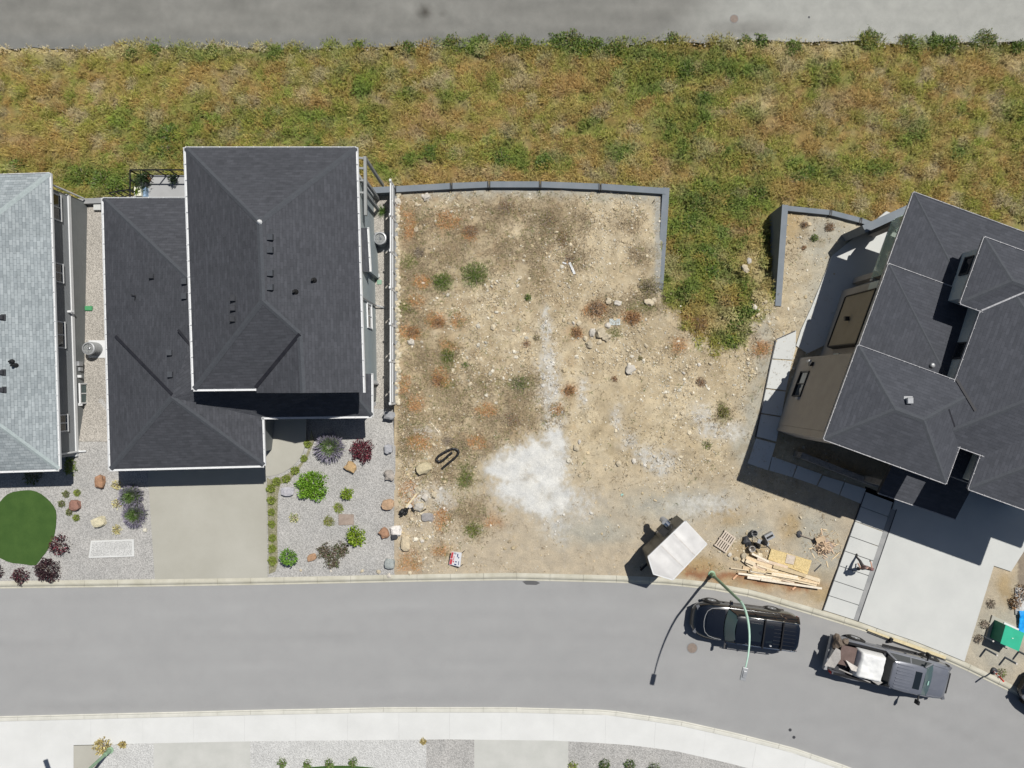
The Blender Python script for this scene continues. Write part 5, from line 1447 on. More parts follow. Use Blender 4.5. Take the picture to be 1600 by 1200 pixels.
shrub('lime_shrub', 543, 771, .33, .55, lime, 'upright lime green shrub above the brown slab', n=500, size=0.09)
shrub('lime_shrub', 557, 838, .48, .75, lime, 'tall lime green shrub leaning near the lower garden', n=800, size=0.11, ry=.6)
shrub('green_shrub', 457, 866, .46, .35, [(0.10, 0.22, 0.02), (0.13, 0.26, 0.03)], 'round green standard shrub near the kerb with a dark shadow', 'small tree', n=800, size=0.09, trunk=0.55, hollow=0.6)
shrub('low_plant', 529, 793, .3, .1, ballc, 'flat round green plant above the brown slab', 'plant', n=800, size=0.05)
shrub('low_plant', 514, 814, .3, .1, ballc + olivec, 'flat round olive plant left of the brown slab', 'plant', n=800, size=0.05)
mx_ = [(0.10, 0.11, 0.05), (0.13, 0.10, 0.075), (0.08, 0.11, 0.035), (0.16, 0.11, 0.09)]
for j, (x, y, w) in enumerate(((509, 860, 'left'), (534, 858, 'right'), (521, 876, 'lower'))):
    shrub('mixed_shrub', x, y, .45, .35, mx_, '%s lobe of the mottled brown green shrubs near the kerb' % w, n=520, size=0.09)
crm = [(0.55, 0.52, 0.24), (0.50, 0.42, 0.16), (0.62, 0.60, 0.38)]
for x, y, lab in ((183, 757, 'cream variegated plant at the shaded garage corner'), (184, 787, 'cream plant left of the upper lavender'), (183, 827, 'cream yellow plant below the other cream plants'), (460, 809, 'cream green plant in the gravel left of the flat plants')):
    shrub('cream_plant', x, y, .27, .2, crm if x < 400 else crm[:1] + crm[2:] + [(0.16, 0.24, 0.05)], lab, 'plant', n=200, size=0.08)
shrub('lime_shrub', 111, 727, .34, .4, [(0.12, 0.17, 0.03), (0.16, 0.22, 0.04)], 'half shaded green bush at the front corner of the left house', n=420, size=0.09, ry=.55)
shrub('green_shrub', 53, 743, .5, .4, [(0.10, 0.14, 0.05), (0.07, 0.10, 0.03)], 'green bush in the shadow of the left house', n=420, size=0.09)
spk = [(0.10, 0.16, 0.04), (0.07, 0.12, 0.03)]
c = G(598, 331, TY); t = thing('spiky_plant', c, 'spiky green plant behind the side air conditioner', 'plant'); out = ([], [], [])
for _ in range(60):
    a = random.random() * 6.283; el = random.uniform(.1, 1.2); d = Vector((math.cos(a) * math.cos(el), math.sin(a) * math.cos(el), math.sin(el))); s = Vector((-math.sin(a), math.cos(a), 0)); l = random.uniform(.35, .6)
    o_ = len(out[0]); out[0].extend([tuple(c - s * .02), tuple(c + s * .02), tuple(c + d * l)]); out[1].append((o_, o_ + 1, o_ + 2)); out[2].extend([random.choice(spk)] * 3)
o = fast_mesh('leaf', out, 'leaf', kind=None, origin=c); o.location = (0, 0, 0); o.parent = t
# south gardens
for x, y, lab in ((442, 1191, 'first small shrub from the left below the pavement'), (481, 1193, 'second small shrub from the left below the pavement'), (515, 1192, 'third small shrub below the pavement'), (552, 1190, 'fourth small shrub below the pavement')):
    shrub('small_shrub', x, y, .26, .3, [(0.09, 0.15, 0.03), (0.12, 0.19, 0.035)], lab, n=260, size=0.08)
for x, y, lab in ((944, 1194, 'first round green shrub in the lower right gravel'), (984, 1195, 'middle round green shrub in the lower right gravel'), (1021, 1200, 'last round green shrub in the lower right gravel')):
    shrub('round_shrub', x, y, .3, .35, [(0.06, 0.11, 0.02), (0.09, 0.15, 0.03)], lab, n=420, size=0.07, hollow=.6)
shrub('small_shrub', 895, 1196, .26, .22, lime + crm[:1], 'yellow green plant at the corner of the lower driveway', n=240, size=0.08)
lp = [(x, 1200 + 3 * ((x - 530) / 50.0) ** 2 - 3) for x in range(470, 600, 10)]
patch('lawn', lp + [(620, 1400), (450, 1400)], 'turf', 0.05, edge=10)
for x, y, lab, k in ((162, 1165, 'dry yellow grass tuft at the base of the lower street lamp', 1), (192, 1163, 'small straw weed at the pavement joint', .4), (662, 1158, 'straw weed at the edge of the coarse gravel bed', .35)):
    shrub('grass_tuft', x, y, .5 * k, .3 * k, [(0.40, 0.32, 0.12), (0.48, 0.42, 0.20), (0.28, 0.22, 0.08)], lab, 'grass tuft', n=int(380 * k), size=0.12)
# tangled brown scrub and dirt plants at the right edge
for x, y, r, lab in ((1596, 925, .5, 'tangled brown dry scrub at the right edge'), (1584, 941, .35, 'dark dry plant below the brown scrub at the right edge')):
    shrub('dry_scrub', x, y, r, .3, brownc + greyc, lab, n=420, size=0.09)
for x, y, lab in ((1540, 975, 'dead plant strip beside the driveway, upper'), (1531, 998, 'dead plant strip beside the driveway, lower'), (1550, 943, 'dead plant beside the driveway near the lawn corner')):
    shrub('dead_plant', x - 3, y, .28, .14, greyc, lab, 'plant', n=160, size=0.08)
shrub('weed', 1564, 1052, .3, .14, olivec + weedc, 'low green weed behind the red post', 'weed', n=160, size=0.07)
# ------------------------------------------------------------------ vehicles
def loft(sections, closed_ends=True):
    mb = MB(); n = len(sections[0]); vs = [p for s in sections for p in s]; fs = []
    for i in range(len(sections) - 1):
        for j in range(n - 1):
            a = i * n + j; fs.append((a, a + 1, a + n + 1, a + n))
        fs.append((i * n + n - 1, i * n, i * n + n, i * n + 2 * n - 1))
    fs.append(tuple(reversed(range(n)))); fs.append(tuple(range((len(sections) - 1) * n, len(sections) * n)))
    mb.add(vs, fs); return mb
def body_sections(st):
    """st = (x, half width, bottom, belt, crown) from rear to front"""
    out = []
    for x, w, zb, zt, cr in st:
        half = [(w * 0.93, zb), (w * 0.99, zb + 0.16), (w, (zb + zt) / 2), (w * 0.985, zt - 0.14), (w * 0.93, zt - 0.03), (w * 0.80, zt + cr * 0.45), (w * 0.45, zt + cr * 0.9)]
        sec = [Vector((x, -y, z)) for y, z in half] + [Vector((x, 0, zt + cr))] + [Vector((x, y, z)) for y, z in reversed(half)]
        out.append(sec)
    return out
def add_bevel(o, w=0.03, s=2):
    b = o.modifiers.new('bevel', 'BEVEL'); b.width = w; b.segments = s; b.limit_method = 'ANGLE'; b.angle_limit = math.radians(50)
def smooth(o):
    for p in o.data.polygons: p.use_smooth = True
    try: o.data.set_sharp_from_angle(angle=math.radians(38))
    except Exception: pass
def wheel(root, x, y, r=0.40, w=0.27, rim='greymetal'):
    s = 1 if y > 0 else -1
    def ring(prof, seg=24):
        mb = MB(); vs = []; fs = []; n = len(prof)
        for rr, yy in prof:
            for k in range(seg):
                t = 6.28319 * k / seg; vs.append((x + rr * math.cos(t), y + s * yy, r + rr * math.sin(t)))
        for i in range(n - 1):
            for k in range(seg):
                a = i * seg + k; b = i * seg + (k + 1) % seg; fs.append((a, b, b + seg, a + seg))
        fs += [tuple(range(seg)), tuple(range((n - 1) * seg, n * seg))]
        mb.add(vs, fs); return mb
    t = ring([(r * .6, -w), (r * .96, -w), (r, -w + .04), (r, -.04), (r * .94, 0), (r * .66, 0.0), (r * .62, -.04)]).build('wheel', 'tyre', root)
    mb = ring([(r * .6, -.05), (r * .58, -.01), (r * .2, -.03), (r * .16, 0.0), (0.03, 0.0)], 20); mb.build('rim', rim, t)
    return t
def quad_panel(root, name, pts, m, th=0.015, bow=0.0, nseg=6):
    """a sheet through 4 corners (a,b along the bottom, c,d along the top), bowed outward"""
    a, b, c, d = [Vector(p) for p in pts]; nrm = (b - a).cross(d - a).normalized(); mb = MB(); vs = []
    for q in (0, 1):
        for i in range(nseg + 1):
            t = i / nseg; k = bow * (1 - (2 * t - 1) ** 2)
            for lo, hi in ((a, b), (d, c)): vs.append(lo + (hi - lo) * t + nrm * (k - q * th))
    n2 = 2 * (nseg + 1); fs = []
    for i in range(nseg):
        e = 2 * i; fs.append((e, e + 2, e + 3, e + 1)); fs.append((e + n2, e + 1 + n2, e + 3 + n2, e + 2 + n2))
        fs.append((e + 2, e, e + n2, e + 2 + n2)); fs.append((e + 1, e + 3, e + 3 + n2, e + 1 + n2))
    fs.append((0, 1, 1 + n2, n2)); e = 2 * nseg; fs.append((e + 1, e, e + n2, e + 1 + n2))
    mb.add(vs, fs); o = mb.build(name, m, root); smooth(o); return o
def mirror_pair(root, x, w, z, m):
    for s in (-1, 1):
        mb = MB(); mb.bar((x, s * w, z), (x - 0.05, s * (w + 0.2), z + 0.05), 0.07, 0.05); mb.box((x - 0.06, s * (w + 0.24), z - 0.05), (0.13, 0.22, 0.2), taper=0.85)
        mb.build('wing_mirror', m, root)
def greenhouse(root, zb, zt, xf0, xf1, xr1, xr0, wb, wt, paint, gm, split_at, bow=0.14):
    A = {}
    for s in (-1, 1):
        A['fb', s] = Vector((xf0, s * (wb - .06), zb)); A['ft', s] = Vector((xf1, s * (wt - .02), zt)); A['rt', s] = Vector((xr1, s * (wt - .02), zt)); A['rb', s] = Vector((xr0, s * (wb - .04), zb))
    # roof shell
    secs = []
    for x, ww, dz in ((xr1 - 0.10, wt * .72, -0.05), (xr1 - .02, wt * .93, -0.02), (xr1 + .2, wt, 0.0), ((xr1 + xf1) / 2, wt + .02, 0.02), (xf1 - .12, wt, 0.0), (xf1 + .08, wt * .93, -0.035)):
        half = [(ww, zt - .05 + dz), (ww * .97, zt + dz + .0), (ww * .85, zt + .035 + dz), (ww * .4, zt + .055 + dz)]
        secs.append([Vector((x, -y, z)) for y, z in half] + [Vector((x, 0, zt + .06 + dz))] + [Vector((x, y, z)) for y, z in reversed(half)])
    ro = loft(secs).build('roof', paint, root); smooth(ro)
    quad_panel(root, 'windscreen', (A['fb', -1], A['fb', 1], A['ft', 1] + Vector((0, -.04, -.02)), A['ft', -1] + Vector((0, .04, -.02))), gm, bow=bow)
    quad_panel(root, 'rear_window', (A['rb', 1], A['rb', -1], A['rt', -1] + Vector((0, .05, -.02)), A['rt', 1] + Vector((0, -.05, -.02))), 'glassdark', bow=0.05)
    for s in (-1, 1):
        fb, ft, rt, rb = A['fb', s], A['ft', s], A['rt', s], A['rb', s]
        xs = [0] + split_at + [1]
        for i in range(len(xs) - 1):
            t0, t1 = xs[i] + .012, xs[i + 1] - .012
            pb0 = rb + (fb - rb) * t0; pb1 = rb + (fb - rb) * t1; pt0 = rt + (ft - rt) * t0; pt1 = rt + (ft - rt) * t1
            quad_panel(root, 'side_window', (pb0, pb1, pt1, pt0) if s < 0 else (pb1, pb0, pt0, pt1), 'glassdark', nseg=2)
        for a, b, wd in ((fb, ft, .07), (rb, rt, .12)) + tuple((rb + (fb - rb) * t, rt + (ft - rt) * t, .06) for t in split_at):
            mb = MB(); o_ = Vector((0, s * .012, 0)); mb.bar(a + o_, b + o_, wd, .04, up=(0, s, 0.4)); mb.build('window_pillar', paint, root)
    return ro

def build_suv():
    t = thing('suv', (0, 0, 0), 'glossy black suv with roof bars parked nose left below the lumber pile', 'car')
    st = [(-2.90, .62, .46, .98, .01), (-2.86, .82, .40, 1.08, .02), (-2.74, .94, .34, 1.16, .02), (-2.4, 1.0, .30, 1.2, .02), (0, 1.005, .28, 1.18, .02), (1.15, 1.0, .28, 1.14, .05), (1.7, .985, .30, 1.10, .07), (2.1, .95, .30, 1.03, .07), (2.4, .87, .30, .95, .06), (2.62, .76, .33, .84, .05), (2.76, .62, .36, .74, .04), (2.85, .42, .42, .62, .02)]
    b = loft(body_sections(st)).build('body', 'carblack', t); smooth(b)
    sb = MB()
    for s in (-1, 1): sb.bar((-2.3, s * 1.0, .42), (2.3, s * .99, .42), .05, .14)
    sb.build('sill', 'carside', t)
    # bonnet: a raised panel with a bright front lip
    secs = []
    for x, w, z in ((1.22, .80, 1.205), (1.6, .79, 1.19), (1.95, .72, 1.145), (2.15, .58, 1.10)):
        secs.append([Vector((x, -w, z - .05)), Vector((x, -w + .03, z - .005)), Vector((x, -w * .45, z + .02)), Vector((x, 0, z + .025)), Vector((x, w * .45, z + .02)), Vector((x, w - .03, z - .005)), Vector((x, w, z - .05))])
    bo = loft(secs).build('bonnet', 'carblack', t); smooth(bo)
    mb = MB(); mb.tube([(1.25, -.86, 1.16), (1.6, -.84, 1.14), (1.95, -.76, 1.11), (2.16, -.58, 1.09), (2.25, -.3, 1.08), (2.28, 0, 1.08), (2.25, .3, 1.08), (2.16, .58, 1.09), (1.95, .76, 1.11), (1.6, .84, 1.14), (1.25, .86, 1.16)], .016, 6); mb.build('bonnet_trim', 'greymetal', bo)
    greenhouse(t, 1.17, 1.80, 1.02, .66, -2.62, -2.80, .97, .76, 'carblack', 'glassteal', [.36, .66], bow=.2)
    for s in (-1, 1):
        mb = MB(); mb.tube([(.95, s * .965, 1.18), (-1.35, s * .985, 1.21), (-1.8, s * .98, 1.22), (-1.85, s * .90, 1.42)], .02, 6); mb.build('window_trim', 'chrome', t)
        mb = MB(); mb.tube([(.3, s * .74, 1.86), (.1, s * .745, 1.91), (-2.4, s * .745, 1.92), (-2.55, s * .74, 1.87)], .022, 6)
        for x in (.1, -.75, -1.75, -2.4): mb.box((x, s * .745, 1.82), (.12, .05, .09))
        mb.build('roof_rail', 'chrome', t)
        mb = MB(); mb.box((2.60, s * .62, .72), (.18, .34, .14), rz=-s * .5); mb.build('headlight', 'lampglass', t)
        mb = MB(); mb.box((-2.84, s * .82, .85), (.06, .16, .3)); mb.build('tail_light', 'redglass', t)
        for x in (1.78, -1.62): wheel(t, x, s * 1.045, .41)
        for x in (1.78, -1.62):
            mb = MB(); mb.tube([(x, s * .9, .43), (x, s * 1.008, .43)], .47, 24); mb.build('wheel_arch', 'blackmetal', t)
    for x in (-.75, -1.75):
        mb = MB(); mb.bar((x, -.78, 1.97), (x, .78, 1.97), .07, .035); mb.build('cross_bar', 'blackmetal', t)
    mb = MB(); mb.box((-.33, 0, 1.845), (.62, .98, .028)); mb.build('sunroof', 'glassdark', t)
    mb = MB(); mb.box((-1.08, 0, 1.85), (.34, .95, .02)); mb.build('sunroof', 'glassdark', t)
    mb = MB()
    for y in (-.5, -.3, -.1, .1, .3, .5): mb.bar((-1.3, y, 1.885), (-2.5, y, 1.875), .03, .03)
    mb.build('roof_rib', 'ribblack', t)
    mb = MB(); mb.tube([(1.2, .3, 1.2), (1.02, -.25, 1.28), (.98, -.4, 1.3)], .012, 5); mb.tube([(1.2, -.45, 1.2), (1.0, -.75, 1.26)], .012, 5); mb.build('wiper', 'plasticblack', t)
    mirror_pair(t, 1.0, .98, 1.1, 'carblack')
    mb = MB(); mb.box((2.82, 0, .42), (.08, .9, .22)); mb.build('grille', 'plasticblack', t)
    mb = MB(); mb.box((-1.2, .62, 1.87), (.12, .06, .06), taper=.5); mb.build('roof_aerial', 'whitemetal', t)
    return t
suv = build_suv()
c = P(1163, 978, .85); suv.scale = (.97, .97, 1.0); suv.location = (c.x, c.y, RL); suv.rotation_euler.z = math.atan2(22.5, -168.4)
c = P(1676, 1112, .85)
suv2 = copy_tree(suv, (c.x, c.y, RL), math.radians(180 - 31), 'dark vehicle parked half out of view at the lower right edge')

def build_pickup():
    t = thing('pickup_truck', (0, 0, 0), 'grey pickup truck with an overloaded bed parked nose right at the kerb', 'pickup truck')
    st = [(-.56, 1.0, .38, 1.14, .01), (.2, 1.005, .36, 1.15, .01), (1.5, 1.0, .36, 1.18, .03), (1.95, .99, .38, 1.19, .06), (2.4, .975, .40, 1.17, .07), (2.8, .94, .42, 1.12, .06), (3.0, .86, .42, 1.04, .04), (3.12, .72, .48, .92, .02)]
    b = loft(body_sections(st)).build('body', 'cargrey', t); smooth(b)
    secs = []
    for x, w, z in ((1.92, .52, 1.275), (2.3, .50, 1.265), (2.7, .45, 1.22), (2.86, .38, 1.18)):
        secs.append([Vector((x, -w, z - .06)), Vector((x, -w + .04, z)), Vector((x, 0, z + .012)), Vector((x, w - .04, z)), Vector((x, w, z - .06))])
    bo = loft(secs).build('bonnet', 'cargrey', t); smooth(bo)
    for s in (-1, 1):
        mb = MB(); mb.tube([(1.95, s * .82, 1.23), (2.4, s * .80, 1.22), (2.82, s * .76, 1.15)], .018, 6); mb.build('bonnet_crease', 'cargrey', bo)
    greenhouse(t, 1.16, 1.84, 2.0, 1.20, -.38, -.54, .96, .76, 'cargrey', 'glassteal', [.5], bow=.1)
    mb = MB()
    for y in (-.6, -.44, -.28, -.12, .12, .28, .44, .6): mb.bar((-.28, y, 1.935 - abs(y) * .05), (.58, y, 1.938 - abs(y) * .05), .055, .06)
    o = mb.build('roof_rib', 'cargrey', t); add_bevel(o, .012, 1)
    mb = MB(); mb.box((.88, 0, 1.885), (.36, .92, .028)); mb.build('sunroof', 'glassdark', t)
    # open bed: floor and walls
    mb = MB(); mb.box((-1.9, 0, .62), (2.6, 1.7, .12)); mb.build('bed_floor', 'darkgrey', t)
    for s in (-1, 1):
        mb = MB(); secs = []
        for x, w in ((-3.15, .97), (-2.6, 1.0), (-2.0, 1.045), (-1.4, 1.0), (-.6, 1.0)):
            secs.append([Vector((x, s * (w - .14), .5)), Vector((x, s * (w - .02), .45)), Vector((x, s * w, .8)), Vector((x, s * (w - .02), 1.12)), Vector((x, s * (w - .05), 1.17)), Vector((x, s * (w - .15), 1.17)), Vector((x, s * (w - .16), 1.1))])
        o = loft(secs).build('bed_side', 'cargrey', t); smooth(o)
        mb = MB(); mb.bar((-3.1, s * .885, 1.195), (-.62, s * .885, 1.195), .13, .03); mb.build('bed_rail', 'plasticblack', o)
        for x in (2.15, -1.98): wheel(t, x, s * (1.05 if x > 0 else 1.09), .42)
        for x in (2.15, -1.98): mb = MB(); mb.tube([(x, s * .9, .45), (x, s * (1.012 if x > 0 else 1.052), .45)], .50, 24); mb.build('wheel_arch', 'blackmetal', t)
        mb = MB(); mb.box((3.0, s * .76, .85), (.16, .3, .16), rz=-s * .4); mb.build('headlight', 'lampglass', t)
        mb = MB(); mb.box((-3.15, s * .92, .75), (.06, .12, .32)); mb.build('tail_light', 'redglass', t)
        mb = MB(); mb.bar((-.45, s * 1.03, .42), (1.5, s * 1.03, .42), .12, .05); mb.build('running_board', 'plasticblack', t)
        mb = MB()
        for x in (.45, 1.4): mb.bar((x, s * 1.008, .95), (x + .14, s * 1.008, .95), .03, .03)
        mb.build('door_handle', 'plasticblack', t)
    mb = MB(); mb.box((-.66, 0, .55), (.1, 1.8, .62)); mb.build('bed_front', 'darkgrey', t)
    mb = MB(); mb.box((-3.28, 0, .45), (.2, 1.9, .22)); mb.build('rear_bumper', 'greymetal', t)
    mb = MB(); mb.box((3.14, 0, .42), (.14, 1.75, .24)); mb.box((3.1, 0, .68), (.08, 1.1, .32)); mb.build('front_bumper', 'plasticblack', t)
    mb = MB(); mb.box((1.56, -.08, 1.56), (.18, .22, .012), tilt=(0, .70)); 
    o = mb.build('screen_sticker', 'sticker', t); o.location.z = 0.04; o.location.x = 0.1
    mb = MB(); mb.tube([(1.93, .5, 1.26), (1.8, -.1, 1.33)], .012, 5); mb.tube([(1.93, -.2, 1.26), (1.8, -.75, 1.31)], .012, 5); mb.build('wiper', 'plasticblack', t)
    for s in (-1, 1):
        mb = MB(); mb.bar((1.62, s * .96, 1.2), (1.58, s * 1.2, 1.28), .07, .05); mb.box((1.55, s * 1.29, 1.12), (.12, .22, .32), taper=.9); mb.build('wing_mirror', 'plasticblack', t)
    mb = MB(); mb.tube([(2.7, .93, 1.1), (2.7, .93, 1.3)], .01, 4); mb.build('aerial', 'plasticblack', t)
    return t
tr = build_pickup()
c = P(1393, 1046, .85); TRL = Vector((c.x, c.y, RL)); TRR = math.atan2(-45, 183)
tr.location = TRL; tr.rotation_euler.z = TRR
MT = Matrix.Translation(TRL) @ Matrix.Rotation(TRR, 4, 'Z')
def placed(mb):   # from the truck's own frame into the place
    mb.v = [tuple(MT @ Vector(p)) for p in mb.v]; return mb
def cloth(xs, ys, zf, th=0.03):
    mb = MB(); nx, ny = len(xs), len(ys); vs = [(x + 0.0, y, zf(x, y)) for x in xs for y in ys]; vs += [(x, y, z - th) for x, y, z in vs]; o = nx * ny; fs = []
    for i in range(nx - 1):
        for j in range(ny - 1):
            a = i * ny + j; fs.append((a, a + ny, a + ny + 1, a + 1)); fs.append((o + a, o + a + 1, o + a + ny + 1, o + a + ny))
    rim = [i * ny for i in range(nx)] + [(nx - 1) * ny + j for j in range(1, ny)] + [i * ny + ny - 1 for i in range(nx - 2, -1, -1)] + [j for j in range(ny - 2, 0, -1)]
    for k in range(len(rim)):
        a, b = rim[k], rim[(k + 1) % len(rim)]; fs.append((b, a, a + o, b + o))
    mb.add(vs, fs); return mb
L_ = lambda a, b, n: [a + (b - a) * i / n for i in range(n + 1)]
def zf(x, y):
    ex = min((x + 2.15) / .12, (-.72 - x) / .1, 1); ey = min((y + .72) / .1, (.74 - y) / .1, 1)
    k = max(0, min(ex, ey)); return .95 + .72 * k ** .5 + .05 * nz(x, y, 2.3, 1) + .03 * nz(x, y, 6, 2)
o = placed(cloth(L_(-2.15, -.72, 22), L_(-.72, .74, 22), zf)).build('tarp_bundle', 'tarpwhite', smooth=True); tag(o, 'white tarp covered bundle in the pickup bed behind the cab', 'tarp bundle')
o = placed(cloth(L_(-3.05, -2.2, 8), L_(-.32, .72, 8), lambda x, y: 1.26 + .03 * nz(x, y, 2, 5), .05)).build('brown_sheet', 'brownsheet'); tag(o, 'flat brown sheet in the rear half of the pickup bed', 'sheet')
mb = MB(); mb.add([(-3.45, .55, 1.5), (-3.25, .5, 1.62), (-3.12, .05, 1.6), (-3.2, -.55, 1.35), (-3.62, -.62, 1.1), (-3.52, 0.0, 1.3)], [(0, 1, 2, 5), (5, 2, 3, 4)])
mb.add([(x, y, z - .03) for x, y, z in mb.v], [(5, 2, 1, 0), (4, 3, 2, 5)]); mb.add([(-3.3, -.3, .6), (-3.26, .3, .6), (-3.26, .3, 1.4), (-3.3, -.3, 1.3)], [(0, 1, 2, 3)])
o = placed(mb).build('plastic_sheet', 'dustywhite'); tag(o, 'folded dusty white sheet hanging over the tailgate of the grey pickup', 'sheet')
mb = MB(); mb.rock((-3.2, .72, .9), .34, seed=4, lvl=2, flat=.9, rough=.9, sx=.8); mb.rock((-2.9, .82, 1.0), .2, seed=8, lvl=2, flat=.9, rough=1.0)
o = placed(mb).build('scrap_wire_bundle', 'rustmesh'); tag(o, 'rusty brown bundle at the rear left corner of the pickup bed', 'bundle')
for i, (a, b, c_, d, w) in enumerate((((-2.75, .02, 1.42), (-2.35, -.42, 1.45), (-1.2, -.48, 1.50), (-1.9, -.2, 1.55), 'broken white board lying near the middle of the pickup bed'),
                                     ((-1.95, -.45, 1.46), (-.75, -.86, 1.42), (-.68, -.62, 1.6), (-1.3, -.35, 1.6), 'torn white board along the right side of the pickup bed'),
                                     ((-2.9, -.6, 1.22), (-1.1, -.9, 1.24), (-1.1, -.84, 1.28), (-2.9, -.54, 1.26), 'thin pale board edge along the right bed rail'))):
    mb = MB(); vs = [Vector(p) for p in (a, b, c_, d)]; mb.add(vs + [v - Vector((0, 0, .04)) for v in vs], [(0, 1, 2, 3), (7, 6, 5, 4), (1, 0, 4, 5), (2, 1, 5, 6), (3, 2, 6, 7), (0, 3, 7, 4)])
    tag(placed(mb).build('board', 'dustywhite'), w, 'board')

# ------------------------------------------------------------------ street lamps
def build_lamp(base, ang, label):
    t = thing('street_lamp', base, label, 'street lamp', rz=0)
    def W(x, y, z): return Vector(base) + Vector((math.cos(ang) * x - math.sin(ang) * y, math.sin(ang) * x + math.cos(ang) * y, z))
    mb = MB(); mb.lathe(base, [(.2, 0), (.2, .04), (.12, .06), (.12, .5), (.095, .55)], 14); mb.build('base_plate', 'lampgreen', t)
    mb = MB(); mb.tube([W(0, 0, .5), W(0, 0, 2.6), W(0, 0, 5.0)], [.088, .075, .06], 10); mb.build('pole', 'lampgreen', t)
    pts = []
    for i in range(15):
        s = i / 14; x = 2.35 * (s ** 1.6) ; z = 4.98 + 2.25 * math.sin(min(1, s * 1.08) * math.pi / 2) ** .95
        pts.append(W(x, 0, z))
    mb = MB(); mb.tube(pts, [.062 - .03 * i / 14 for i in range(15)], 8); mb.build('arm', 'lampgreenpale', t)
    hb = MB(); e = pts[-1]; d = W(1, 0, 0) - W(0, 0, 0)
    hb.bar(e + d * -.05 + Vector((0, 0, .05)), e + d * .55 + Vector((0, 0, .03)), .26, .09); hb.bar(e + d * .08 + Vector((0, 0, .09)), e + d * .4 + Vector((0, 0, .08)), .16, .05)
    o = hb.build('lamp_head', 'greymetal', t); add_bevel(o, .03, 2)
    lb_ = MB(); lb_.bar(e + d * .12 + Vector((0, 0, -.045)), e + d * .5 + Vector((0, 0, -.06)), .18, .03); lb_.build('lamp_lens', 'lampglass', o)
    return t
bl = P(1112, 897, .0); build_lamp(bl, math.atan2(-2.38, -.55), 'tall green street lamp with a curved arm over the black suv')
bl = P(172, 1172, .0); build_lamp(bl, math.atan2(2.2, -.8), 'green street lamp cut off by the bottom left edge')

# ------------------------------------------------------------------ white trailer
tl = thing('trailer', P(1035, 850, 0), 'small white-roofed v-nosed box trailer parked on the dirt by the kerb', 'trailer')
TH = 2.35
out_ = [P(1071, 814, TH), P(1104.5, 850, TH), P(1051, 906, TH), P(1021, 897, TH), P(1012.5, 870, TH)]
cen = sum(out_, Vector((0, 0, 0))) / 5
ax0 = (out_[0] + out_[1]) / 2; ax1 = (out_[2] + out_[4]) / 2
nn_ = 4
vs = [p for p in out_]
mb = MB()
rA, rB = ax0 + Vector((0, 0, .13)), ax1 + Vector((0, 0, .13)); nose = out_[3]
W_, E_ = out_[4], out_[2]
ring_top = [out_[0], out_[1], E_, nose, W_]
nx, ny = 18, 10
grid = []
for i in range(nx + 1):
    s = i / nx
    a = out_[0] + (W_ - out_[0]) * s; b = out_[1] + (E_ - out_[1]) * s
    for j in range(ny + 1):
        u = j / ny; p = a + (b - a) * u
        seam = 1 if (i % 6 == 0 and 0 < i < nx) else 0
        zz = .13 * (1 - abs(2 * u - 1) ** 1.5) + .06 * noise.noise(Vector((s * 5, u * 3, 3))) + .05 * seam
        p = p + Vector((0, 0, zz if 0 < j < ny else 0)); grid.append(p)
fs = [(i * (ny + 1) + j, (i + 1) * (ny + 1) + j, (i + 1) * (ny + 1) + j + 1, i * (ny + 1) + j + 1) for i in range(nx) for j in range(ny)]
mb.add(grid, fs)
lastrow = [nx * (ny + 1) + j for j in range(ny + 1)]; ni = len(mb.v); mb.add([nose + Vector((0, 0, .0))], [])
for j in range(ny): mb.f.append((lastrow[j], ni, lastrow[j + 1]))
o = mb.build('roof', 'trailerroof', tl, smooth=True)
mb = MB(); loop = ring_top
for i in range(5):
    mb.bar(loop[i] + Vector((0, 0, .02)), loop[(i + 1) % 5] + Vector((0, 0, .02)), .05, .12)
mb.build('roof_trim', 'whitemetal', tl)
for s_ in (1 / 3, 2 / 3):
    mb = MB(); prev = None
    for j in range(ny + 1):
        p = grid[int(nx * s_) * (ny + 1) + j] + Vector((0, 0, .006))
        if prev is not None: mb.bar(prev, p, .03, .012)
        prev = p
    mb.build('roof_seam', 'dustywhite', tl)
ins = [p + (cen - p).normalized() * .05 for p in loop]
mb = MB(); mb.prism([(p.x, p.y) for p in ins], .45, TH - .08); mb.build('body', 'trailerside', tl)
a, b = ins[0], ins[4]; nW = (b - a).normalized().cross(Vector((0, 0, 1))); 
if nW.dot(cen - a) > 0: nW = -nW
for i in range(5):
    s0, s1 = .04 + i * .19, .04 + (i + 1) * .19 - .015
    mb = MB(); mb.bar(a + (b - a) * s0 + nW * .02 + Vector((0, 0, -.15)), a + (b - a) * s1 + nW * .02 + Vector((0, 0, -.15)), .03, 1.7); mb.build('side_panel', 'trailerside', tl)
vc = a + (b - a) * .42 + nW * .24; vc.z = 1.45
mb = MB(); mb.box((vc.x, vc.y, 1.25), (.42, .5, .5), rz=math.atan2(nW.y, nW.x)); o = mb.build('side_box', 'plasticblack', tl)
sd = (b - a).normalized()
mb = MB(); v2_ = vc - sd * .36; v2_.z = 1.75; mb.tube([v2_ - nW * .1 + Vector((0, 0, -.05)), v2_ + nW * .12, v2_ + nW * .3], [.2, .2, .19], 16); mb.build('vent_hood', 'chrome', tl)
mb = MB(); mb.tube([v2_ + nW * .3, v2_ + nW * .46 + Vector((0, 0, -.25))], [.19, .16], 12); mb.build('vent_duct', 'greymetal', tl)
fr = (loop[0] + loop[1]) / 2
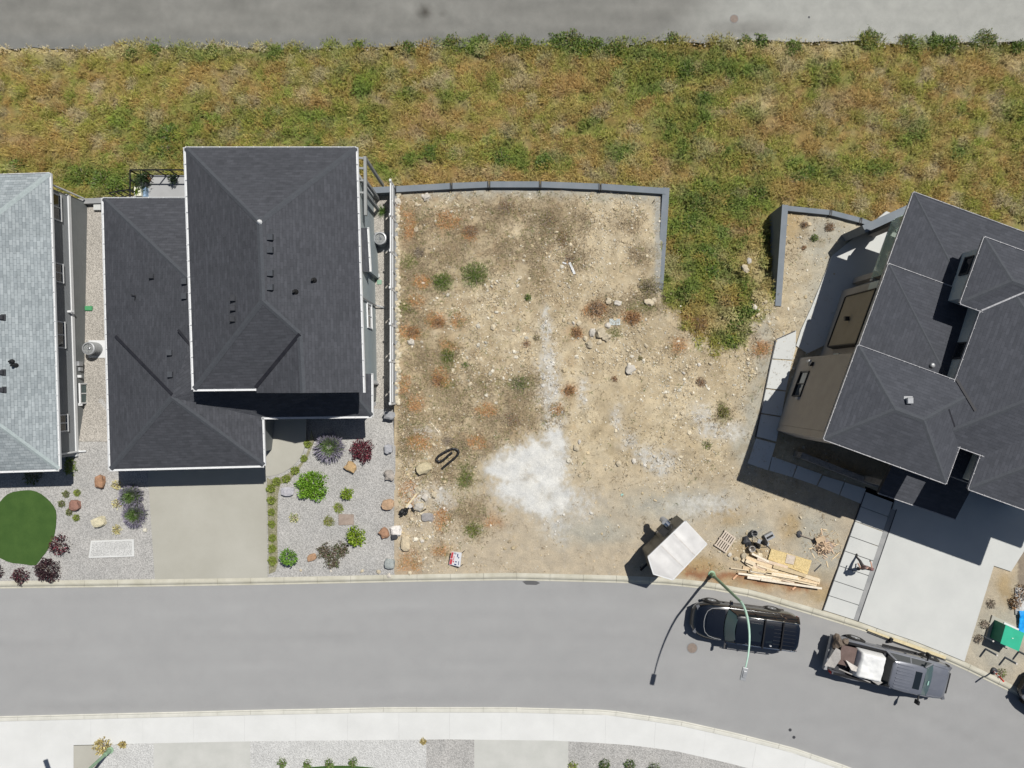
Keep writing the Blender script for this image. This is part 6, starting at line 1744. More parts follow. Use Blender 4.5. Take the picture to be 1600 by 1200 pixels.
for s_ in (0, 1):
    p_ = (ins[0] + (ins[4] - ins[0]) * .5) if s_ == 0 else (ins[1] + (ins[2] - ins[1]) * .5)
    n_ = nW if s_ == 0 else -nW
    mb = MB(); mb.tube([Vector((p_.x, p_.y, .33)) - n_ * .2, Vector((p_.x, p_.y, .33)) + n_ * .02], .33, 20); w_ = mb.build('wheel', 'tyre', tl)
    mb = MB(); mb.tube([Vector((p_.x, p_.y, .33)) + n_ * .02, Vector((p_.x, p_.y, .33)) + n_ * .035], .2, 16); mb.build('rim', 'greymetal', w_)
nd = (nose - cen); nd.z = 0; nd.normalize(); np_ = Vector((nose.x, nose.y, .48))
mb = MB(); mb.bar(np_ - nd * .4, np_ + nd * .45, .1, .1); mb.tube([np_ + nd * .35, np_ + nd * .35 - Vector((0, 0, .48))], .03, 6); mb.build('drawbar', 'blackmetal', tl)

# ------------------------------------------------------------------ the building site corner
E = lambda x, y, z=0.0: P(1130 + x / 8.42, 820 + y / 8.42, z)
def flat_box(name, quad, z0, z1, m, col=None, parent=None, px=E):
    mb = MB(); mb.prism([tuple(px(x, y, z1).xy) for x, y in quad], z0, z1, col); return mb.build(name, m, parent)
pile = thing('lumber_pile', E(700, 620), 'long pile of pale sawn boards beside the kerb', 'lumber pile', )
BD = [((100, 570), (350, 602), 14, .12), ((200, 640), (640, 700), 24, .20), ((320, 690), (745, 748), 34, .27), ((500, 722), (1300, 838), 26, .33), ((360, 605), (980, 690), 34, .24), ((520, 628), (1230, 792), 40, .17),
      ((255, 455), (500, 640), 46, .14), ((300, 430), (660, 562), 46, .20), ((380, 380), (600, 485), 26, .26), ((450, 446), (850, 562), 40, .24), ((660, 548), (1090, 672), 44, .30), ((840, 600), (1275, 738), 44, .20),
      ((500, 530), (680, 594), 60, .12), ((980, 660), (1270, 766), 40, .14), ((260, 565), (520, 606), 46, .08), ((330, 500), (560, 590), 40, .10), ((380, 590), (640, 640), 30, .30), ((560, 640), (1000, 716), 28, .30), ((300, 470), (420, 520), 50, .27), ((700, 660), (1240, 770), 30, .25)]
for _i in range(16):
    _x = random.uniform(280, 900); _y = 470 + (_x - 280) * .25 + random.uniform(-20, 130); _l = random.uniform(180, 420); _s = random.uniform(.12, .34)
    BD.append(((_x, _y), (_x + _l, _y + _l * _s), random.uniform(22, 40), random.uniform(.06, .2)))
BD = [b for b in BD if b[1][0] < 1310 and b[1][1] < 842]
BC = [(1, 1, 1), (1.08, 1.0, .9), (.9, .82, .74), (1.0, .95, 1.0), (.95, .9, .78), (1.12, 1.12, 1.1)]
for i, (a, b, w, z) in enumerate(BD):
    mb = MB(); pa, pb = E(*a, z), E(*b, z); c = BC[i % 6] if w != 24 and w != 34 and w != 26 else (1.2, 1.28, 1.45)
    k = random.uniform(.88, 1.08); mb.bar(pa, pb, w / 8.42 / 28.4, .045, col=tuple(x * k for x in c)); mb.build('board', 'lumber', pile)
for a, b in (((130, 715), (205, 640)), ((912, 852), (972, 800))):
    mb = MB(); mb.bar(E(*a, .07), E(*b, .07), .09, .06, col=(1.0, .72, .62)); mb.build('bearer', 'lumber', pile)
st_ = thing('board_stack', E(880, 480), 'yellow particle board sheets stacked behind the lumber pile', 'board stack')
flat_box('sheet', [(632, 315), (1165, 472), (1108, 655), (590, 462)], .02, .07, 'osb', parent=st_)
flat_box('sheet', [(632, 318), (860, 380), (800, 530), (592, 455)], .074, .10, 'osb', parent=st_)
flat_box('offcut', [(842, 385), (955, 415), (925, 525), (815, 500)], .105, .13, 'palletwood', parent=st_)
flat_box('offcut', [(960, 425), (1150, 478), (1105, 620), (925, 560)], .074, .095, 'osb', parent=st_)
# pallet
pal = thing('pallet', P(1133, 845), 'grey wooden pallet between the trailer and the lumber', 'pallet')
pa = [P(1133, 828, .14), P(1150.5, 841, .14), P(1135, 864.5, .14), P(1116, 852, .14)]
for i in range(6):
    s = (i + .5) / 6; a = pa[0] + (pa[1] - pa[0]) * s; b = pa[3] + (pa[2] - pa[3]) * s; mb = MB(); mb.bar(a, b, .082, .02); mb.build('slat', 'palletwood', pal)
for s in (.04, .5, .96):
    a = pa[0] + (pa[3] - pa[0]) * s; b = pa[1] + (pa[2] - pa[1]) * s; mb = MB(); mb.bar(a - Vector((0, 0, .021)), b - Vector((0, 0, .021)), .08, .1); mb.build('runner', 'palletwood', pal)
# buckets, saw, crate
def bucket(x, y, label, m='ironworn'):
    b = E(x, y, 0); t = thing('bucket', b, label, 'bucket'); mb = MB()
    mb.lathe(b, [(.13, 0), (.16, .34), (.17, .34), (.17, .37), (.15, .37), (.14, .05), (.01, .05)], 18); mb.build('pail', m, t)
    h = MB(); h.tube([b + Vector((.17 * math.cos(a), .03, .34 + .15 * math.sin(a))) for a in [math.pi * i / 8 for i in range(9)]], .006, 5); h.build('handle', 'greymetal', t)
bucket(385, 95, 'grey bucket at the top of the tool cluster'); bucket(355, 300, 'tan bucket near the top of the lumber pile', 'dustywhite'); 
mb = MB(); b = E(300, 215, 0); mb.rock(b, .24, seed=3, lvl=2, flat=.8, rough=.8); tag(mb.build('bag', 'darkgrey'), 'crumpled dark bag left of the mitre saw', 'bag')
sw_ = thing('mitre_saw', E(480, 205), 'dark mitre saw on folding legs among the tools', 'saw'); b = E(470, 200, 0)
mb = MB(); mb.box((b.x, b.y, .62), (.62, .22, .06), rz=-.35); mb.build('saw_table', 'greymetal', sw_)
mb = MB(); mb.lathe((b.x + .05, b.y + .02, .68), [(.16, 0), (.17, .1), (.1, .26), (.05, .3)], 14); mb.bar((b.x, b.y, .9), (b.x + .25, b.y - .25, 1.0), .06, .06); mb.build('saw_head', 'plasticblack', sw_)
for dx, dy in ((-.3, .25), (.3, .1), (-.25, -.2), (.35, -.3)):
    mb = MB(); mb.tube([(b.x + dx * .5, b.y + dy * .4, .62), (b.x + dx * 1.25, b.y + dy * 1.3, 0)], .02, 6); mb.build('leg', 'blackmetal', sw_)
mb = MB(); b = E(590, 140, 0); mb.box(b, (.48, .34, .28), rz=.5); o1 = mb.build('tool_box', 'greymetal'); tag(o1, 'grey tool box with a dark handle right of the mitre saw', 'tool box')
mb = MB(); mb.box(b + Vector((0, 0, .281)), (.36, .1, .05), rz=.5); mb.build('handle', 'plasticblack', o1)
mb = MB(); mb.bar(E(400, 232, .05), E(462, 305, .05), .07, .05); tag(mb.build('tool', 'plasticblack'), 'short black bar on the ground below the saw', 'tool')
mb = MB(); mb.tube([E(400, 120, .03), E(470, 80, .03), E(520, 60, .03)], .012, 5); tag(mb.build('rod', 'greymetal'), 'thin metal rod beside the grey bucket', 'rod')
mb = MB(); mb.bar(E(1200, 612, .05), E(1290, 522, .05), .06, .05); tag(mb.build('offcut', 'darkgrey'), 'dark weathered stick lying right of the yellow sheets', 'stick')
sv = thing('shovel', E(1100, 165), 'dark shovel lying left of the scrap wood heap', 'shovel')
mb = MB(); mb.tube([E(1010, 130, .1), E(1100, 165, .07), E(1210, 205, .05)], .018, 6); mb.build('handle', 'slabbrown', sv)
mb = MB(); mb.rock(E(1000, 122, .03), .15, seed=2, lvl=2, flat=.3, rough=.2, sx=1, sy=1.3); mb.build('blade', 'darkgrey', sv)
sc = thing('scrap_wood_heap', E(1320, 260), 'heap of split scrap wood beside the front path', 'scrap wood heap'); 
hp = MB(); hp.rock(E(1320, 280, -.02), .42, seed=5, lvl=2, flat=.35, rough=.5); hp.build('core', 'slabbrown', sc)
for i in range(120):
    r = abs(random.gauss(0, .34)); a = random.random() * 6.28; c0_ = E(1320, 280, 0) + Vector((r * math.cos(a), r * math.sin(a) * .95, .02 + .26 * math.exp(-(r / .35) ** 2) + .03 * random.random()))
    l = random.uniform(.15, .5); th = random.gauss(1.0, .75); d = Vector((math.cos(th), -math.sin(th), random.gauss(0, .18))).normalized() * l / 2; k = random.uniform(.4, 1.05)
    mb = MB(); mb.bar(c0_ - d, c0_ + d, random.uniform(.02, .055), .025, col=(k, k * .88, k * .84)); mb.build('stick', 'lumber', sc)
mb = MB(); mb.bar(E(1225, 215, .32), E(1335, 170, .36), .28, .03, col=(.8, .72, .66)); mb.build('stick', 'lumber', sc)
for a, b in (((1375, 318), (1448, 328)), ((1435, 455), (1530, 365)), ((1170, 375), (1205, 435)), ((1480, 262), (1520, 255)), ((1380, 560), (1360, 480)), ((1130, 320), (1185, 300)), ((1310, 60), (1365, 68))):
    mb = MB(); mb.bar(E(*a, .05), E(*b, .05), .05, .03, col=(1.1, 1.05, .95)); mb.build('stick', 'lumber', sc)
for i in range(70):   # splinters round the heap
    r = random.uniform(.3, 1.1); a = random.random() * 6.28; c0_ = E(1320, 300, .02) + Vector((r * math.cos(a), r * math.sin(a), 0)); th = random.random() * 3.14; d = Vector((math.cos(th), math.sin(th), 0)) * random.uniform(.04, .12)
    hp = MB(); hp.bar(c0_ - d, c0_ + d, .02, .015, col=(.85, .8, .7)); hp.build('splinter', 'lumber', sc)
# broken concrete beside the pallet, timber ramp at the kerb
ramp = thing('timber_ramp', P(1415, 1003), 'yellow timber planks laid along the kerb below the driveway', 'planks')
for a, b, w in (((1356, 984), (1391, 997.5), .09), ((1393, 998), (1478, 1028), .16)):
    mb = MB(); mb.bar(P(*a, .03), P(*b, .03), w, .06, col=(.9, .92, .80)); mb.build('plank', 'lumber', ramp)
    mb = MB(); mb.bar(P(a[0], a[1] + 4, -.04), P(b[0], b[1] + 4, -.04), .04, .05); mb.build('edge_strip', 'darkgrey', ramp)
mb = MB(); mb.box(P(1391, 999, 0), (.14, .22, .16), rz=-.3); mb.box(P(1389, 1002, -.05), (.2, .1, .12)); mb.build('bracket', 'blackmetal', ramp)

# ------------------------------------------------------------------ utility corner at the right
ub = thing('utility_box', P(1566, 994), 'teal green transformer box on its concrete pad', 'utility box')
a_ = [P(1572, 977, 1.0), P(1600, 989.5, 1.0), P(1591.5, 1017, 1.0), P(1564, 1005, 1.0)]
mb = MB(); mb.prism([(p.x, p.y) for p in a_], .1, .97); mb.build('cabinet', 'tealdark', ub)
cc_ = sum(a_, Vector((0, 0, 0))) / 4; lid = [cc_ + (p - cc_) * 1.04 for p in a_]
mb = MB(); mb.prism([(p.x, p.y) for p in lid], .965, 1.0); lo = mb.build('lid', 'teal', ub)
mb = MB(); mb.box((cc_.x, cc_.y, 1.0), (.1, .04, .03)); mb.build('handle', 'lampgreenpale', lo)
padp = [cc_ + (p - cc_) * 1.35 for p in a_]
mb = MB(); mb.prism([(p.x, p.y) for p in padp], -.1, .1); mb.build('pad', 'concretetan', ub)
mb = MB(); mb.bar(P(1569, 973.5, .16), P(1592, 984, .16), .1, .1); mb.build('pad_edge', 'whitemetal', ub)
for x, y, lab in ((1540, 1014, 'left grey bollard in front of the teal box'), (1570, 1027, 'middle grey bollard in front of the teal box'), (1592, 1018, 'right grey bollard beside the teal box'), (1533, 992, 'thin grey post left of the teal box')):
    b = P(x, y, 0); mb = MB(); mb.lathe(b, [(.055, 0), (.055, .86), (.045, .9), (.01, .91)], 12) if x != 1533 else mb.tube([b, b + Vector((.05, -.02, .9))], .025, 8)
    t = thing('bollard', b, lab, 'bollard'); mb.build('post', 'wallconc', t)
    mb = MB(); mb.lathe(b + Vector((0, 0, .91)) if x != 1533 else b + Vector((.05, -.02, .9)), [(.05, 0), (.045, .02), (.01, .03)], 10); mb.build('cap', 'dustywhite', t)
rp_ = thing('marker_post', P(1552, 1048), 'leaning red and white striped marker post by the kerb', 'marker post')
b0_ = P(1552, 1048, 0); b1_ = P(1568, 1064.5, 1.35)
for i in range(7):
    mb = MB(); mb.tube([b0_ + (b1_ - b0_) * (i / 7), b0_ + (b1_ - b0_) * ((i + 1) / 7 - .003)], .045, 8); mb.build('stripe', 'redpaint' if i % 2 == 0 or i > 4 else 'signwhite', rp_)
mb = MB(); mb.rock(b0_, .2, seed=4, lvl=2, flat=.5); mb.build('base', 'darkgrey', rp_)
tb = cloth(L_(0, 1.2, 14), L_(0, 1.3, 14), lambda x, y: .12 + .12 * nz(x, y, 2.1, 4) + .07 * nz(x, y, 5, 2)); o = P(1589, 990, 0)
tb.v = [(x + o.x, y + o.y, z + .05) for x, y, z in tb.v]; tag(tb.build('blue_tarp', 'bluetarp', smooth=True), 'crumpled bright blue tarp at the right edge above the teal box', 'tarp')
tb = cloth(L_(0, 1.0, 8), L_(0, 1.5, 8), lambda x, y: .08 + .06 * nz(x, y, 2.1, 8)); o = P(1585, 960, 0)
tb.v = [(x + o.x, y + o.y, z) for x, y, z in tb.v]; tag(tb.build('plastic_sheet', 'gravelpale', smooth=True), 'pale crumpled plastic sheet above the blue tarp', 'sheet')

# covers in the street and yards
def cover(px, py, r, label, m='ironcover', z=RL, name='manhole_cover'):
    c = P(px, py, z); t = thing(name, c, label, 'cover'); mb = MB(); mb.lathe(c, [(r, 0), (r, .008), (r * .9, .008)], 28); mb.build('frame', 'ironworn' if m == 'ironcover' else m, t)
    mb = MB(); mb.lathe(c + Vector((0, 0, .004)), [(r * .88, 0), (r * .88, .008), (r * .3, .010)], 28); mb.build('lid', m, t)
cover(1081.5, 1012.5, .30, 'round brown manhole cover in the street left of the lamp arm')
cover(1147, 29.5, .28, 'round manhole cover in the lower road at the top', z=-6.22)
cover(1264, 27, .07, 'tiny dark valve lid in the lower road', m='darkgrey', z=-6.22, name='valve_cover')
cover(1234.5, 1140.5, .085, 'upper one of two small valve lids in the street', m='darkgrey', name='valve_cover'); cover(1240.5, 1152, .085, 'lower one of two small valve lids in the street', m='darkgrey', name='valve_cover')
cover(1532, 884, .17, 'round grey lid in the right driveway', m='ironworn', z=.03, name='drain_cover')
vl = thing('concrete_lid', P(174, 857, .03), 'long pale concrete vault lid in the left gravel yard', 'lid')
mb = MB(); mb.prism([tuple(P(x, y, .06).xy) for x, y in ((142, 845), (209, 842.5), (209.5, 869.5), (138.5, 872))], -.1, .06); mb.build('frame', 'sidewalk', vl)
mb = MB(); mb.prism([tuple(P(x, y, .07).xy) for x, y in ((144, 847), (206, 845), (206.5, 867.5), (141, 869.5))], 0, .07); mb.build('lid', 'gravelpale', vl)
sl = thing('stone_slab', P(540, 812), 'flat reddish brown slab in the gravel garden', 'slab')
mb = MB(); mb.prism([tuple(P(x, y, .06).xy) for x, y in ((529, 803.5), (552.5, 804), (552.5, 820), (529, 820.5))], -.05, .06); mb.build('slab', 'slabbrown', sl)
# air conditioners
def ac(px, py, f, label, padm, r=.36, pad=(1.0, 1.0), poff=(0, 0), big=1.0):
    c = G(px, py, f); t = thing('air_conditioner', c, label, 'air conditioner')
    mb = MB(); mb.box((c.x + poff[0], c.y + poff[1], c.z - .02), (pad[0], pad[1], .1)); mb.build('pad', padm, t)
    mb = MB(); z0 = c.z + .09; mb.lathe((c.x, c.y, z0), [(r, 0), (r, .72), (r * .97, .76), (r * .8, .78), (r * .78, .70), (r * .77, .55)], 26); mb.build('casing', 'greymetal', t)
    mb = MB()
    for i in range(12):
        z = z0 + .06 + i * .055; mb.lathe((c.x, c.y, z), [(r * 1.0, 0), (r * 1.03, .012), (r * 1.0, .024)], 26)
    mb.build('louvre', 'greypaint', t)
    mb = MB(); mb.lathe((c.x, c.y, z0 + .555), [(r * .76, 0), (r * .76, .015), (.02, .02)], 20); mb.build('well', 'blackmetal', t)
    mb = MB()
    for i in range(4):
        a = 6.283 * i / 4 + .4; d = Vector((math.cos(a), math.sin(a), 0)); mb.bar(Vector((c.x, c.y, z0 + .64)) + d * .04, Vector((c.x, c.y, z0 + .67)) + d * r * .7, .10, .012)
    mb.lathe((c.x, c.y, z0 + .6), [(.07, 0), (.07, .1), (.03, .12)], 12); mb.build('fan', 'chrome', t)
    mb = MB()
    for rr in (.3, .55, .78): mb.tube([(c.x + r * rr * math.cos(6.283 * i / 20), c.y + r * rr * math.sin(6.283 * i / 20), z0 + .79) for i in range(21)], .006, 4, caps=False)
    for i in range(4):
        a = 6.283 * i / 4; mb.tube([(c.x, c.y, z0 + .8), (c.x + r * .82 * math.cos(a), c.y + r * .82 * math.sin(a), z0 + .785)], .007, 4)
    mb.build('grille', 'greymetal', t)
ac(152, 545.5, TY, 'round air conditioner on a white pad beside the left house', 'whitemetal', pad=(1.0, .98), poff=(.05, 0))
ac(598, 377, TY, 'round air conditioner in the side gravel of the dark roofed house', 'blockgrey', pad=(.9, 1.1), poff=(0, -.05))
def lidbox(px, py, sx, sy, m, label, name='valve_box', f=TY, h=.06, rz=0):
    mb = MB(); mb.box(G(px, py, f, -.02), (sx, sy, h + .02), rz=rz); o = mb.build(name, m); add_bevel(o, .02, 2); tag(o, label, 'valve box')
lidbox(140, 482, .4, .26, 'boxgreen', 'green oval irrigation lid in the gravel beside the left house', h=.12)
lidbox(593, 441, .26, .26, 'boxgreenpale', 'pale green square lid in the side gravel')
lidbox(588, 431, .42, .2, 'concretenew', 'white splash block at the downpipe', name='splash_block', h=.1)
lidbox(588, 625, .3, .3, 'concretetan', 'cream square lid near the end of the side gravel')
mb = MB(); mb.tube([G(127, 478, TY, .05), G(131, 481, TY, .04), G(136, 482, TY, .05)], .02, 6); tag(mb.build('hose', 'dustywhite'), 'short pale hose beside the green irrigation lid', 'hose')
# rubbish, pipe, plank and sign on the lot
pp_ = [(690, 733), (700, 724), (713, 714), (717.5, 706), (714, 702), (708, 700.5), (699, 704), (690, 709), (683, 714), (682, 719.5), (687, 722), (694, 718), (702, 710), (709, 705)]
sm_ = []
for i in range(len(pp_) - 1):
    for k in range(3): 
        t_ = k / 3; sm_.append(G(pp_[i][0] * (1 - t_) + pp_[i + 1][0] * t_, pp_[i][1] * (1 - t_) + pp_[i + 1][1] * t_, T, .08 + .10 * min(1, i / 7)))
for _ in range(2): sm_ = [sm_[0]] + [(sm_[i - 1] + sm_[i] * 2 + sm_[i + 1]) / 4 for i in range(1, len(sm_) - 1)] + [sm_[-1]]
mb = MB(); mb.tube(sm_, [.062 + .008 * (i % 2) for i in range(len(sm_))], 10); tag(mb.build('drain_pipe', 'plasticblack'), 'black corrugated pipe bent into a loop on the dirt', 'pipe')
mb = MB(); mb.rock(G(631, 800, T), .3, seed=3, lvl=3, flat=.5, rough=1.0, sx=1.2, sy=.5, rz=.9); mb.rock(G(645, 796, T, 0), .14, seed=9, lvl=2, flat=.5, rough=.9); mb.tube([G(648, 797, T, .08), G(658, 800, T, .06), G(666, 795, T, .12)], .025, 6)
tag(mb.build('scrap_fabric', 'plasticblack'), 'crumpled black scrap at the lower left of the lot', 'scrap')
mb = MB(); mb.bar(G(634, 793, T, .22), G(658, 763, T, .1), .09, .05, col=(.95, .95, .85)); tag(mb.build('wooden_stake', 'lumber'), 'pale wooden stake leaning on the black scrap', 'stake')
mb = MB(); mb.box(G(640, 791, T, .05), (.28, .2, .1), rz=.5); tag(mb.build('foam_piece', 'dustywhite'), 'white fragment between the stake and the black scrap', 'fragment')
mb = MB(); mb.box(G(617, 838, T, .05), (.3, .24, .2), rz=.2); tag(mb.build('grey_box', 'darkgrey'), 'small dark box against the round white boulder', 'box')
mb = MB(); mb.bar(G(674, 661, T, .04), G(686, 676, T, .04), .05, .03, col=(1.2, 1.25, 1.35)); tag(mb.build('lath', 'lumber'), 'thin pale lath on the dirt below the fence end', 'lath')
mb = MB(); mb.bar(G(890, 410, T, .06), G(898, 428, T, .06), .13, .04); tag(mb.build('white_plank', 'whitemetal'), 'short white plank in the upper middle of the lot', 'plank')
mb = MB(); mb.bar(G(879, 410, T, .06), G(885, 412, T, .06), .08, .03); tag(mb.build('white_plank', 'whitemetal'), 'small white fragment left of the white plank', 'plank')
tb = cloth(L_(0, .6, 6), L_(0, .35, 5), lambda x, y: .06 + .05 * nz(x, y, 4, 4)); o = G(952, 508, T)
tb.v = [(x + o.x, y + o.y, z + o.z) for x, y, z in tb.v]; tag(tb.build('plastic_scrap', 'plasticpale'), 'pale blue scrap of plastic in the rubble heap', 'scrap')
mb = MB(); mb.box(G(972, 773, T, .0), (.13, .11, .03), rz=.3); tag(mb.build('survey_marker', 'sticker'), 'tiny teal marker on the dirt right of the pale patch', 'marker')
sg = thing('sign', P(712, 874), 'white and red property sign with dark lettering leaning near the kerb', 'sign')
q_ = [P(705.8, 862, .42), P(721.3, 863.8, .62), P(718.8, 885.8, .40), P(701.3, 881.7, .20)]
def on_sign(u, v, d=0.004):
    a = q_[0] + (q_[1] - q_[0]) * u; b = q_[3] + (q_[2] - q_[3]) * u; nrm = (q_[1] - q_[0]).cross(q_[3] - q_[0]).normalized()
    if nrm.z < 0: nrm = -nrm
    return a + (b - a) * v + nrm * d
mb = MB(); up_ = [on_sign(u, v, 0) for u, v in ((0, 0), (1, 0), (1, 1), (0, 1))]; dn_ = [on_sign(u, v, -.03) for u, v in ((0, 0), (1, 0), (1, 1), (0, 1))]
mb.add(up_ + dn_, [(3, 2, 1, 0), (4, 5, 6, 7), (0, 1, 5, 4), (1, 2, 6, 5), (2, 3, 7, 6), (3, 0, 4, 7)]); bd_ = mb.build('board', 'signwhite', sg)
def mark(u0, v0, u1, v1, m):
    mb = MB(); mb.add([on_sign(u, v) for u, v in ((u0, v0), (u1, v0), (u1, v1), (u0, v1))], [(3, 2, 1, 0)]); mb.build('marking', m, bd_)
mark(.02, .03, .22, .52, 'signred'); mark(.02, .56, .25, .97, 'signred'); mark(.30, .02, .36, .16, 'signblue'); mark(.42, .04, .48, .18, 'signblue')
mark(.30, .30, .36, .62, 'signred'); mark(.60, .10, .70, .34, 'signblue'); mark(.72, .32, .82, .42, 'signblue'); mark(.50, .66, .66, .74, 'signblue'); mark(.46, .86, .66, .95, 'signblue'); mark(.80, .62, .86, .9, 'signblue'); mark(.30, .66, .40, .78, 'signred')
for u, v in ((1.0, .04), (1.0, .96)):
    a = on_sign(u, v, -.01); mb = MB(); mb.tube([a, Vector((a.x + .12, a.y, 0))], .02, 6); mb.build('leg', 'darkgrey', sg)
# anchor wires at the wall corner
for a, b, lab in (((1037, 306), (1033, 316), 'thin dark rod leaning in the back right corner of the lot'), ((1020, 317), (1023, 312), 'short dark rod near the back right corner of the lot')):
    mb = MB(); mb.tube([G(*a, T, .12), G(*b, T, .02)], .02, 6); tag(mb.build('metal_rod', 'blackmetal'), lab, 'rod')

# things on the deck of house 2
def pot(px, py, r, h, m, cols, pr, ph, label, f=None):
    c = P(px, py, dk); t = thing('potted_plant', c, label, 'potted plant'); mb = MB(); mb.lathe(c, [(r * .75, 0), (r, h), (r * .9, h), (r * .85, h - .04)], 14); mb.build('pot', m, t)
    out = ([], [], []); leafball(out, (c.x, c.y, c.z + h * .8), pr, pr, ph, int(900 * pr), .09, cols, .2, .8)
    o = fast_mesh('foliage', out, 'leaf', kind=None, origin=c); o.location = (0, 0, 0); o.parent = t
dgc = [(0.03, 0.06, 0.02), (0.05, 0.08, 0.03)]
pot(227, 279, .16, .3, 'potwhite', dgc, .3, .3, 'potted plant in the far corner of the deck'); pot(233, 280, .17, .3, 'potterra', dgc, .28, .35, 'potted plant in a terracotta pot on the deck'); pot(228, 290, .2, .4, 'darkgrey', dgc, .42, .7, 'large dark leafy potted plant on the deck')
pot(275, 282, .14, .3, 'darkgrey', dgc, .26, .45, 'smaller dark potted plant by the deck railing')
mb = MB(); c = P(222, 302, dk); mb.box((c.x, c.y, dk), (.36, .5, .45)); o1 = mb.build('planter_box', 'potwhite'); tag(o1, 'white planter box with green leaves at the deck edge', 'planter')
out = ([], [], []); leafball(out, (c.x, c.y, dk + .44), .14, .22, .12, 160, .08, lime, .1, .8); o = fast_mesh('foliage', out, 'leaf', kind=None, origin=o1.location); o.location = (0, 0, 0); o.parent = o1
mb = MB(); c = P(230, 302, dk); mb.box((c.x, c.y, dk), (.14, .5, .3)); tag(mb.build('blue_crate', 'bluepale'), 'pale blue crate beside the white planter on the deck', 'crate')

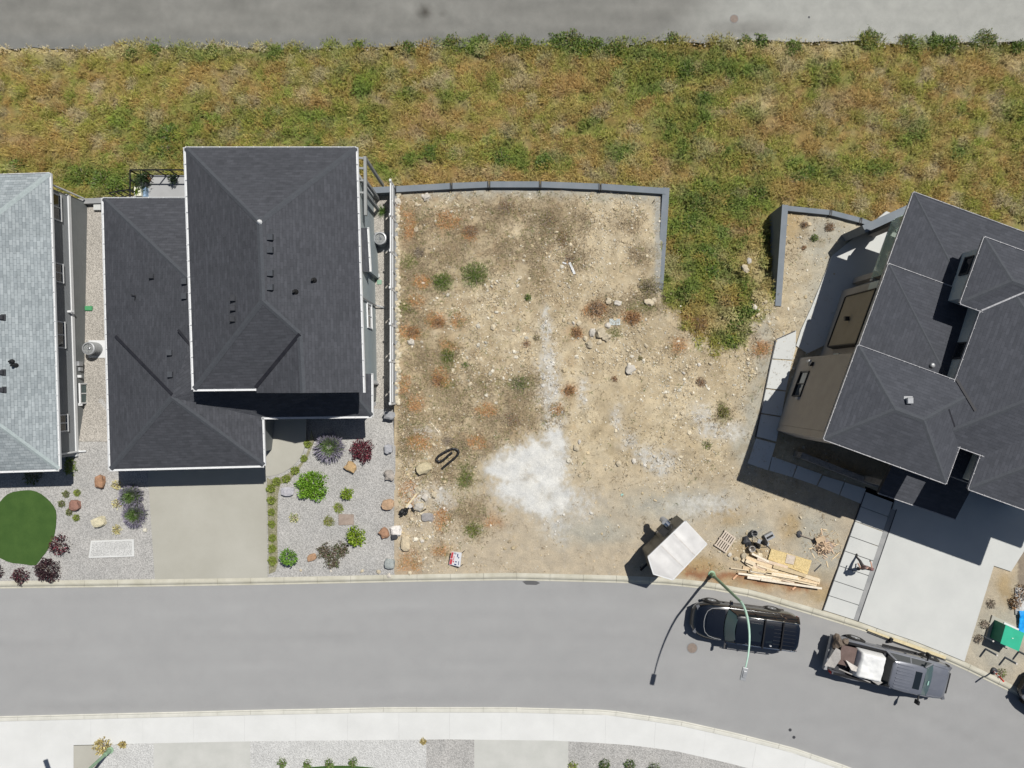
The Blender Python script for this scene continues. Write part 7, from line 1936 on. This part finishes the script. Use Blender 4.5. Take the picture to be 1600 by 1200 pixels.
# ------------------------------------------------------------------ the person on the front path
def person(base, face):
    Z = .05; t = thing('person', base + Vector((0, 0, Z)), 'person in brownish top and dark trousers walking on the front path slabs', 'person', rz=face)
    J = {'pel': (0, 0, .93), 'sp': (.02, 0, 1.12), 'ch': (.04, 0, 1.32), 'nk': (.05, 0, 1.46), 'hd': (.08, 0, 1.57), 'hdt': (.08, 0, 1.68),
         'hl': (0, .10, .90), 'kl': (.22, .11, .52), 'al': (.32, .11, .09), 'tl': (.50, .11, .045), 'hr': (0, -.10, .90), 'kr': (-.08, -.11, .48), 'ar': (-.34, -.11, .13), 'tr': (-.19, -.12, .04),
         'sl': (.03, .19, 1.38), 'el': (-.12, .27, 1.12), 'wl': (.02, .30, .90), 'sr': (.03, -.19, 1.38), 'er': (.02, -.30, 1.13), 'wr': (.25, -.24, 1.02)}
    R = {'pel': .14, 'sp': .125, 'ch': .15, 'nk': .06, 'hd': .09, 'hdt': .085, 'hl': .095, 'kl': .062, 'al': .042, 'tl': .036, 'hr': .095, 'kr': .062, 'ar': .042, 'tr': .036,
         'sl': .068, 'el': .043, 'wl': .03, 'sr': .068, 'er': .043, 'wr': .03}
    E_ = [('pel', 'sp'), ('sp', 'ch'), ('ch', 'nk'), ('nk', 'hd'), ('hd', 'hdt'), ('pel', 'hl'), ('hl', 'kl'), ('kl', 'al'), ('al', 'tl'), ('pel', 'hr'), ('hr', 'kr'), ('kr', 'ar'), ('ar', 'tr'),
          ('ch', 'sl'), ('sl', 'el'), ('el', 'wl'), ('ch', 'sr'), ('sr', 'er'), ('er', 'wr')]
    for s, w in (('l', J['wl']), ('r', J['wr'])):
        e = Vector(J['e' + s]); w = Vector(w); d = (w - e).normalized(); side = d.cross(Vector((0, 0, 1))).normalized()
        if s == 'r': side = -side
        J['p' + s] = tuple(w + d * .07); R['p' + s] = .032; E_.append(('w' + s, 'p' + s))
        for i, off in enumerate((-.027, -.009, .009, .027)):
            l = (.062, .075, .08, .068)[i]; p1 = Vector(J['p' + s]) + side * off + d * .035; p2 = p1 + d * l * .5 + Vector((0, 0, -.012)); p3 = p2 + d * l * .4 + Vector((0, 0, -.025))
            for k, p in enumerate((p1, p2, p3)): J['f%s%d%d' % (s, i, k)] = tuple(p); R['f%s%d%d' % (s, i, k)] = .0095 - .001 * k
            E_ += [('p' + s, 'f%s%d0' % (s, i)), ('f%s%d0' % (s, i), 'f%s%d1' % (s, i)), ('f%s%d1' % (s, i), 'f%s%d2' % (s, i))]
        p1 = w + side * -.035 + d * .04; p2 = p1 + side * -.02 + d * .035
        J['t%s0' % s] = tuple(p1); J['t%s1' % s] = tuple(p2); R['t%s0' % s] = .012; R['t%s1' % s] = .010; E_ += [('w' + s, 't%s0' % s), ('t%s0' % s, 't%s1' % s)]
    names = list(J); idx = {n: i for i, n in enumerate(names)}
    me = bpy.data.meshes.new('body'); me.from_pydata([J[n] for n in names], [(idx[a], idx[b]) for a, b in E_], [])
    o = bpy.data.objects.new('body', me); COL.objects.link(o)
    sk = o.modifiers.new('skin', 'SKIN'); sb = o.modifiers.new('sub', 'SUBSURF'); sb.levels = sb.render_levels = 2
    for i, n in enumerate(names):
        v = me.skin_vertices[0].data[i]; v.radius = (R[n], R[n] * (.78 if n in ('pel', 'sp', 'ch') else 1)); v.use_root = (n == 'pel')
    dg = bpy.context.evaluated_depsgraph_get(); ev = o.evaluated_get(dg); nm = bpy.data.meshes.new_from_object(ev)
    o.modifiers.clear(); o.data = nm; nm.name = 'body'; nm.materials.clear(); nm.materials.append(M['skin']); o.parent = t
    nm.polygons.foreach_set('use_smooth', [True] * len(nm.polygons))
    def cloth_of(name, m, test, d):
        vn = [v.normal.copy() for v in nm.vertices]; mp = {}; vs = []; fs = []
        for p in nm.polygons:
            if test(p.center):
                f = []
                for vi in p.vertices:
                    if vi not in mp: mp[vi] = len(vs); vs.append(nm.vertices[vi].co + vn[vi] * d)
                    f.append(mp[vi])
                fs.append(tuple(f))
        mb = MB(); mb.add(vs, fs); me_ = mb.mesh(name, True); me_.materials.append(M[m]); c = bpy.data.objects.new(name, me_); COL.objects.link(c); c.parent = t
    cloth_of('shirt', 'shirt', lambda c: .93 < c.z < 1.44 and (abs(c.y) < .215 or c.z > 1.17) and not (c.x > .16 and c.z < 1.15), .014)
    cloth_of('trousers', 'trousers', lambda c: .14 < c.z <= .96 and abs(c.y) < .235, .012)
    cloth_of('shoe', 'plasticblack', lambda c: c.z <= .14 and c.y > 0, .014); cloth_of('shoe', 'plasticblack', lambda c: c.z <= .14 and c.y < 0, .014)
    cloth_of('cap', 'cap', lambda c: c.z > 1.63 or (c.z > 1.55 and c.x < .03), .012)
    mb = MB(); mb.rock((.185, 0, 1.6), .018, lvl=1, flat=1.1, rough=0); mb.rock((.17, .033, 1.625), .012, lvl=1, flat=.6, rough=0); mb.rock((.17, -.033, 1.625), .012, lvl=1, flat=.6, rough=0)
    for s in (-1, 1): mb.rock((.08, s * .098, 1.6), .022, lvl=1, flat=1.1, rough=0, sy=.4)
    mb.bar((.162, -.022, 1.565), (.162, .022, 1.565), .012, .008)
    me_ = mb.mesh('face', True); me_.materials.append(M['skin']); c = bpy.data.objects.new('face', me_); COL.objects.link(c); c.parent = t
person(P(1337.5, 879, 0), math.atan2(.9, .2))
